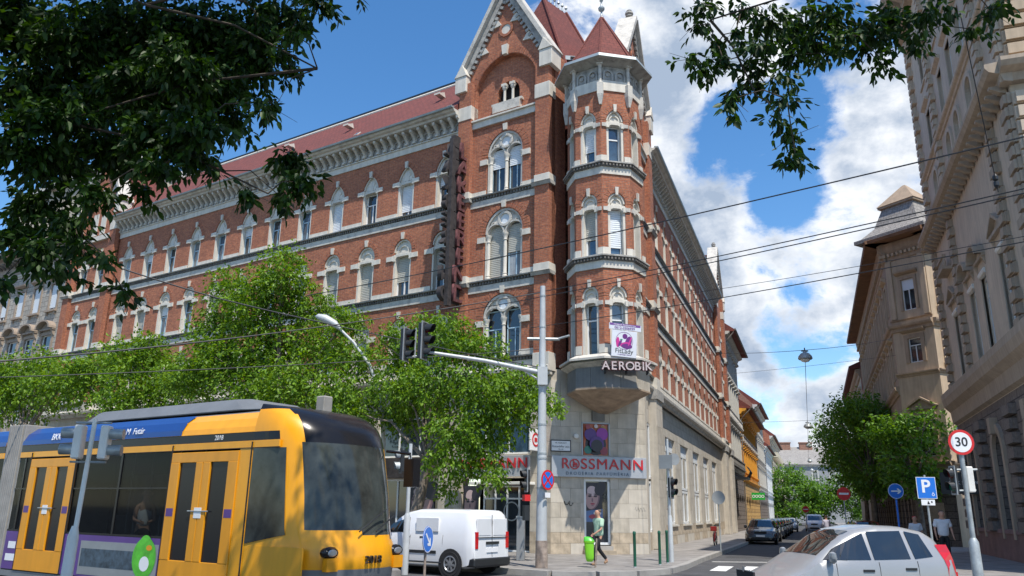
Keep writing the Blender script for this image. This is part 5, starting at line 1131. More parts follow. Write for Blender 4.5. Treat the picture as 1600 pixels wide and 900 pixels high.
# ================================================================== trees
def leaf_mesh(name, cl, per, L, Wd, m, fine=False, droop=.35, sprig=9, spread=.22, shell=.55, extra=None, seed=0, flat=.5):
    """ovate leaves set on short drooping sprigs spread through the crown's volume"""
    rg = np.random.default_rng(seed); P = []; D = []; N = []; S = []
    for (x, y, z, r) in cl:
        n = max(6, int(per * (r ** 2) / sprig)); v = rg.normal(size=(n, 3)); v /= np.linalg.norm(v, axis=1)[:, None]
        rad = rg.random(n) ** shell * r * (1 + .16 * rg.normal(size=n)); c = np.array([x, y, z]) + v * rad[:, None] * np.array([1, 1, .85])
        d = v * np.array([1, 1, .3]) + rg.normal(size=(n, 3)) * .45; d[:, 2] -= droop; d /= np.linalg.norm(d, axis=1)[:, None]
        t = rg.random((n, sprig, 1)) * spread * 2 - spread * .5
        side = rg.normal(size=(n, sprig, 3)); side /= np.linalg.norm(side, axis=2)[:, :, None]
        p = c[:, None, :] + d[:, None, :] * t + side * spread * .16; dd = d[:, None, :] * .6 + side * .8; dd[:, :, 2] -= droop * .8
        dd /= np.linalg.norm(dd, axis=2)[:, :, None]; P.append(p.reshape(-1, 3)); D.append(dd.reshape(-1, 3))
    P = np.concatenate(P); D = np.concatenate(D); n = len(P)
    up = rg.normal(size=(n, 3)) * flat + np.array([0, 0, 1.0]); U = np.cross(D, up); U /= np.linalg.norm(U, axis=1)[:, None] + 1e-9; Nn = np.cross(U, D)
    s = (.7 + .6 * rg.random((n, 1))); l = L * s; w = Wd * s
    if fine:
        V = np.stack([P, P + D * l * .22 + U * w * .45 + Nn * w * .12, P + D * l * .58 + U * w * .40 + Nn * w * .08, P + D * l - Nn * w * .15, P + D * l * .58 - U * w * .40 + Nn * w * .08, P + D * l * .22 - U * w * .45 + Nn * w * .12], 1).reshape(-1, 3); kv = 6; tr = [[0, 1, 2], [0, 2, 3], [0, 3, 4], [0, 4, 5]]
    else:
      kv = 4; tr = [[0, 1, 2], [0, 2, 3]]
      V = np.stack([P, P + D * l * .38 + U * w * .5 + Nn * w * .12, P + D * l, P + D * l * .38 - U * w * .5 + Nn * w * .12], 1).reshape(-1, 3)
    me = bpy.data.meshes.new(name); me.vertices.add(kv * n); me.vertices.foreach_set('co', V.astype(np.float32).ravel())
    base = np.arange(n)[:, None] * kv; nf = len(tr); F = np.concatenate([base + q for q in tr], 1).reshape(-1, 3)
    me.loops.add(3 * nf * n); me.loops.foreach_set('vertex_index', F.astype(np.int32).ravel()); me.polygons.add(nf * n)
    me.polygons.foreach_set('loop_start', np.arange(0, 3 * nf * n, 3, dtype=np.int32)); me.polygons.foreach_set('loop_total', np.full(nf * n, 3, dtype=np.int32))
    me.update(calc_edges=True); me.validate(); me.materials.append(M[m]); return me
def tree(name, label, base, cl, trunk_r, leafm, per=330, L=.13, Wd=.07, cat='tree', group=None, seed=0, fork=.35, lean=0, **k):
    t = thing(name, label, cat, T(*base), group); cs = np.array([c[:3] for c in cl]); b = Vector(base); top = Vector(cs.mean(0)); zf = b.z + (top.z - b.z) * (1 - fork)
    mb = MB(); f = Vector((b.x + (top.x - b.x) * .45, b.y + (top.y - b.y) * .3, zf))
    mid = b.lerp(f, .5) + Vector((.06, .05, 0)); mb.tube([b + Vector((0, 0, -.05)), b + Vector((0, 0, .25)), mid, f], [trunk_r * 1.35, trunk_r, trunk_r * .85, trunk_r * .7], 9)
    rg = random.Random(seed)
    order = sorted(cl, key=lambda c: -c[3])[:16]
    for c in order:
        q = Vector(c[:3]); m1 = f.lerp(q, .5) + Vector((rg.uniform(-.3, .3), rg.uniform(-.3, .3), rg.uniform(.1, .5))); mb.tube([f + Vector((0, 0, -.3)), m1, q], [trunk_r * .36, trunk_r * .18, trunk_r * .04], 6)
        for _ in range(2): e = q + Vector((rg.uniform(-1, 1), rg.uniform(-1, 1), rg.uniform(-.5, .8))) * c[3] * .8; mb.tube([m1.lerp(q, .5), e], [trunk_r * .14, trunk_r * .03], 4)
    mb.obj('trunk', 'bark', Matrix(), t, smooth=60)
    inst('crown', leaf_mesh('crown', cl, per, L, Wd, leafm, seed=seed, **k), Matrix(), t); return t
CL_A = [(-3.92,30.24,7.34,1.10), (-2.32,28.41,7.97,0.97), (-1.24,28.13,7.34,1.02), (-2.48,28.36,6.07,1.26), (-0.83,27.21,5.70,1.10), (0.28,27.89,6.05,0.90), (-3.89,30.78,5.43,1.12), (-1.67,27.24,4.38,0.99), (-0.15,27.69,4.89,0.90), (0.93,27.04,5.31,0.61), (-2.05,27.09,3.30,0.72), (-0.79,27.58,3.78,0.74), (-0.42,26.42,2.77,0.43), (-2.12,28.44,2.39,0.35), (1.55,25.61,5.05,0.29), (-3.48,30.16,8.73,0.68), (-4.35,29.52,7.94,0.72), (-4.16,28.80,6.12,0.93), (-1.33,27.81,3.14,0.49), (-5.74,30.17,5.09,0.73)]
CL_B = [(-10.28,33.82,11.68,1.23), (-9.24,34.66,10.44,1.26), (-11.49,34.41,10.63,1.53), (-13.47,36.14,10.13,1.32), (-10.61,34.97,8.71,1.84), (-8.07,33.98,8.55,1.37), (-12.45,34.77,7.77,1.55), (-6.17,31.61,7.56,0.97), (-8.69,32.65,6.64,1.59), (-13.68,35.55,8.63,1.15), (-10.63,33.95,6.26,1.65), (-6.37,30.61,5.87,1.24), (-10.28,34.52,12.71,0.61), (-13.27,35.47,11.66,0.92), (-6.77,32.08,9.26,0.78), (-14.57,36.00,7.37,1.46)]
CL_C = [(-19.19,39.19,8.79,1.43), (-18.61,40.77,8.92,1.32), (-22.51,43.25,8.96,1.47), (-16.82,39.29,7.55,1.59), (-18.62,38.59,6.79,1.72), (-23.29,43.01,8.03,1.39), (-18.30,39.24,9.63,0.63)]
CL_D = [(-27.93,46.42,9.44,1.50), (-29.84,47.16,9.15,1.45), (-25.65,44.70,8.25,1.81), (-29.19,47.12,7.81,1.91), (-23.22,42.59,8.94,0.76), (-32.70,48.85,8.39,1.98)]
CFL_ = [(-6.07,8.57,7.40,0.50), (-5.21,8.25,7.03,0.48), (-4.81,8.60,7.35,0.54), (-4.05,8.50,7.30,0.50), (-3.51,8.69,7.48,0.42), (-2.81,8.24,7.37,0.26), (-2.16,7.53,7.07,0.14), (-5.72,8.50,6.48,0.43), (-5.10,8.65,6.49,0.43), (-4.37,8.57,6.54,0.44), (-3.56,8.10,6.37,0.37), (-3.18,8.30,6.70,0.28), (-5.12,7.60,5.29,0.32), (-5.23,8.46,5.55,0.32), (-4.46,8.10,5.55,0.34), (-3.78,7.70,5.48,0.32), (-3.25,7.39,5.48,0.25), (-3.33,8.50,6.14,0.17), (-2.87,8.69,7.10,0.09), (-4.21,7.42,4.73,0.17), (-5.40,8.42,4.97,0.27), (-4.67,7.87,4.55,0.18), (-4.73,7.51,4.11,0.18), (-4.44,7.71,4.25,0.14), (-5.55,8.38,4.57,0.20), (-5.05,8.52,4.21,0.10), (-4.00,7.36,4.04,0.06), (-4.14,8.16,3.90,0.06), (-3.60,7.36,4.98,0.16), (-4.17,8.31,5.14,0.11), (-3.37,7.76,5.29,0.13), (-3.50,8.53,5.47,0.07), (-2.69,8.67,5.69,0.17), (-2.36,8.01,5.12,0.15), (-2.77,8.70,5.25,0.10), (-2.61,7.73,5.86,0.10), (-2.66,7.41,5.76,0.09), (-3.41,8.14,6.23,0.17), (-4.94,7.34,3.76,0.06), (-4.84,7.58,5.66,0.32), (-4.31,7.87,6.22,0.33), (-3.05,8.15,7.00,0.27), (-3.60,7.52,6.26,0.31), (-2.39,7.36,6.57,0.06), (-2.72,8.51,6.80,0.06), (-2.81,7.74,4.89,0.06)]
CFR_ = [(2.37,8.64,7.86,0.14), (2.21,8.56,7.54,0.09), (1.95,7.83,6.61,0.09), (2.14,7.94,6.58,0.09), (2.39,8.03,6.72,0.06), (2.37,8.20,7.04,0.06), (2.69,8.13,7.48,0.10), (2.57,8.08,7.14,0.05), (2.99,8.17,7.38,0.22), (3.55,8.62,7.60,0.24), (3.68,8.01,7.28,0.25), (3.99,7.90,7.13,0.18), (4.60,8.31,7.50,0.22), (4.51,7.63,7.08,0.14), (2.73,7.72,6.70,0.13), (3.46,8.67,7.23,0.17), (2.99,8.03,6.48,0.13), (2.75,8.07,6.54,0.08), (2.81,7.32,5.84,0.09), (2.92,7.88,5.92,0.08), (3.15,8.11,5.83,0.06), (2.85,7.33,5.17,0.04), (3.17,8.16,5.70,0.04), (2.63,8.19,6.44,0.07), (2.27,7.38,5.87,0.04), (3.50,8.18,7.05,0.16), (3.58,7.95,6.80,0.09), (4.14,8.25,7.06,0.10), (4.09,7.79,6.63,0.08), (4.36,8.29,7.22,0.11), (4.77,8.33,7.21,0.11), (4.45,7.33,6.95,0.10), (5.13,7.38,6.96,0.09), (5.48,8.25,7.34,0.05), (6.16,8.65,8.00,0.09), (3.71,7.65,6.83,0.10), (2.65,7.94,6.63,0.06)]
WIRES = [((9.72,13.00,8.50),(-8.04,30.00,9.73)), ((11.01,15.00,8.36),(-2.66,32.00,9.80)), ((10.99,15.00,8.26),(-2.65,32.00,9.58)), ((11.53,16.00,7.55),(0.77,30.00,8.58)), ((12.27,17.00,8.04),(4.56,34.00,10.66)), ((-10.31,20.00,7.71),(-8.08,21.00,7.21)), ((-8.08,21.00,7.21),(-5.53,22.50,6.92)), ((-5.53,22.50,6.92),(1.09,25.60,6.23)), ((-11.36,17.00,4.64),(-6.92,21.00,6.18)), ((-6.92,21.00,6.18),(1.08,25.60,8.81)), ((-12.62,19.00,4.61),(1.00,25.60,6.86)), ((12.28,45.00,10.68),(13.89,36.70,9.24)), ((13.89,36.70,9.24),(22.02,45.00,11.67)), ((12.20,45.00,9.45),(22.77,46.00,10.93)), ((19.30,68.00,9.29),(24.69,66.00,9.32)), ((24.69,66.00,9.32),(32.42,68.00,9.39)), ((13.86,36.70,8.84),(31.65,85.00,8.95)), ((31.65,85.00,8.95),(61.97,170.00,2.49)), ((8.78,12.00,10.51),(9.28,14.00,8.78)), ((7.78,12.00,10.23),(9.92,15.00,8.14))]
grp = 'street trees along the main road'
tree('street_tree', 'bright green street tree with drooping twigs in front of the shop entrance', (-3.6, 28.6, .15), CL_A, .24, 'leaf_bright', per=1900, L=.15, Wd=.08, seed=1, group=grp, droop=.55, spread=.28, shell=.42)
tree('street_tree', 'tallest green street tree of the row, its top reaching the second brick storey', (-9.6, 34.3, .15), CL_B, .3, 'leaf_bright', per=1500, L=.17, Wd=.09, seed=2, group=grp, droop=.45, spread=.35, shell=.5)
tree('street_tree', 'lower green street tree left of the tallest one, above the blue band of the tram', (-18.6, 39.7, .15), CL_C, .26, 'leaf_bright', per=1100, L=.19, Wd=.10, seed=3, group=grp, droop=.4, spread=.4, shell=.5)
tree('street_tree', 'leftmost green street tree in front of the grey ashlar house', (-27.3, 45.4, .15), CL_D, .26, 'leaf_bright', per=950, L=.2, Wd=.11, seed=4, group=grp, droop=.4, spread=.45, shell=.5)
# trees down the side street
def crown_at(x, y, z, R_, h, n, seed): 
    rg = random.Random(seed); out = []
    for i in range(n):
        a = rg.uniform(0, 6.283); q = rg.uniform(.0, 1) ** .6; zz = rg.uniform(-1, 1); rr_ = R_ * math.sqrt(max(.05, 1 - zz * zz * .8)) * q; out.append((x + rr_ * math.cos(a), y + rr_ * math.sin(a), z + zz * h, R_ * rg.uniform(.28, .42)))
    return out
g2 = 'trees along the right pavement of the side street'
for i, (s, o, z, R_, h, m, lab) in enumerate(((10.5, 1.2, 5.5, 2.5, 2.1, 'leaf_mid', 'nearest dark green tree on the right of the side street, above the parking sign'), (22.5, 3.0, 6.9, 3.4, 2.9, 'leaf_mid', 'second dark green tree on the right of the side street, behind the blue arrow sign'),
        (30.0, 2.6, 7.5, 3.6, 3.4, 'leaf_mid', 'third tree on the right, its dense crown above the nearer no-entry sign'), (40, 2.6, 8.2, 3.6, 4.2, 'leaf_mid', 'tall dark tree on the right of the side street with the highest pointed top'),)):
    x, y = lp(FQ, s, o); tree('street_tree', lab, (x, y, .15), crown_at(x, y, z, R_, h, 30, 20 + i), .22, m, per=230, L=.27, Wd=.16, seed=30 + i, group=g2, droop=.25, spread=.5, shell=.45)
for i, (x, y, z, R_, h, lab) in enumerate(((51, 150, 5.6, 4.6, 4.0, 'far green tree at the end of the street, nearest the left-hand houses'), (57.5, 152, 5.4, 4.6, 3.8, 'far green tree in the middle of the street end'), (64, 148, 6.2, 5, 4.5, 'far green tree at the street end beside the dark right-hand trees'), (60, 128, 4.8, 3.6, 3.2, 'lighter green far tree behind the white van'))):
    tree('far_tree', lab, (x, y, 0), crown_at(x, y, z, R_, h, 22, 60 + i), .25, 'leaf_mid', per=130, L=.42, Wd=.28, seed=70 + i, group='trees at the far end of the side street', droop=.2, spread=.7, shell=.45)

# overhanging trees in the foreground; their trunks stand outside the picture
def overhang(name, label, base, cl, shade_mass, joints, seed, per, m='leaf_fore_shaded'):
    t = thing(name, label, 'tree', T(*base)); b = Vector(base); mb = MB(); j0 = Vector(joints[0])
    mb.tube([b + Vector((0, 0, -.1)), b.lerp(j0, .5) + Vector((.1, .1, 0)), j0], [.34, .25, .08], 10); rg = random.Random(seed)
    prev = j0
    for j in joints[1:]: j = Vector(j); mb.tube([prev, prev.lerp(j, .5) + Vector((0, 0, .15)), j], [.017, .013, .009], 6); prev = j if rg.random() < .6 else prev
    JJ = [Vector(j) for j in joints]
    done = list(JJ); todo = [Vector(c[:3]) for c in cl]
    while todo:      # twigs grow from the nearest branch already drawn
        q, near = min(((a, b_) for a in todo for b_ in done), key=lambda p: (p[0] - p[1]).length); todo.remove(q); done.append(q); d_ = (q - near).length
        m1 = near.lerp(q, .5) + Vector((rg.uniform(-.1, .1), rg.uniform(-.1, .1), .18)) * d_; mb.tube([near, m1, q], [.009, .007, .005], 5)
        for _ in range(2): e = q + Vector((rg.uniform(-1, 1), rg.uniform(-1, 1), rg.uniform(-1, .3))) * .25; mb.tube([q, e], [.004, .002], 4)
    mb.obj('trunk', 'bark_dark', Matrix(), t, smooth=60)
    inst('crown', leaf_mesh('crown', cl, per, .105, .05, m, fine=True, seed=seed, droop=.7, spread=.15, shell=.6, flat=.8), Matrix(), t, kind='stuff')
    inst('crown', leaf_mesh('shade_crown', shade_mass, 700, .15, .08, m, seed=seed + 1, droop=.4, spread=.2, shell=.5), Matrix(), t, kind='stuff')  # unseen leaves added above the frame to shade the hanging crown
    # single leaves that show largest on the hanging twigs
    lf = bpy.data.meshes.new('leaf'); lf.from_pydata([(0, 0, 0), (.02, .025, .004), (.022, .06, .005), (0, .105, -.006), (-.022, .06, .005), (-.02, .025, .004), (0, .06, -.003)], [], [(0, 1, 6), (1, 2, 6), (2, 3, 6), (3, 4, 6), (4, 5, 6), (5, 0, 6)]); lf.materials.append(M[m])
    edge = sorted(cl, key=lambda c: c[3])[:26]
    for k in range(150):
        c = edge[k % len(edge)]; v = Vector((rg.gauss(0, 1), rg.gauss(0, 1), rg.gauss(0, 1))).normalized() * c[3] * rg.uniform(.5, 1.15)
        Wm = T(c[0] + v.x, c[1] + v.y, c[2] + v.z) @ Matrix.Rotation(rg.uniform(0, 6.28), 4, 'Z') @ Matrix.Rotation(R(rg.uniform(-115, -35)), 4, 'X') @ Matrix.Rotation(R(rg.uniform(-50, 50)), 4, 'Y'); inst('leaf', lf, Wm, t)
    return t
rg_ = random.Random(5)
shade_massL = [(rg_.uniform(-6.5, -1.2), rg_.uniform(2.5, 9.0), rg_.uniform(8.6, 11.5), rg_.uniform(.8, 1.3)) for _ in range(34)] + [(rg_.uniform(-8, -5.5), rg_.uniform(4, 9), rg_.uniform(5.5, 8), rg_.uniform(.7, 1.1)) for _ in range(10)]
shade_massR = [(rg_.uniform(2.0, 6.5), rg_.uniform(3.5, 8.5), rg_.uniform(7.6, 10), rg_.uniform(.6, 1.0)) for _ in range(20)]
shade_massL = [c for c in shade_massL if c[2] > 1.7 + c[1] * .72 + c[3] or c[0] < -.62 * c[1] - 1.4]; shade_massR = [c for c in shade_massR if c[2] > 1.7 + c[1] * .72 + c[3]]
overhang('overhanging_tree', 'dark leafy tree overhanging the upper left corner of the view, seen from below', (-8.2, 5.2, 0), CFL_, shade_massL, [(-7.0, 5.6, 6.4), (-5.4, 6.8, 7.0), (-4.0, 7.4, 6.9), (-3.0, 7.6, 7.1), (-2.2, 7.8, 6.4), (-4.8, 7.6, 5.6), (-2.6, 7.8, 4.9)], 11, 8500)
overhang('overhanging_tree', 'sparser tree hanging long leafy twigs from the top right edge against the clouds', (10.5, 3.8, 0), CFR_, shade_massR, [(8.6, 5.0, 6.8), (6.5, 6.5, 7.6), (4.8, 7.4, 7.3), (3.4, 7.7, 7.3), (2.2, 7.8, 7.1), (2.7, 7.9, 6.2)], 12, 6500)
# ================================================================== tram
def glass_through():
    m = bpy.data.materials.new('tinted_glass'); m.use_nodes = True; n = m.node_tree.nodes; l = m.node_tree.links; p = n['Principled BSDF']; p.inputs['Base Color'].default_value = (.01, .012, .014, 1); p.inputs['Roughness'].default_value = .05; p.inputs['Specular IOR Level'].default_value = .25
    t = n.new('ShaderNodeBsdfTransparent'); t.inputs[0].default_value = (.8, .84, .84, 1); s = n.new('ShaderNodeMixShader'); s.inputs[0].default_value = .62; l.new(p.outputs[0], s.inputs[1]); l.new(t.outputs[0], s.inputs[2]); l.new(s.outputs[0], n['Material Output'].inputs[0]); M['tinted_glass'] = m
glass_through()
TR = thing('tram', 'yellow tram with a blue roof band and black windows passing at the lower left', 'tram', FRM((-3.99, 13.49, 0), 213.45)); WT = WM[TR.name]
def tp(name, mats, mb, X=None, parent=None, **k): return mb.obj(name, mats, WT if X is None else WT @ X, parent or TR, **k)
mat('windscreen_glass', (.045, .052, .048), rough=.10, var=.55, vscale=1.1, spec=.4)
# driver's cab: superelliptical nose lofted upwards
lev = [(.22, 1.55), (.45, 1.70), (.76, 1.76), (.80, 1.78), (1.0, 1.76), (1.12, 1.73), (1.2, 1.69), (1.28, 1.66), (1.36, 1.62), (1.5, 1.58), (1.9, 1.50), (2.3, 1.37), (2.66, 1.24), (2.76, 1.20), (2.95, 1.08), (3.1, .93), (3.24, .68), (3.34, .35), (3.40, .05), (3.44, -.5)]
NR = 56; rings = []
for z, L_ in lev:
    ring = []; yy = 1.2 * (1 if z < 2.9 else 1 - .10 * ((z - 2.9) / .54) ** 2)
    for i in range(NR + 1):
        t = -math.pi / 2 + math.pi * i / NR; c, s_ = abs(math.cos(t)), math.sin(t); e = .42 if z < 1.2 else .46
        L2 = L_ * .74; ring.append((.46 - (L2 + .46) * c ** (e + .14), -1.2 - yy * math.copysign(abs(s_) ** .9, -s_) * 1.0, z))
    rings.append(ring)
def cabmat(f, vs):
    c = [sum(vs[i][k] for i in f) / len(f) for k in range(3)]; z = c[2]; y = abs(c[1] + 1.2); x = c[0]
    if len(f) > 4: return 3
    if z < .34: return 4
    front = False
    if z < .78 and x < -.3 and y < 1.1: return 4
    zw = 1.30 + .10 * (c[1] + 1.2)
    if z < zw and x < -.3: return 0
    if z < 1.12: return 0
    if z < 2.80:
        if y < 1.0 and (c[1] + 1.2) > -.80: return 2
        return 0
    if y > .95 and x > -.62 and z < 3.3: return 0 if (z > 2.93 or x < -.15) else 3
    return 3
mb = MB(); mb.loft(rings, cabmat, cap=True, closed=False); mb.add(rings[-1] + [(.46, -1.2, 3.44)], [tuple(range(NR + 2))], 3)
cab = tp('cab', ['tram_yellow', 'tram_orange', 'windscreen_glass', 'tram_black', 'tram_grey'], mb, smooth=50)
def cab_y(x, z):
    i = max(k for k in range(len(lev)) if lev[k][0] <= z); i = min(i, len(lev) - 2); t = (z - lev[i][0]) / (lev[i + 1][0] - lev[i][0]); L2 = (lev[i][1] * (1 - t) + lev[i + 1][1] * t) * .74
    c = (max(0, (.46 - x)) / (L2 + .46)) ** (1 / .60); return -1.2 + 1.2 * max(0, 1 - c * c) ** .45
sw = MB(); V = []; n1, n2 = 8, 6
for i in range(n1 + 1):
    for j in range(n2 + 1):
        z = 1.12 + (2.67 - 1.12) * j / n2; xf = -.30 - (2.67 - z) * .10; zz = z + (.16 * (i / n1) if j == 0 else 0); x = .43 + (xf - .43) * i / n1; V.append((x, cab_y(x, zz) + .012, zz))
sw.add(V, [(i * (n2 + 1) + j, i * (n2 + 1) + j + 1, (i + 1) * (n2 + 1) + j + 1, (i + 1) * (n2 + 1) + j) for i in range(n1) for j in range(n2)]); tp('side_window', 'windscreen_glass', sw, recalc=False, smooth='all')
# bonnet bulge, headlamps, wipers, number
for sy in (-.42, -1.98):
    h = MB(); h.lathe([(.02, 0), (.13, .01), (.14, .07), (.10, .12)], 12); hl = tp('headlight', 'tram_black', h, T(-1.06, sy, 1.02) @ Matrix.Rotation(R(-90), 4, 'Y') @ Matrix.Diagonal((.7, 1.3, 1, 1)), smooth=40)
    h = MB(); h.lathe([(.01, 0), (.08, .125), (.06, .135)], 10); h.obj('lens', 'alloy', WM[hl.name], hl); h = MB(); h.box(-.1, .1, -.12, .12, 0, .1); tp('indicator', 'tram_orange', h, T(-1.10, sy, .84) @ Matrix.Rotation(R(-90), 4, 'Y'))
wb = MB(); wb.tube([(-1.27, -.9, 1.34), (-1.2, -1.6, 1.7)], .012, 5); wb.tube([(-1.27, -1.3, 1.34), (-1.13, -1.9, 1.6)], .012, 5); tp('wiper', 'black_metal', wb)
inst('letters', text_mesh('2018', .17, 'sign_black', extrude=.02, spacing=1.15), WT @ Matrix(((0, 0, -1, -1.34), (-1, 0, 0, -1.2), (0, 1, 0, .90), (0, 0, 0, 1))), TR)
vb = MB(); vb.pxy([(-1.0 + .0, -.6), (-1.2, -.8), (-1.2, -1.6), (-1.0, -1.8), (-.6, -1.8), (-.6, -.6)], 3.2, 3.24); 
# body sections
def section(x0, x1, nose=False):
    mb = MB(); prof = [(0, 2.95), (-.03, 3.05), (-.12, 3.2), (-.3, 3.33), (-.6, 3.41), (-1.2, 3.45), (-1.8, 3.41), (-2.1, 3.33), (-2.28, 3.2), (-2.37, 3.05), (-2.4, 2.95)]
    for i in range(len(prof) - 1): mb.add([(x0, *prof[i]), (x1, *prof[i]), (x1, *prof[i + 1]), (x0, *prof[i + 1])], [(0, 1, 2, 3)], 0 if i in (0, 1, 2, 7, 8, 9) else 1)
    tp('roof', ['tram_yellow', 'tram_grey'], mb, smooth=60)
    b = MB(); b.box(x0, x1, -2.4, 0, .22, .34); b.box(x0, x1, -2.38, -2.32, .34, 2.95); b.box(x0, x1, -2.35, -.06, .345, .40); tp('underframe', 'tram_grey', b)
section(.4, 8.3); section(9.05, 19.5)
def strip(name, x0, x1, z0, z1, m, y=0, th=.03): b = MB(); b.box(x0, x1, y - th, y, z0, z1); return tp(name, m, b, bevel=.004)
strip('black_band', .1, 8.3, 2.80, 2.95, 'tram_black', -.004); strip('yellow_band', -.2, 8.3, 2.68, 2.80, 'tram_yellow', .006); strip('black_band', 9.05, 19.5, 2.80, 2.95, 'tram_black', -.004); strip('yellow_band', 9.05, 19.5, 2.68, 2.80, 'tram_yellow', .006)
for a, b in ((2.5, 8.3), (9.05, 19.5)):
    mb = MB(); pr = [(.004, 2.955), (-.022, 3.055), (-.112, 3.21), (-.29, 3.345)]
    for i in range(3): mb.add([(a, pr[i][0], pr[i][1]), (b, pr[i][0], pr[i][1]), (b, pr[i + 1][0] + .012, pr[i + 1][1]), (a, pr[i + 1][0] + .012, pr[i + 1][1])], [(0, 1, 2, 3)])
    tp('blue_band', 'tram_blue', mb)
strip('side_panel', .46, .79, .34, 2.68, 'tram_yellow', .004); strip('side_panel', -.95, .46, .34, 1.1, 'tram_yellow', .0)
def tdoor(x0, x1):
    fr = MB(); m_ = (x0 + x1) / 2; z0, z1 = .36, 2.64
    fr.box(x0, x1, -.03, .02, z1 - .18, z1); fr.box(x0, x1, -.03, .02, z0, .78)
    for a, b in ((x0, x0 + .26), (m_ - .2, m_ - .008), (m_ + .008, m_ + .2), (x1 - .26, x1)): fr.box(a, b, -.03, .024, .78, z1 - .18)
    d = tp('door', 'tram_orange', fr, bevel=.006)
    for a, b in ((x0 + .26, m_ - .2), (m_ + .2, x1 - .26)): g = MB(); g.box(a, b, -.025, -.01, .78, z1 - .18); g.obj('pane', 'tram_black', WT, d)
    h = MB(); h.box(m_ - .1, m_ + .1, .024, .03, 1.5, 1.68); h.obj('sticker', 'sign_white', WT, d); h = MB(); h.tube([(m_ - .28, .03, 1.62), (m_ + .28, .03, 1.62)], .012, 5); h.obj('handle', 'galvanised', WT, d)
    for a in (x0 + .13, x1 - .13): h = MB(); h.box(a - .1, a + .1, .021, .026, 1.52, 1.66); h.obj('sticker', 'tram_purple', WT, d)
tdoor(.79, 2.68); tdoor(5.95, 7.75)
def twin_win(x0, x1, person=False):
    g = MB(); g.box(x0, x1, -.03, -.012, 1.15, 2.68); w = tp('window', 'tinted_glass', g)
    f = MB(); f.box(x0, x1, -.02, .004, 2.0, 2.03); f.box((x0 + x1) / 2 - .03, (x0 + x1) / 2 + .03, -.02, .002, 1.15, 2.68); f.box(x0, x1, -.02, .006, 1.13, 1.17); f.obj('frame', 'tram_black', WT, w)
twin_win(2.68, 5.95); twin_win(7.75, 8.3); twin_win(9.05, 12.5); twin_win(14.3, 19.5); tdoor(12.5, 14.3)
ib = MB()
for a, b in ((.5, 8.3), (9.05, 19.5)): ib.box(a, b, -2.3, -2.26, .4, 2.9); ib.box(a, b, -2.3, -.05, 2.86, 2.9)
tp('interior', 'tram_black', ib)
st = MB(); 
for x in (3.1, 3.9, 4.8, 5.5): st.box(x, x + .45, -1.95, -1.0, .8, .9); st.box(x + .4, x + .48, -1.95, -1.0, .9, 1.5); st.tube([(x, -1.0, .4), (x, -1.0, 2.8)], .018, 5)
tp('seats', 'tram_grey', st)
sm = MB()
for x in (.47, 2.69, 5.94, 7.76): sm.box(x - .006, x + .006, -.01, .027, .36, 2.78)
sm.box(-.2, 8.3, -.005, .0125, 2.672, 2.684); sm.box(-.2, 8.3, -.01, .003, 2.797, 2.805); sm.box(.1, 8.3, -.01, .004, .352, .362); tp('panel_seams', 'rubber', sm)
wv = MB(); 
for a, b in ((2.9, 4.2), (4.4, 5.8), (6, 7.6)): wv.box(a, b, -2.255, -2.24, 1.3, 2.4)
tp('far_windows', 'window_glass_pale', wv)
# advertising panel: purple frame, grey picture of parked cars and a round green figure (plain print)
strip('advert_panel', 2.68, 5.95, .36, 1.13, 'tram_purple', .006); strip('advert_panel', 7.75, 8.3, .36, 1.13, 'tram_purple', .006)
ad = MB(); ad.box(2.75, 5.3, .006, .010, .4, 1.02); a_ = tp('advert_print', 'sign_back', ad)
mat('advert_dark', (.06, .09, .12), rough=.5, var=.5, vscale=6)
ad = MB(); ad.box(3.2, 5.25, .0105, .012, .55, .88); ad.obj('advert_print', 'advert_dark', WT, a_)
mat('advert_green', (.10, .52, .03), rough=.4, var=.25, vscale=5)
ad = MB(); blob(ad, 3.15, .78, .36, .36, .016, 0, 24); blob(ad, 3.15, .98, .2, .2, .017, 0, 20); blob(ad, 3.12, .68, .15, .13, .018, 1, 16); blob(ad, 3.02, .96, .09, .05, .019, 2, 12); ad.obj('advert_figure', ['advert_green', 'sign_white', 'tram_orange'], WT, TR, recalc=False)
for x, z, w in ((7.98, .85, .3), (7.98, .6, .4)): s_ = MB(); s_.box(x - w / 2, x + w / 2, .007, .012, z - .07, z + .07); tp('advert_print', 'sign_white', s_)
# lettering blocks on the blue band and number on the black strip
def bandtext(body, size, x, z, y): return inst('letters', text_mesh(body, size, 'sign_white', extrude=.003), WT @ T(x, y, z) @ Matrix.Rotation(R(12), 4, 'X') @ TXT, TR)
bandtext('BKK', .2, 6.9, 3.09, -.0); bandtext('M  Futár', .18, 4.0, 3.09, -.0)
inst('letters', text_mesh('2018', .12, 'sign_white', extrude=.003), WT @ T(1.4, .003, 2.875) @ TXT, TR); inst('letters', text_mesh('2018', .12, 'sign_white', extrude=.003), WT @ T(6.2, .003, 2.875) @ TXT, TR)
be = MB(); n = 9
for i in range(n): x = 8.3 + .75 * i / n; be.box(x + .005, x + .78 / n - .005, -2.36, .02 - (.03 if i in (0, n - 1) else 0), .3, 3.42)
be.box(8.32, 9.03, -2.3, -.04, .3, 3.38); tp('bellows', 'bellows_grey', be, bevel=.01)
ru = MB(); ru.pxy([(.9, -.55), (1.4, -.42), (6.6, -.42), (6.9, -.55), (6.9, -1.9), (.9, -1.9)], 3.42, 3.66, top=[(1.5, -.7), (1.8, -.6), (6.3, -.6), (6.6, -.7), (6.6, -1.8), (1.5, -1.8)]); tp('roof_unit', 'tram_grey', ru, bevel=.02)
ru = MB(); ru.box(.10, .32, -1.42, -1.2, 3.4, 3.70); tp('aerial_box', 'bellows_grey', ru, bevel=.02)
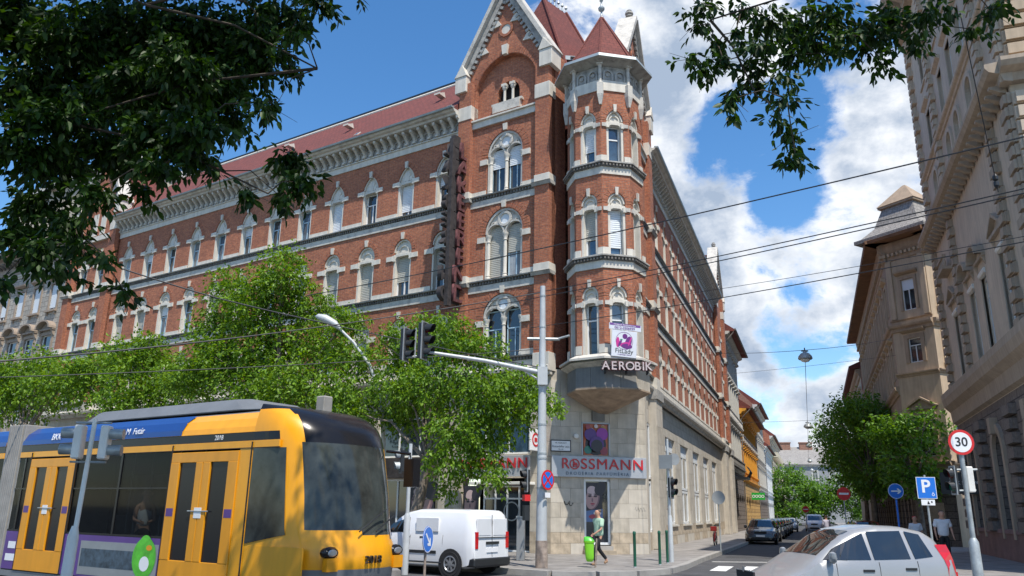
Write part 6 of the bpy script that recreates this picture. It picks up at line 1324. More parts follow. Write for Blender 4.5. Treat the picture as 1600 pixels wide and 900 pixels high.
ru = MB(); ru.tube([(-.5, -2.3, 2.75), (-.95, -2.45, 2.7), (-1.0, -2.45, 2.5)], .03, 6); ru.box(-1.12, -.9, -2.56, -2.36, 2.1, 2.6); tp('mirror', 'tram_black', ru)
for x in (1.2, 3.6, 6.8, 11, 16): w = MB(); w.lathe([(.3, 0), (.33, .02), (.33, .1), (.3, .12)], 18); tp('wheel', 'tram_grey', w, T(x, -.25, .34) @ Matrix.Rotation(R(90), 4, 'X'))

# ================================================================== cars
def car(name, label, cat, X, L, W_, H, prof, belt, glass, ws, paint, wheels=(.8, .78), wr=.31, rear_ws=None, trim='black_metal', group=None, tail=(.15, .22), van=False, front=True, rear=True, headz=.66, z0=.2, extra=None):
    root = thing(name, label, cat, X, group)
    def top(x):
        for i in range(len(prof) - 1):
            if prof[i][0] <= x <= prof[i + 1][0]: t = (x - prof[i][0]) / max(1e-6, prof[i + 1][0] - prof[i][0]); return prof[i][1] * (1 - t) + prof[i + 1][1] * t
        return prof[-1][1]
    def bl(x): return min(top(x), belt[0] + (belt[1] - belt[0]) * x / L)
    def hw(x):
        u = min(1, x / .55); v = min(1, (L - x) / (.30 if van else .5)); return W_ / 2 * (.80 + .20 * math.sin(u * math.pi / 2) ** .8) * (.88 + .12 * math.sin(v * math.pi / 2) ** .8)
    def rg(x):
        w = hw(x); zb = z0 + .10 * max(0, 1 - x / .3) + .10 * max(0, 1 - (L - x) / .3); zt = top(x); zs = bl(x); gh = max(0, zt - zs); k = min(1, gh / .3)
        wt = w * (.93 - (.06 if van else .17) * k); a = zs - .02 if gh > .02 else zt - .06
        return [(w * .80, zb), (w * .96, zb + .06), (w, (zb + a) * .5), (w * .985, a - .12), (w * .955, a), (wt + .015, max(a + .002, zt - .09)), (wt * .95, zt - .03), (wt * .78, zt), (wt * .4, zt + .012)]
    xs = sorted(set([0, .04, .12, .25, L - .2, L - .08, L - .02, L] + [p[0] for p in prof] + [L * i / 26 for i in range(1, 26)])); rings = []
    for x in xs:
        r = rg(x); rings.append([(x, y, z) for y, z in r] + [(x, -y, z) for y, z in r[::-1]])
    mb = MB(); mb.loft(rings, 0); mb.obj('body', paint, X, root, smooth=50)
    def ys(x, z):
        r = rg(x); a, b = r[4], r[5]
        if z <= a[1]: a, b = r[3], r[4]
        t = (z - a[1]) / max(1e-4, b[1] - a[1]); return a[0] + (b[0] - a[0]) * min(1, max(0, t))
    for sg in (1, -1):
        for poly in glass:
            g = MB(); n = 6
            # polygon given as lower and upper chains sampled along x
            lo, hi = poly; V = []
            for i in range(n + 1):
                t = i / n; xl = lo[0][0] + (lo[1][0] - lo[0][0]) * t; zl = lo[0][1] + (lo[1][1] - lo[0][1]) * t; xh = hi[0][0] + (hi[1][0] - hi[0][0]) * t; zh = hi[0][1] + (hi[1][1] - hi[0][1]) * t
                V += [(xl, sg * (ys(xl, zl) + .008), zl), (xh, sg * (ys(xh, zh) + .008), zh)]
            g.add(V, [(2 * i, 2 * i + 2, 2 * i + 3, 2 * i + 1) for i in range(n)]); g.obj('side_window', 'car_glass', X, root, recalc=False)
        for wx in wheels:
            x = wx if wx < L / 2 or wx > 1.5 else L - wx
            wx_ = wheels[0] if wx == wheels[0] else L - wheels[1]
            y = hw(wx_)
            a = MB(); a.lathe([(wr + .07, 0), (wr + .07, .02)], 24); a.obj('wheel_arch', 'rubber', X @ T(wx_, sg * (y - .008), wr) @ Matrix.Rotation(R(-90 * sg), 4, 'X'), root)
            t = MB(); t.lathe([(wr * .66, 0), (wr * .97, .0), (wr, .02), (wr, .16), (wr * .95, .18), (wr * .66, .17)], 24); wh = t.obj('wheel', 'rubber', X @ T(wx_, sg * (y - .16), wr) @ Matrix.Rotation(R(-90 * sg), 4, 'X'), root, smooth=40)
            q = MB(); q.lathe([(wr * .64, .12), (wr * .66, .185), (wr * .58, .19), (wr * .5, .15)], 20); q.lathe([(.07, .12), (.07, .185), (.03, .19)], 10)
            for k in range(7): q.box(-.028, .028, .04, wr * .62, .15, .178, 0, RZ(k * 360 / 7))
            q.obj('rim', 'alloy', WM[wh.name], wh)
        # seams, sill trim, handles, mirror
        d = MB(); 
        for hx, hz in ((extra or {}).get('handles', ((L * .52, bl(L * .5) - .16), (L * .74, bl(L * .7) - .15)))): d.box(hx - .1, hx + .1, sg * (ys(hx, hz) + .004) - .012, sg * (ys(hx, hz) + .004) + .012, hz - .02, hz + .02)
        d.obj('door_handle', trim, X, root)
        d = MB()
        for sx in (extra or {}).get('seams', (L * .36, L * .58, L * .78)):
            pts = [(sx, sg * (ys(sx, z) + .004), z) for z in [.34 + (bl(sx) - .37) * q / 8 for q in range(9)]]; d.tube(pts, .005, 4)
        d.obj('door_seam', 'rubber', X, root)
        zz = z0 + .14; d = MB(); pts = [(x, sg * (hw(x) + .004), zz) for x in [L * (.26 + .05 * i) for i in range(11)]]; d.tube(pts, .03 if not van else .022, 5); d.obj('sill_trim', trim, X, root)
        mx = ws[0] + .18; mz = bl(mx) + .06; d = MB(); d.lathe([(.02, -.09), (.07, -.06), (.085, 0), (.07, .08), (.02, .1)], 8, 0, T(mx, sg * (hw(mx) + .05), mz) @ Matrix.Diagonal((.7, 1.2, 1, 1))); d.obj('wing_mirror', trim if van else paint, X, root, smooth=50)
    def screen(xa, xb, name, m='car_glass', f=.86):
        g = MB(); n = 6; V = []
        for i in range(n + 1):
            x = xa + (xb - xa) * i / n; r = rg(x); z = r[8][1]; y6 = r[6][0] * f * 1.06; y7 = r[7][0] * f * 1.1; V += [(x, -y6, r[6][1] + .012), (x, -y7, r[7][1] + .010), (x, 0, z + .012), (x, y7, r[7][1] + .010), (x, y6, r[6][1] + .012)]
        g.add(V, [(5 * i + j, 5 * i + j + 1, 5 * i + j + 6, 5 * i + j + 5) for i in range(n) for j in range(4)]); g.obj(name, m, X, root, smooth='all', recalc=False)
    screen(ws[0] + .04, ws[1] - .03, 'windscreen')
    if rear_ws: screen(rear_ws[0], rear_ws[1], 'rear_window')
    if front:
        for sg in (1, -1):
            h = MB(); 
            V = []
            for k in range(6):
                x = .02 + k * .085; z1_ = headz - .06 + k * .006; z2_ = min(headz + .08 + k * .012, bl(x) - .02); V += [(x, sg * (ys(x, z1_) + .006), z1_), (x, sg * (ys(x, z2_) + .006), z2_)]
            h.add(V, [(2 * k, 2 * k + 2, 2 * k + 3, 2 * k + 1) for k in range(5)])
            h.obj('headlight', 'lamp_glass', X, root, recalc=False)
            f_ = MB(); f_.lathe([(.05, 0), (.055, .01)], 10, 0, T(.01, sg * W_ * .33, .36) @ Matrix.Rotation(R(-90), 4, 'Y')); f_.obj('fog_lamp', 'lamp_glass', X, root)
        g = MB(); g.box(-.015, .03, -.36, .36, headz - .02, headz + .10); g.box(-.016, .03, -.5, .5, .28, .42); g.obj('grille', 'rubber', X, root, bevel=.01)
        g = MB()
        g.box(-.022, .0, -.37, .37, headz + .10, headz + .115); g.lathe([(.045, 0), (.05, .01)], 12, 0, T(-.02, 0, headz + .13) @ Matrix.Rotation(R(-90), 4, 'Y')); g.obj('grille_trim', 'alloy', X, root)
        g = MB(); g.box(-.03, -.015, -.26, .26, .45, .56); g.obj('number_plate', 'sign_white', X, root)
    if rear:
        for sg in (1, -1):
            h = MB(); za, zb = (.62, bl(L - .1) + .22) if not van else (.72, 1.15); n = 5
            for k in range(0 if van else n):
                z = za + (zb - za) * k / n; z2 = za + (zb - za) * (k + 1) / n; xo = 0 if van else max(0, (z - .9)) * .35; xo2 = 0 if van else max(0, (z2 - .9)) * .35
                xa = L - .16 - xo; xa2 = L - .16 - xo2; h.add([(xa - tail[0] * .4, sg * (ys(xa - .06, min(z, bl(xa) + .2)) + .008), z), (min(L - .02, xa + .14), sg * (ys(min(L - .02, xa + .14), z) + .008), z), (min(L - .02, xa2 + .14), sg * (ys(min(L - .02, xa2 + .14), z2) + .008), z2), (xa2 - tail[0] * .4, sg * (ys(xa2 - .06, min(z2, bl(xa2) + .2)) + .008), z2)], [(0, 1, 2, 3)])
            h.box(L - .03, L + .012, sg * hw(L) * .97 - (.12 if sg > 0 else 0), sg * hw(L) * .97 + (.12 if sg < 0 else 0), za, min(zb, top(L - .05) - .1)); h.obj('tail_light', 'tail_red', X, root, recalc=False)
        g = MB(); g.box(L + .002, L + .02, -.26, .26, .62, .73); g.obj('number_plate', 'sign_white', X, root); g = MB(); g.box(L - .04, L + .03, -W_ * .42, W_ * .42, .24, .44); g.obj('rear_bumper', trim if van else paint, X, root, bevel=.02)
    return root
mat('lamp_glass', (.45, .47, .48), rough=.12, metal=.4, var=.1); mat('tail_red', (.55, .01, .015), rough=.2, var=.05, coat=.5)
mat('paint_silver', (.32, .325, .33), rough=.36, metal=.2, var=.03, coat=.6); mat('paint_white', (.74, .75, .76), rough=.3, var=.03, coat=.6); mat('paint_graphite', (.045, .042, .045), rough=.25, metal=.3, var=.04, coat=.7); mat('paint_black', (.02, .022, .026), rough=.22, var=.04, coat=.7)
mat('paint_blue', (.03, .05, .09), rough=.25, metal=.2, var=.04, coat=.7); mat('paint_red', (.26, .015, .015), rough=.25, var=.04, coat=.7); mat('paint_grey', (.16, .165, .17), rough=.3, metal=.3, var=.04, coat=.6)
def heading(x, y, rearward_az): return FRM((x, y, 0), rearward_az - 90)
pA = [(0, .42), (.06, .56), (.3, .68), (.72, .86), (1.0, 1.04), (1.5, 1.37), (1.75, 1.48), (2.15, 1.555), (2.65, 1.54), (3.02, 1.47), (3.22, 1.36), (3.4, 1.06), (3.47, .85), (3.5, .5)]
glA = [(((1.05, .99), (1.9, 1.0)), ((1.25, 1.16), (1.85, 1.43))), (((1.96, 1.0), (2.62, 1.02)), ((1.93, 1.455), (2.55, 1.475))), (((2.70, 1.02), (3.04, 1.06)), ((2.63, 1.47), (2.90, 1.42)))]
car('silver_hatchback', 'silver compact hatchback with a tall red tail lamp driving across the lower right corner', 'car', heading(4.17, 14.70, 83), 3.5, 1.74, 1.56, pA, (.93, 1.04), glA, (.98, 1.72), 'paint_silver', (.66, .58), .31, rear_ws=(3.1, 3.38))
pV = [(0, .5), (.05, .72), (.25, .86), (.8, 1.06), (1.0, 1.16), (1.5, 1.56), (1.8, 1.72), (2.2, 1.80), (3.2, 1.81), (4.0, 1.79), (4.12, 1.70), (4.2, 1.3), (4.22, .5)]; pV = [(a, b * .955 if b > 1.1 else b) for a, b in pV]
glV = [(((1.05, 1.08), (1.98, 1.1)), ((1.35, 1.33), (1.98, 1.50)))]
vn = car('white_delivery_van', 'small white panel van with blind rear doors driving away past the shop entrance', 'van', heading(-3.95, 25.05, 123.5), 4.22, 1.84, 1.73, pV, (1.02, 1.10), glV, (.98, 1.72), 'paint_white', (.75, .72), .32, van=True, extra={'handles': ((1.95, .98), (2.5, .98)), 'seams': (1.15, 2.05, 3.2)})
Xv = WM[vn.name]; b = MB(); b.tube([(4.222, 0, .5), (4.2, 0, 1.6)], .01, 4); b.box(4.2, 4.235, -.75, .75, 1.0, 1.015); b.obj('door_seam', 'rubber', Xv, vn); b = MB(); b.box(4.22, 4.245, -.3, .3, .83, .9); b.obj('door_handle', 'black_metal', Xv, vn)
for a, c in ((-.72, -.06), (.06, .72)): b = MB(); b.box(4.18, 4.215, a, c, 1.05, 1.5); b.obj('door_panel', 'paint_white', Xv, vn, bevel=.012)
b = MB(); b.box(3.9, 4.26, -.86, .86, .26, .48); b.obj('bumper', 'black_metal', Xv, vn, bevel=.03)
for sg in (1, -1):
    b = MB(); b.box(2.25, 3.05, sg * .895 - .01, sg * .895 + .008, 1.13, 1.5); b.obj('side_panel', 'paint_white', Xv, vn, bevel=.01); b = MB(); b.box(.95, 3.0, sg * .915 - .01, sg * .915 + .012, .56, .64); b.obj('rubbing_strip', 'black_metal', Xv, vn, bevel=.005)
pS = [(0, .45), (.05, .66), (.3, .80), (1.15, .95), (1.3, 1.0), (1.95, 1.36), (2.3, 1.44), (3.0, 1.46), (4.0, 1.42), (4.35, 1.28), (4.58, .98), (4.65, .5)]
glS = [(((1.35, .96), (2.2, .97)), ((1.62, 1.14), (2.2, 1.35))), (((2.28, .97), (3.1, .98)), ((2.28, 1.36), (3.05, 1.37))), (((3.18, .98), (3.95, 1.02)), ((3.13, 1.36), (3.75, 1.33)))]
def parked(s, paint, label, d=3.05, prof=pS, gl=glS, H=1.46, W_=1.81, back=False, nm='parked_car', group='cars parked along the left kerb of the side street', L=4.65, bt=(.92, 1.0), ws=(1.25, 2.0)):
    x, y = lp(FR, -s, d); 
    return car(nm, label, 'car', heading(x, y, 20.53), L, W_, H, prof, bt, gl, ws, paint, (.85, .85), .31, rear_ws=(4.05, 4.4) if L > 4 else None, group=group)
k0 = parked(19.2, 'paint_graphite', 'dark brown estate car parked at the front of the row, facing the crossing')
X0 = WM[k0.name]
for sg in (1, -1): b = MB(); b.tube([(2.1, sg * .6, 1.46), (2.3, sg * .6, 1.50), (3.8, sg * .6, 1.48), (4.0, sg * .6, 1.44)], .016, 5); b.obj('roof_rail', 'alloy', X0, k0)
for i, (s, p, l) in enumerate(((25.2, 'paint_black', 'black car parked second in the row behind the dark brown estate'), (31.0, 'paint_blue', 'dark blue car parked third in the kerbside row'), (36.6, 'paint_black', 'black car parked fourth in the kerbside row'), (42.4, 'paint_grey', 'grey car parked fifth in the kerbside row'), (48.4, 'paint_blue', 'dark car parked sixth in the kerbside row'), (54.6, 'paint_grey', 'grey car parked seventh, near the far end of the kerbside row'), (62, 'paint_silver', 'pale silver car parked beyond the dark row, left of the white van'))): parked(s, p, l, 3.05 if i < 6 else 3.4)
x, y = lp(FR, -70, 6.0); wv_ = car('white_van', 'white delivery van coming down the middle of the side street', 'van', heading(x, y, 20.53), 4.9, 1.95, 1.95, [(a * 1.16, b * 1.08) for a, b in pV], (1.12, 1.2), [], (1.15, 1.98), 'paint_white', (.8, .8), .33, van=True, headz=.74)
def pr_(s, d, paint, lab, nm='parked_car'): x, y = lp(FQ, s, d); return car(nm, lab, 'car', heading(x, y, 20.53), 4.65, 1.81, 1.46, pS, (.92, 1.0), glS, (1.25, 2.0), paint, (.85, .85), .31, rear_ws=(4.05, 4.4), group='cars parked on the right of the side street')
pr_(14.5, 4.1, 'paint_red', 'dark red car parked at the right kerb behind the no-entry sign'); pr_(8.9, 4.2, 'paint_red', 'red car parked nearest the crossing on the right, half hidden by the silver hatchback'); pr_(21, 4.1, 'paint_black', 'black car parked behind the dark red ones, under the trees'); pr_(-1.5, 2.0, 'paint_grey', 'pale grey car parked behind the silver hatchback by the parking sign') if False else None
# ================================================================== masts, signals, signs, street furniture
ZP = .15
def pole(name, label, cat, base, topz, r0, r1, m='steel', lean=(0, 0), sleeve=None, rust=None):
    t = thing(name, label, cat, T(*base)); mb = MB(); x, y, z = base
    mb.tube([(x, y, z), (x + lean[0], y + lean[1], topz)], [r0, r1], 14); mb.obj('pole', m, Matrix(), t, smooth=50)
    if sleeve: b = MB(); b.tube([(x, y, z), (x + lean[0] * sleeve / topz, y, z + sleeve - .08), (x + lean[0] * sleeve / topz, y, z + sleeve)], [sleeve_r * 1.0 for sleeve_r in (r0 * 1.75, r0 * 1.55, r0 * 1.1)], 14); b.obj('pole_sleeve', m, Matrix(), t, smooth=50)
    if rust: b = MB(); b.tube([(x, y, z), (x, y, z + rust)], [r0 * 1.06, r0 * 1.02], 14); b.obj('pole_foot', 'pole_rust', Matrix(), t, smooth=50)
    return t
def signal(root, X, n=3, h=1.0, back='sign_back', housing='black_metal', lit=None, bp=True, name='signal_head'):
    """signal head in frame X: origin at its centre, lamps facing +y"""
    w = .26 * h; u = h / n; mb = MB(); mb.box(-w / 2, w / 2, -.14 * h, .06 * h, -h / 2, h / 2); s = mb.obj(name, housing, X, root, bevel=.015)
    if bp: b = MB(); b.box(-w * .72, w * .72, -.01, .02, -h / 2 - .04, h / 2 + .04); b.obj('backing_board', back, X, s, bevel=.005)
    for i in range(n):
        z = h / 2 - u * (i + .5); r = u * .36; Y = Matrix.Rotation(R(-90), 4, 'X')
        l_ = MB(); l_.lathe([(r, .0), (r * .9, .03)], 12); l_.obj('lens', ('lens_red', 'lens_amber', 'lens_green')[i if n == 3 else (0, 2)[i]], X @ T(0, .06 * h, z) @ Y, s)
        v = MB(); V = []; F_ = []; k = 12
        for j in range(k + 1):
            a = R(-35 + 250 * j / k); d = .26 * h; V += [(r * 1.12 * math.cos(a), .06 * h, z + r * 1.12 * math.sin(a)), (r * 1.08 * math.cos(a), .06 * h + d * (.75 + .25 * math.sin(a)), z + r * 1.08 * math.sin(a))]
        v.add(V, [(2 * j, 2 * j + 1, 2 * j + 3, 2 * j + 2) for j in range(k)]); v.obj('visor', housing if back != 'white_plastic' else 'galvanised', X, s, recalc=False)
    return s
mat('lens_red', (.10, .012, .01), rough=.25, var=0); mat('lens_amber', (.12, .06, .01), rough=.25, var=0); mat('lens_green', (.01, .10, .06), rough=.25, var=0)
# tall pale grey mast with a signal arm
MP = pole('tall_mast', 'tall pale grey steel mast with a rusty foot and a long signal arm', 'pole', (.97, 24.0, ZP), 8.55, .172, .082, rust=.75)
b = MB(); 
for z in (2.35, 3.2, 3.35, 4.2, 7.2, 8.2): b.tube([(.97, 24.0, z), (.97, 24.0, z + .05)], .172 - .0107 * z + .012, 14)
b.tube([(.5, 24.0, 6.85), (1.5, 24.0, 6.85)], .05, 8); b.tube([(1.4, 24.0, 6.85), (1.8, 23.9, 6.95)], .035, 8); b.obj('clamp', 'galvanised', Matrix(), MP)
b = MB(); b.tube([(.95, 23.9, 5.78), (-.8, 23.5, 6.05), (-2.62, 23.2, 6.25)], [.075, .06, .045], 10); b.tube([(.95, 23.9, 5.5), (.4, 23.8, 5.82)], .03, 6); b.box(.82, 1.12, 23.78, 23.9, 5.4, 5.95); ar = b.obj('signal_arm', 'steel', Matrix(), MP, smooth=50)
for (x, y, z, h) in ((-3.15, 23.25, 6.46, .95), (-2.6, 23.2, 6.57, 1.08)): 
    sg_ = thing('traffic_light', 'three-lamp black traffic light on the signal arm, ' + ('outermost at its tip' if x < -3 else 'the one nearer the mast'), 'traffic light', FRM((x, y, z), 112), 'traffic lights on the mast arm')
    s_ = signal(sg_, WM[sg_.name] @ Matrix(), 3, h, 'white_plastic' if False else 'sign_back')
b = MB(); b.tube([(-3.1, 23.2, 6.05), (-2.5, 23.2, 6.15)], .03, 6); b.tube([(-2.86, 23.2, 6.05), (-2.86, 23.2, 6.95)], .028, 6); b.obj('bracket', 'galvanised', Matrix(), MP)
# pedestrian signal on the far side of the mast
ps = thing('pedestrian_signal', 'small black pedestrian signal left of the tall mast with a red and white notice below', 'traffic light', FRM((.52, 24.2, 2.6), 250)); signal(ps, WM[ps.name], 2, .62, bp=True)
b = MB(); b.box(-.1, .1, -.08, .08, -1.15, -.72); b.obj('push_button_box', 'black_metal', WM[ps.name], ps); b = MB(); b.box(-.11, .11, -.09, .09, -.6, -.42); b.obj('notice', 'sign_red', WM[ps.name], ps)
for x, z0_, z1_ in ((.62, .15, 1.5),):
    gp = thing('grey_cabinet', 'slim grey post cabinet standing behind the tall mast', 'cabinet', FRM((.42, 27.4, ZP), 190)); b = MB(); b.box(-.13, .13, -.1, .1, 0, 1.35); b.obj('body', 'sign_back', WM[gp.name], gp, bevel=.01); b = MB(); b.box(-.15, .15, -.12, .12, 1.35, 1.4); b.obj('lid', 'galvanised', WM[gp.name], gp)
def disc(mb, r, y0=0, y1=.012, m=0, n=32, ry=1): mb.pxz([(r * math.cos(2 * math.pi * i / n), r * ry * math.sin(2 * math.pi * i / n)) for i in range(n)], y0, y1, m)
def sign_face(kind, X, root, d=.6):
    r = d / 2; P = lambda name, mats, mb: mb.obj(name, mats, X, root)
    if kind == 'speed':
        b = MB(); disc(b, r); P('sign_plate', 'sign_red', b); b = MB(); disc(b, r * .79, .0121, .016); P('sign_field', 'sign_white', b); inst('letters', text_mesh('30', r * 1.0, 'sign_black', extrude=.003, offset=.004), X @ T(0, .018, 0) @ TXT, root)
    if kind == 'noentry':
        b = MB(); disc(b, r); P('sign_plate', 'sign_red', b); b = MB(); b.box(-r * .72, r * .72, .0121, .016, -r * .14, r * .14); P('bar', 'sign_white', b)
    if kind in ('right', 'downright'):
        b = MB(); disc(b, r); P('sign_plate', 'sign_blue', b); b = MB(); b.pxz([(r * .6, r * .09), (-r * .3, r * .09), (-r * .12, r * .32), (-r * .3, r * .36), (-r * .72, 0), (-r * .3, -r * .36), (-r * .12, -r * .32), (-r * .3, -r * .09), (r * .6, -r * .09)], .0121, .016)
        b.obj('arrow', 'sign_white', X @ (Matrix.Rotation(R(-45 if kind == 'downright' else 0), 4, 'Y')), root)
        b = MB(); b.ring(0, 0, r * .93, r * .98, .0121, .015, n=32); P('rim', 'sign_white', b)
    if kind == 'nostop':
        b = MB(); disc(b, r); P('sign_plate', 'sign_red', b); b = MB(); disc(b, r * .8, .0121, .015); P('sign_field', 'sign_blue', b)
        b = MB()
        for a in (45, -45): b.box(-r * .8, r * .8, .0155, .018, -r * .1, r * .1, 0, Matrix.Rotation(R(a), 4, 'Y'))
        P('cross', 'sign_red', b)
    if kind == 'parking':
        b = MB(); b.box(-r, r, 0, .012, -r * 1.15, r * 1.15, 0); P('sign_plate', 'sign_white', b); b = MB(); b.box(-r * .95, r * .95, .0121, .014, -r * 1.1, r * 1.1); P('sign_field', 'sign_blue', b)
        inst('letters', text_mesh('P', r * 1.9, 'sign_white', extrude=.003, offset=.012), X @ T(r * .08, .016, r * .1) @ TXT, root); b = MB(); b.ring(-r * .62, -r * .72, r * .1, r * .15, .0141, .016, n=12); b.box(-r * .64, -r * .58, .0141, .016, -r * .6, -r * .45); P('symbol', 'sign_white', b)
        b = MB(); b.box(-r * .7, r * .7, 0, .012, -r * 1.85, r * -1.25); P('sub_plate', 'sign_white', b); b = MB(); b.pxz([(-.2 * r, -1.75 * r), (.0, -1.35 * r), (.12 * r, -1.75 * r)], .0121, .014); b.box(-.45 * r, -.3 * r, .0121, .014, -1.6 * r, -1.4 * r); P('symbol', 'sign_black', b)
    b = MB(); (disc(b, r * 1.0, -.006, -.001) if kind != 'parking' else b.box(-r, r, -.008, -.001, -r * 1.15, r * 1.15)); P('sign_back', 'sign_back', b)
def sign_on_post(name, label, base, z, face, kind, d, post_r=.03, lean=(0, 0), m='galvanised', sleeve=None, above=.35, x_off=(0, 0)):
    t = thing(name, label, 'road sign', T(*base)); b = MB(); x, y, zb = base; tz = z + above; b.tube([(x, y, zb), (x + lean[0], y + lean[1], tz)], post_r, 10); b.obj('post', m, Matrix(), t, smooth=50)
    if sleeve: b = MB(); b.tube([(x, y, zb), (x + lean[0] * .3, y, zb + sleeve - .1), (x + lean[0] * .3, y, zb + sleeve)], [post_r * 2.1, post_r * 1.9, post_r * 1.1], 12); b.obj('sleeve', m, Matrix(), t, smooth=50)
    f = (z - zb) / (tz - zb); o = az(face) * (post_r + .02); sign_face(kind, FRM((x + lean[0] * f + o.x + x_off[0], y + lean[1] * f + o.y + x_off[1], z), face), t, d); return t
ns = thing('no_stopping_sign', 'round blue and red no-stopping sign clamped to the tall grey mast', 'road sign', FRM((1.13, 23.80, 2.6), 132)); sign_face('nostop', WM[ns.name], ns, .58); b = MB(); b.box(-.12, .12, 0, .01, -.5, -.36); b.obj('sub_plate', 'sign_white', WM[ns.name], ns)
sign_on_post('keep_right_sign', 'round blue keep-right arrow sign on a short post in front of the white van', (-2.12, 21.4, 0), .97, 108, 'downright', .66, .035, above=-.3 + .3, m='pole_rust')
P30 = sign_on_post('speed_limit_sign', 'round red and white 30 speed limit sign on a tall grey pole at the right', (11.25, 20.0, 0), 3.52, 185, 'speed', .62, .06, lean=(-.02, 0), sleeve=1.25, above=.2)
b = MB(); b.box(-.16, .16, -.02, .14, -.3, .32); s1 = b.obj('signal_back', 'white_plastic', FRM((11.35, 20.15, 2.62), 100), P30, bevel=.02); b = MB(); b.tube([(10.9, 20, 2.85), (11.6, 20.05, 2.87)], .03, 6); b.tube([(10.95, 20, 2.35), (11.5, 20.05, 2.37)], .025, 6); b.obj('bracket', 'galvanised', Matrix(), P30)
tl = thing('traffic_light', 'dark two-lamp pedestrian signal seen from the side behind the 30 sign pole', 'traffic light', FRM((10.98, 20.05, 2.6), 265)); signal(tl, WM[tl.name], 2, .62)
sign_on_post('parking_sign', 'square blue P parking sign on a post above the silver hatchback', (13.32, 26.0, ZP), 2.62, 188, 'parking', .58, .035, above=.4)
sign_on_post('arrow_sign', 'round blue sign with a white arrow pointing right, under the dark trees', (16.13, 34.0, ZP), 2.75, 188, 'right', .62, .04, above=.05, m='sign_blue') 
sg0 = [o for o in bpy.data.objects if o.name.startswith('arrow_sign')][0]
for c in sg0.children:
    pass
sign_on_post('no_entry_sign', 'nearer red no-entry sign on a thin post left of the blue arrow sign', (15.59, 38.0, ZP), 2.72, 188, 'noentry', .6, .03, above=.05)
sign_on_post('no_entry_sign', 'farther smaller red no-entry sign beside the white van', (27.9, 77.0, ZP), 2.3, 196, 'noentry', .6, .03, above=.05)
# old tram-stop style mast at the left with two white signal backs
LM = pole('signal_pole', 'leaning white signal pole in front of the tram at the left', 'pole', (-8.0, 15.2 - 5.2, 0), 3.0, .05, .045, 'white_plastic', lean=(.0, 0)) if False else None
LP = thing('signal_pole', 'slim white pole in front of the tram carrying two white signal boxes seen from behind', 'pole', T(-5.88, 11.2, 0)); b = MB(); b.tube([(-5.88, 11.2, 0), (-5.84, 11.25, 2.86)], [.033, .031], 12); b.tube([(-5.88, 11.2, 0), (-5.865, 11.2, 1.28), (-5.86, 11.2, 1.42)], [.08, .07, .04], 12); b.obj('pole', 'white_plastic', Matrix(), LP, smooth=50)
b = MB(); b.tube([(-6.1, 11.25, 2.81), (-5.6, 11.25, 2.81)], .016, 6); b.tube([(-6.1, 11.25, 2.27), (-5.6, 11.25, 2.27)], .016, 6); b.obj('bracket', 'galvanised', Matrix(), LP)
for (x, y, f, lab) in ((-6.03, 11.22, 262, 'white-backed signal with visors pointing left on the slim white pole'), (-5.64, 11.28, 82, 'white-backed signal with visors pointing right, on the slim white pole')):
    t = thing('traffic_light', lab, 'traffic light', FRM((x, y, 2.54), f) @ Matrix.Scale(.86, 4), 'signals on the white pole'); X = WM[t.name]; b = MB(); b.box(-.13, .13, -.09, .03, -.27, .27); h_ = b.obj('signal_head', 'white_plastic', X, t, bevel=.02)
    for z in (.14, -.12):
        v = MB(); v.lathe([(.085, .03), (.088, .24)], 14, 0, T(0, 0, z) @ Matrix.Rotation(R(-90), 4, 'X')); v.obj('visor', 'galvanised', X, h_, smooth=50)
# pole beside the van with a dark signal behind the tram front
SP = pole('signal_pole', 'grey steel signal pole between the tram and the white van', 'pole', (-2.8, 22.8, 0), 3.5, .055, .05, 'steel', sleeve=1.6)
t = thing('traffic_light', 'dark traffic light with silver visors beside the tram windscreen', 'traffic light', FRM((-3.05, 22.75, 3.02), 250)); signal(t, WM[t.name], 2, .62, back='black_metal', housing='black_metal')
for o in t.children_recursive:
    if o.name.startswith('visor'): o.data.materials.clear(); o.data.materials.append(M['galvanised'])
# corner signal post on the right of the chamfer
CS = pole('signal_post', 'pale grey post with a pedestrian signal and two blank plates by the bollards', 'pole', (5.46, 27.8, ZP), 4.2, .048, .042, 'steel', sleeve=1.5)
t = thing('pedestrian_signal', 'black pedestrian signal showing green on the post at the side street corner', 'traffic light', FRM((5.54, 27.74, 2.56), 128)); signal(t, WM[t.name], 2, .66)
b = MB(); b.box(-.24, .24, 0, .015, -.22, .24); b.obj('blank_plate', 'sign_back', FRM((5.36, 27.7, 3.4), 215), CS); b = MB(); disc(b, .2, 0, .015); b.obj('blank_plate', 'sign_back', FRM((5.66, 27.7, 3.5), 160), CS)
bs = sign_on_post('round_sign_back', 'grey back of a round road sign on a thin post above the red bicycle', (9.25, 36.1, ZP), 2.42, 180, 'none', .58, .028, above=.0)
b = MB(); disc(b, .29, 0, .012); b.obj('sign_plate', 'sign_back', FRM((9.25, 36.05, 2.42), 180), bs)
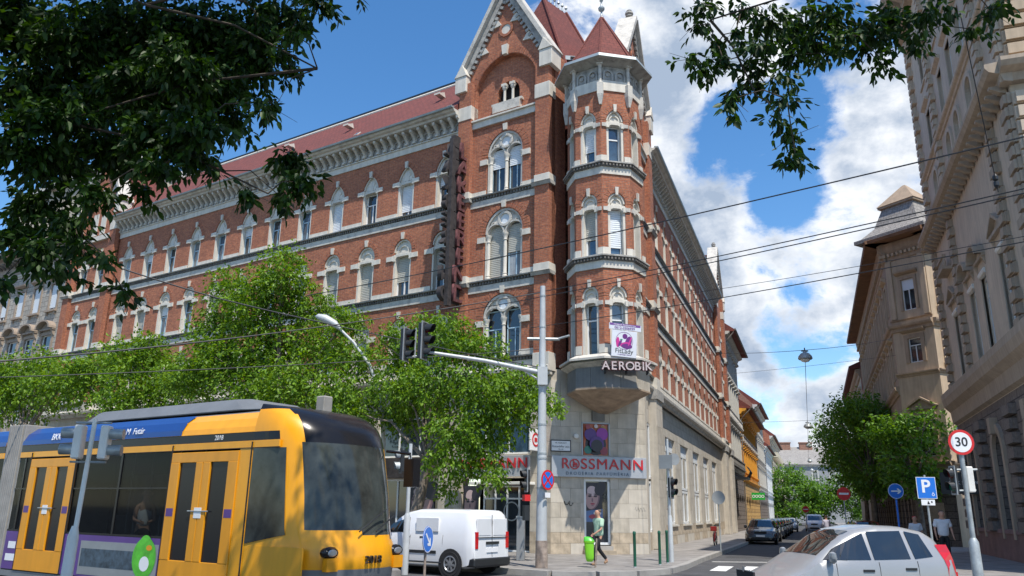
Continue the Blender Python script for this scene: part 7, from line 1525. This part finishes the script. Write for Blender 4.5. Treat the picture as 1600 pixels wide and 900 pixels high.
# bollards, litter bin
bm = None
for i, (x, y, lab) in enumerate(((3.78, 24.8, 'dark green bollard nearest the man, left of three'), (4.78, 26.2, 'middle dark green bollard of three on the corner pavement'), (5.2, 27.15, 'dark green bollard in front of the pale signal post'))):
    if i == 0:
        bm = thing('bollard', lab, 'bollard', T(x, y, ZP), 'dark green bollards on the corner'); mb = MB(); mb.lathe([(.045, 0), (.045, .93), (.05, .94), (.05, 1.0), (.03, 1.03), (.01, 1.035)], 12); mb.obj('post', 'bollard_green', T(x, y, ZP), bm, smooth=40); mb = MB(); mb.lathe([(.052, 0), (.05, .03)], 12); mb.obj('collar', 'galvanised', T(x, y, ZP), bm)
    else: c = copy_tree(bm, T(x, y, ZP)); c['label'] = lab
LB = thing('litter_bin', 'bright green litter bin hung on a short rusty post in front of the walking man', 'litter bin', FRM((2.52, 24.5, ZP), 190) @ Matrix.Scale(.80, 4)); X = WM[LB.name]
mb = MB(); mb.tube([(-.06, 0, 0), (-.12, 0, 1.02)], .03, 8); mb.obj('post', 'pole_rust', X, LB)
def rr_ring(w, d, z, cx=0, n=16, e=.6): return [(cx + w * math.copysign(abs(math.cos(2 * math.pi * i / n)) ** e, math.cos(2 * math.pi * i / n)), d * math.copysign(abs(math.sin(2 * math.pi * i / n)) ** e, math.sin(2 * math.pi * i / n)), z) for i in range(n)]
mb = MB(); mb.loft([rr_ring(.08, .06, .2, .14), rr_ring(.13, .10, .24, .14), rr_ring(.155, .13, .34, .14), rr_ring(.165, .14, .55, .15), rr_ring(.18, .155, .86, .16), rr_ring(.2, .17, .87, .16), rr_ring(.205, .175, .93, .16)]); mb.obj('bin_body', 'green_bin', X, LB, smooth=40)
mb = MB(); mb.loft([rr_ring(.195, .165, .932, .16), rr_ring(.17, .14, .99, .18), rr_ring(.13, .10, 1.06, .22), rr_ring(.05, .05, 1.08, .24)]); mb.obj('bin_lid', 'green_bin_lid', X, LB, smooth=50)
# red bicycle
BK = thing('bicycle', 'red bicycle parked facing the crossing on the side street pavement', 'bicycle', FRM((10.7, 43.0, ZP), 290)); X = WM[BK.name]
for y_ in (0, 1.05):
    w = MB(); k = 24; V = []; 
    w.tube([(y_ + .33 * math.cos(2 * math.pi * i / k), 0, .34 + .33 * math.sin(2 * math.pi * i / k)) for i in range(k + 1)], .022, 6, cap=False); wh = w.obj('wheel', 'rubber', X, BK)
    s_ = MB(); [s_.tube([(y_, 0, .34), (y_ + .32 * math.cos(a), 0, .34 + .32 * math.sin(a))], .003, 3) for a in [i * .524 for i in range(12)]]; s_.obj('spokes', 'alloy', X, wh)
f = MB(); 
for a, b_ in (((0, 0, .34), (.12, 0, .9)), ((.12, 0, .85), (.62, 0, .82)), ((.12, 0, .75), (.55, 0, .32)), ((.55, 0, .32), (.66, 0, .95)), ((.55, 0, .32), (1.05, 0, .34)), ((.64, 0, .85), (1.05, 0, .34))): f.tube([a, b_], .018, 6)
f.obj('frame', 'paint_red', X, BK); f = MB(); f.tube([(.12, -.3, 1.02), (.1, 0, .98), (.12, .3, 1.02)], .014, 6); f.tube([(.1, 0, .98), (.12, 0, .88)], .014, 6); f.obj('handlebar', 'black_metal', X, BK); f = MB(); f.lathe([(.03, 0), (.1, .03), (.09, .07), (.02, .08)], 8, 0, T(.68, 0, .95) @ Matrix.Diagonal((1.3, .7, 1, 1))); f.obj('saddle', 'black_metal', X, BK)
f = MB(); f.box(-.12, .02, -.16, .16, .72, .95); f.obj('front_box', 'paint_red', X, BK, bevel=.02); f = MB(); f.box(-.16, -.1, -.05, .05, .2, .6); f.obj('mudguard', 'paint_red', X, BK, bevel=.01)
# curved street lamp rising out of the trees
LS_ = 31 / 24
SL = thing('street_lamp', 'curved grey street lamp with a long oval head leaning out of the street trees', 'street lamp', T(-4.9, 31.2, .15)); b = MB(); b.tube([(-4.9, 31.2, .15), (-4.9, 31.2, 4.3), (-5.1, 31.1, 6.0), (-5.6, 31.1, 7.2), (-6.3, 31.05, 8.1), (-7.0, 31.0, 8.75)], [.11, .09, .07, .065, .06, .05], 10); b.obj('post', 'steel', Matrix(), SL, smooth=60)
b = MB(); b.tube([(-6.85, 31, 8.62), (-7.1, 31, 8.84), (-7.5, 31, 9.05), (-7.8, 31, 9.14), (-7.9, 31, 9.14)], [.06, .15, .17, .11, .02], 10); b.obj('lamp_head', 'steel', Matrix(), SL, smooth=60)
# pendant lamps over the side street
pl = None
for i, ((x, y, z), lab) in enumerate((((13.87, 36.7, 8.95), 'nearest grey dome street lamp hanging on a span wire over the side street'), ((24.8, 66.4, 8.95), 'second hanging street lamp over the side street, smaller'), ((31.9, 85.5, 8.95), 'third hanging street lamp over the side street, just above the far roof'), ((40.6, 109, 8.9), 'fourth hanging street lamp, in front of the grey end building'), ((49, 131, 8.9), 'fifth hanging street lamp, a small white dot far down the street'))):
    if i == 0:
        pl = thing('hanging_street_lamp', lab, 'street lamp', T(x, y, z), 'lamps hung over the side street'); b = MB(); b.lathe([(.30, -.16), (.33, -.12), (.30, 0), (.2, .12), (.1, .17), (.06, .24)], 18); b.obj('shade', 'galvanised', T(x, y, z), pl, smooth=40); b = MB(); b.lathe([(.02, -.3), (.16, -.26), (.24, -.17)], 14); b.obj('globe', 'white_plastic', T(x, y, z), pl, smooth=60); b = MB(); b.box(-.16, .16, -.03, .03, .22, .27); b.box(-.02, .02, -.02, .02, .2, .4); b.obj('hanger', 'black_metal', T(x, y, z), pl)
    else: c = copy_tree(pl, T(x, y, z)); c['label'] = lab
# overhead wires
wl_ = ['overhead tram wire running up to the right edge, topmost of the dark wires', 'upper of the close pair of overhead wires crossing the turret', 'lower of the close pair of overhead wires crossing the turret', 'overhead wire crossing the turret windows above the sign', 'thin overhead wire just above the sign crossing the turret', 'wire running down from the upper left foliage', 'sagging wire in front of the tallest tree, middle stretch', 'wire running to the tall mast from the left trees', 'dark wire across the left street trees', 'dark wire rising to the top of the tall mast', 'low thin wire over the tram roof to the mast', 'span wire left of the nearest hanging lamp', 'span wire right of the nearest hanging lamp', 'thin second span wire under the nearest hanging lamp', 'span wire left of the second hanging lamp', 'span wire right of the second hanging lamp', 'cable linking the first hanging lamps along the street', 'cable continuing between the far hanging lamps', 'spare', 'second stay wire at the upper right edge']
for i, (a, b_) in enumerate(WIRES):
    if i == 18: continue
    A_, B_ = Vector(a), Vector(b_); n = 12; sag = .012 * (A_ - B_).length * (0 if i >= 16 else 1); pts = [A_.lerp(B_, t / n) - Vector((0, 0, sag * 4 * (t / n) * (1 - t / n) * .5)) for t in range(n + 1)]
    r = (.016, .015, .015, .014, .009, .02, .02, .016, .02, .016, .012, .012, .012, .009, .012, .012, .014, .014, .01, .01)[i]
    mb = MB(); mb.tube(pts, r, 5, cap=True); o = mb.obj('overhead_wire', 'cable', Matrix()); tag(o, wl_[i], 'wire')
b = thing('wire_insulator', 'dark insulator where the vertical stay meets the overhead wire at the right edge', 'insulator', Matrix.Translation(Vector(WIRES[19][0]).lerp(Vector(WIRES[19][1]), .93))); mb = MB(); mb.lathe([(.015, -.16), (.05, -.1), (.05, -.02), (.02, 0), (.055, .03), (.055, .1), (.015, .16)], 12); mb.obj('body', 'black_metal', WM[b.name], b)

# ================================================================== shop and neon signs on the building
LK = thing('vertical_sign', 'tall dark vertical sign with weathered red letters LAKBEREND projecting from the brick facade', 'sign', FL @ T(4.62, .15, 10.8)); X = FL
mb = MB(); mb.box(4.52, 4.72, .98, 1.22, 10.3, 18.3); mb.box(4.5, 4.75, .7, 1.1, 17.9, 18.5); mb.obj('sign_spine', 'old_sign', X, LK)
LK2 = 0; LTX = Matrix(((0, 0, -1, 0), (-1, 0, 0, 0), (0, 1, 0, 0), (0, 0, 0, 1)))     # letters on the side facing the corner: reading towards the wall
for i, ch in enumerate('LAKBEREND'):
    z = 17.75 - i * .86; y = .70
    me = text_mesh(ch, 1.1, 'old_letter', extrude=.06, offset=.015, xs=1.35); o = inst('letter', me, X @ T(4.42, .52, z) @ LTX, LK)
    mb = MB(); mb.box(4.52, 4.6, .08, .98, z - .42, z + .40); mb.obj('backing', 'old_sign', X, LK)
    me = text_mesh(ch, .9, 'old_sign', extrude=.12, offset=.03); inst('letter', me, X @ T(4.85, 1.12, z) @ Matrix(((0, 0, 1, 0), (1, 0, 0, 0), (0, 1, 0, 0), (0, 0, 0, 1))), LK)
for z in (16.6, 13.8, 11.0):
    mb = MB(); mb.tube([(4.6, .4, z), (4.2, .02, z - .5)], .03, 5); mb.tube([(4.6, .4, z), (4.1, .02, z + .35)], .025, 5); mb.obj('bracket', 'old_letter', X, LK)
F168 = FRM(Vector((TC[0], TC[1], 0)) + az(168.45) * AP, 168.45)
AE = thing('neon_letters', 'weathered white and red AEROBIK letters mounted on the ledge under the turret windows', 'sign', F168 @ T(-.55, .6, 7.35)); mat('letter_old_white', (.55, .47, .46), rough=.6, var=.25, vscale=5)
FAE = F168 @ T(-.10, .50, 6.98) @ Matrix.Rotation(R(-8), 4, 'Z')
for i, ch in enumerate('AEROBIK'):
    xx = (.0, .31, .60, .92, 1.20, 1.42, 1.62)[i] - .82
    inst('letter', text_mesh(ch, .46, 'old_letter', extrude=.06, offset=.014), FAE @ T(-xx, .0, 0) @ TXT, AE); inst('letter_face', text_mesh(ch, .44, 'letter_old_white', extrude=.005, offset=.004), FAE @ T(-xx, .065, 0) @ TXT, AE)
mb = MB(); mb.box(-.95, .95, -.2, -.12, -.1, -.06); mb.box(-.95, .95, -.2, -.12, .08, .12)
for x in (-.8, 0, .8): mb.box(x - .02, x + .02, -.3, -.06, -.25, .15)
mb.obj('frame', 'old_sign', FAE, AE)
FL_S = thing('club_sign', 'white fitness club panel with a pink and purple round logo standing on the turret ledge', 'sign', F168 @ T(-.32, .28, 7.62)); FS = F168 @ T(-.02, .36, 7.36) @ Matrix.Rotation(R(-3), 4, 'Y')
for nm, c in (('logo_purple', (.14, .02, .18)), ('logo_pink', (.55, .03, .25)), ('panel_white', (.66, .68, .72)), ('strip_purple', (.17, .06, .26)), ('logo_green', (.05, .3, .15))): mat(nm, c, rough=.4, var=.04)
mb = MB(); mb.box(-.50, .50, 0, .03, 0, 1.02); mb.obj('panel', 'panel_white', FS, FL_S, bevel=.005)
mb = MB(); mb.box(-.66, .62, .005, .035, 1.04, 1.28); mb.obj('top_strip', 'panel_white', FS, FL_S); mb = MB(); mb.box(-.63, .60, .036, .038, 1.19, 1.28); mb.obj('strip_band', 'strip_purple', FS, FL_S)
inst('letters', text_mesh('Hölgyek fitneszterme', .085, 'sign_white', extrude=.002, xs=1.2), FS @ T(0, .04, 1.235) @ TXT, FL_S); inst('letters', text_mesh('0612-3506939', .14, 'strip_purple', extrude=.002, offset=.002), FS @ T(0, .04, 1.11) @ TXT, FL_S)
mb = MB(); mb.ring(0, .62, .33, .345, .031, .034, n=30, m=0); blob(mb, -.02, .80, .10, .10, .036, 0); blob(mb, -.16, .56, .13, .26, .035, 0, rot=15); blob(mb, -.05, .47, .22, .11, .036, 1, rot=-8); blob(mb, -.1, .42, .22, .10, .0365, 0); blob(mb, .26, .55, .07, .2, .036, 1); blob(mb, .17, .52, .05, .14, .037, 0, rot=25); blob(mb, .12, .66, .05, .03, .037, 2); blob(mb, -.22, .62, .03, .2, .038, 1, rot=20)
mb.obj('logo', ['logo_purple', 'logo_pink', 'logo_green'], FS, FL_S, recalc=False)
inst('letters', text_mesh('FitLady', .25, 'sign_black', extrude=.003, xs=1.0), FS @ T(0, .035, .22) @ TXT, FL_S); inst('letters', text_mesh('az egészséges nőkért', .06, 'strip_purple', extrude=.002), FS @ T(0, .035, .09) @ TXT, FL_S)

# ================================================================== people
def grow(name, chains, mats, sub=2):
    """one continuous skinned surface from chains of (x, y, z, r) joints; chains after the first start at an existing joint index"""
    vs = []; ed = []; rad = []; 
    for ch in chains:
        prev = None
        for j in ch:
            if isinstance(j, int): prev = j; continue
            vs.append(j[:3]); rad.append((j[3], j[4] if len(j) > 4 else j[3])); k = len(vs) - 1
            if prev is not None: ed.append((prev, k))
            prev = k
    me = bpy.data.meshes.new(name); me.from_pydata(vs, ed, []); o = bpy.data.objects.new(name, me); COL.objects.link(o)
    o.modifiers.new('skin', 'SKIN'); sv_ = me.skin_vertices[0].data
    for i, r in enumerate(rad): sv_[i].radius = r
    sv_[0].use_root = True
    if sub: s = o.modifiers.new('sub', 'SUBSURF'); s.levels = sub
    dg = bpy.context.evaluated_depsgraph_get(); dg.update(); m2 = bpy.data.meshes.new_from_object(o.evaluated_get(dg)); m2.name = name
    COL.objects.unlink(o); bpy.data.objects.remove(o)
    for m in mats: m2.materials.append(M[m])
    m2.polygons.foreach_set('use_smooth', [True] * len(m2.polygons)); return m2
def person(label, X, shirt, trousers, shoes, legs, arms, H=1.76, hairm='hair', cap=None, short_hair=True, sleeves=.45, bare=False, head_turn=0):
    """legs / arms: joint offsets (hip->knee->ankle->toe), (shoulder->elbow->wrist), y = forwards"""
    t = thing('person', label, 'person', X); k = H / 1.76
    S = lambda j: tuple(c * k for c in j)
    chains = [[S((0, 0, .98, .11, .085)), S((0, .0, 1.12, .12, .09)), S((0, .01, 1.30, .14, .10)), S((0, .0, 1.44, .10, .07)), S((0, .02, 1.53, .06)), S((0, .04, 1.60, .085, .10)), S((0, .035, 1.68, .095, .11)), S((0, .02, 1.745, .07, .08))]]
    for sg, (hip, kn, an, toe) in zip((-1, 1), legs): chains.append([0] + [S((*q, r)) for q, r in ((hip, .085), (kn, .058), (an, .04), ((an[0], an[1] - .03, an[2] - .045), .038), (toe, .034))])
    for sg, (sh, el, wr) in zip((-1, 1), arms):
        d = Vector(wr) - Vector(el); d.normalize(); w = Vector(wr); palm = w + d * .055; side = d.cross(Vector((1, 0, 0))).normalized() if abs(d.x) < .8 else d.cross(Vector((0, 0, 1))).normalized(); oth = d.cross(side).normalized()
        ch = [3] + [S((*q, r)) for q, r in ((sh, .058), (el, .038), (wr, .026))] + [S((*palm, .030, .018))]; chains.append(ch); pi_ = sum(1 for c in chains for j in c if not isinstance(j, int)) - 1
        for f, (off, ln) in enumerate(((-.028, .065), (-.010, .078), (.010, .072), (.027, .055))):
            b0 = palm + d * .035 + side * off; chains.append([pi_, S((*b0, .0095)), S((*(b0 + d * ln * .55 + oth * .006), .009)), S((*(b0 + d * ln + oth * .022), .007))])
        b0 = palm + side * -.035 - d * .01; chains.append([pi_, S((*b0, .011)), S((*(b0 + (d * .7 - side * .7).normalized() * .045), .009))])
    inst('body', grow('body', chains, ['skin']), X, t)
    # clothes: a shirt and trousers following the body, hair and shoes
    sc = [[S((0, 0, .88, .19, .15)), S((0, .0, 1.03, .20, .155)), S((0, .01, 1.28, .20, .145)), S((0, .0, 1.42, .13, .09)), S((0, .008, 1.475, .075, .065))]]
    for (sh, el, wr) in arms: e = Vector(sh).lerp(Vector(el), sleeves * 2 if sleeves < .5 else 1.0); sc.append([3, S((*sh, .092)), S((*e, .08 if sleeves < .5 else .05))] + ([S((*wr, .04))] if sleeves > .9 else []))
    if bare: sc = [[S((0, 0, .95, .145, .115)), S((0, .01, 1.28, .165, .118)), S((0, 0, 1.40, .11, .085))]]
    inst('shirt', grow('shirt', sc, [shirt]), X, t)
    tc = [[S((0, 0, 1.02, .15, .12)), S((0, 0, .92, .155, .13))]]
    for (hip, kn, an, toe) in legs: tc.append([1, S((*hip, .098)), S((*kn, .070)), S((an[0], an[1], an[2] + .02, .056))])
    inst('trousers', grow('trousers', tc, [trousers]), X, t)
    for (hip, kn, an, toe) in legs: inst('shoe', grow('shoe', [[S((an[0], an[1] - .05, an[2] - .045, .046)), S((an[0], an[1] + .02, an[2] - .05, .05)), S((*toe, .042))]], [shoes]), X, t)
    hd = [[S((0, -.03, 1.655, .095, .085)), S((0, -.015, 1.72, .10, .105)), S((0, .0, 1.765, .075, .09))]]; inst('hair', grow('hair', hd, [cap or hairm]), X, t)
    f = MB(); 
    for sx in (-.03, .03): f.lathe([(.001, -.008), (.011, 0), (.001, .008)], 6, 0, Matrix.Translation(S((sx, .118, 1.665))))
    f.obj('eyes', 'sign_black', X, t); f = MB(); f.cone([(-.012, .115), (.012, .115), (.0, .15)], 1.62, (0, .118, 1.67), 0, Matrix.Scale(k, 4)); f.obj('nose', 'skin', X, t); f = MB(); f.box(-.022, .022, .108, .118, 1.585, 1.592, 0, Matrix.Scale(k, 4)); f.obj('mouth', 'letter_red', X, t)
    f = MB(); 
    for sx in (-.085, .085): f.lathe([(.005, -.03), (.014, 0), (.005, .03)], 6, 0, Matrix.Translation(S((sx * 1.12, .02, 1.655))))
    f.obj('ears', 'skin', X, t)
    return t
walk = (((-.09, 0, .9), (-.10, .20, .50), (-.10, .22, .10), (-.10, .36, .045)), ((.09, 0, .9), (.10, -.06, .50), (.10, -.36, .16), (.10, -.27, .05)))
stand = (((-.09, 0, .9), (-.10, .03, .50), (-.10, 0, .09), (-.10, .14, .04)), ((.09, 0, .9), (.10, .05, .50), (.10, -.02, .09), (.10, .12, .04)))
# local +y is the way the person faces
def FACE(x, y, z, a): X = az(a + 90); Y = az(a); return Matrix(((X.x, Y.x, 0, x), (X.y, Y.y, 0, y), (0, 0, 1, z), (0, 0, 0, 1)))
person('man in a mint green T-shirt and black trousers walking past the green litter bin', FACE(2.80, 25.6, ZP, 243), 'mint_cloth', 'black_cloth', 'tan_shoe', walk, (((-.19, 0, 1.42), (-.25, .06, 1.14), (-.17, .26, 1.0)), ((.19, 0, 1.42), (.24, -.16, 1.16), (.24, -.10, .90))), 1.64, sleeves=.42)
person('man in a lilac shirt seen from behind beside the dark red parked car', FACE(22.2, 57.5, .0, 20), 'lilac_cloth', 'black_cloth', 'black_cloth', walk, (((-.19, 0, 1.42), (-.23, -.05, 1.14), (-.2, .12, .95)), ((.19, 0, 1.42), (.23, .05, 1.14), (.22, .16, .93))), 1.74, sleeves=1.0)
person('person with a red cap and white top left of the parking sign post', FACE(16.0, 32.4, ZP, 200), 'white_cloth', 'black_cloth', 'black_cloth', stand, (((-.18, 0, 1.40), (-.23, 0, 1.13), (-.18, .12, .92)), ((.18, 0, 1.40), (.23, 0, 1.13), (.20, .12, .92))), 1.6, cap='red_cap')
person('man in a white T-shirt on the pavement right of the parking sign post', FACE(15.6, 29.6, ZP, 190), 'white_cloth', 'black_cloth', 'black_cloth', stand, (((-.2, 0, 1.42), (-.27, 0, 1.15), (-.28, .1, .92)), ((.2, 0, 1.42), (.27, 0, 1.15), (.27, .08, .92))), 1.8, sleeves=.42)
pw = FL_ = WT @ T(3.85, -.34, .42) @ RZ(60); person('woman in a white sleeveless top standing inside the tram by the window', pw, 'white_cloth', 'black_cloth', 'black_cloth', stand, (((-.16, 0, 1.38), (-.2, .06, 1.12), (-.1, .28, 1.08)), ((.16, 0, 1.38), (.2, .06, 1.12), (.1, .28, 1.08))), 1.6, bare=True)
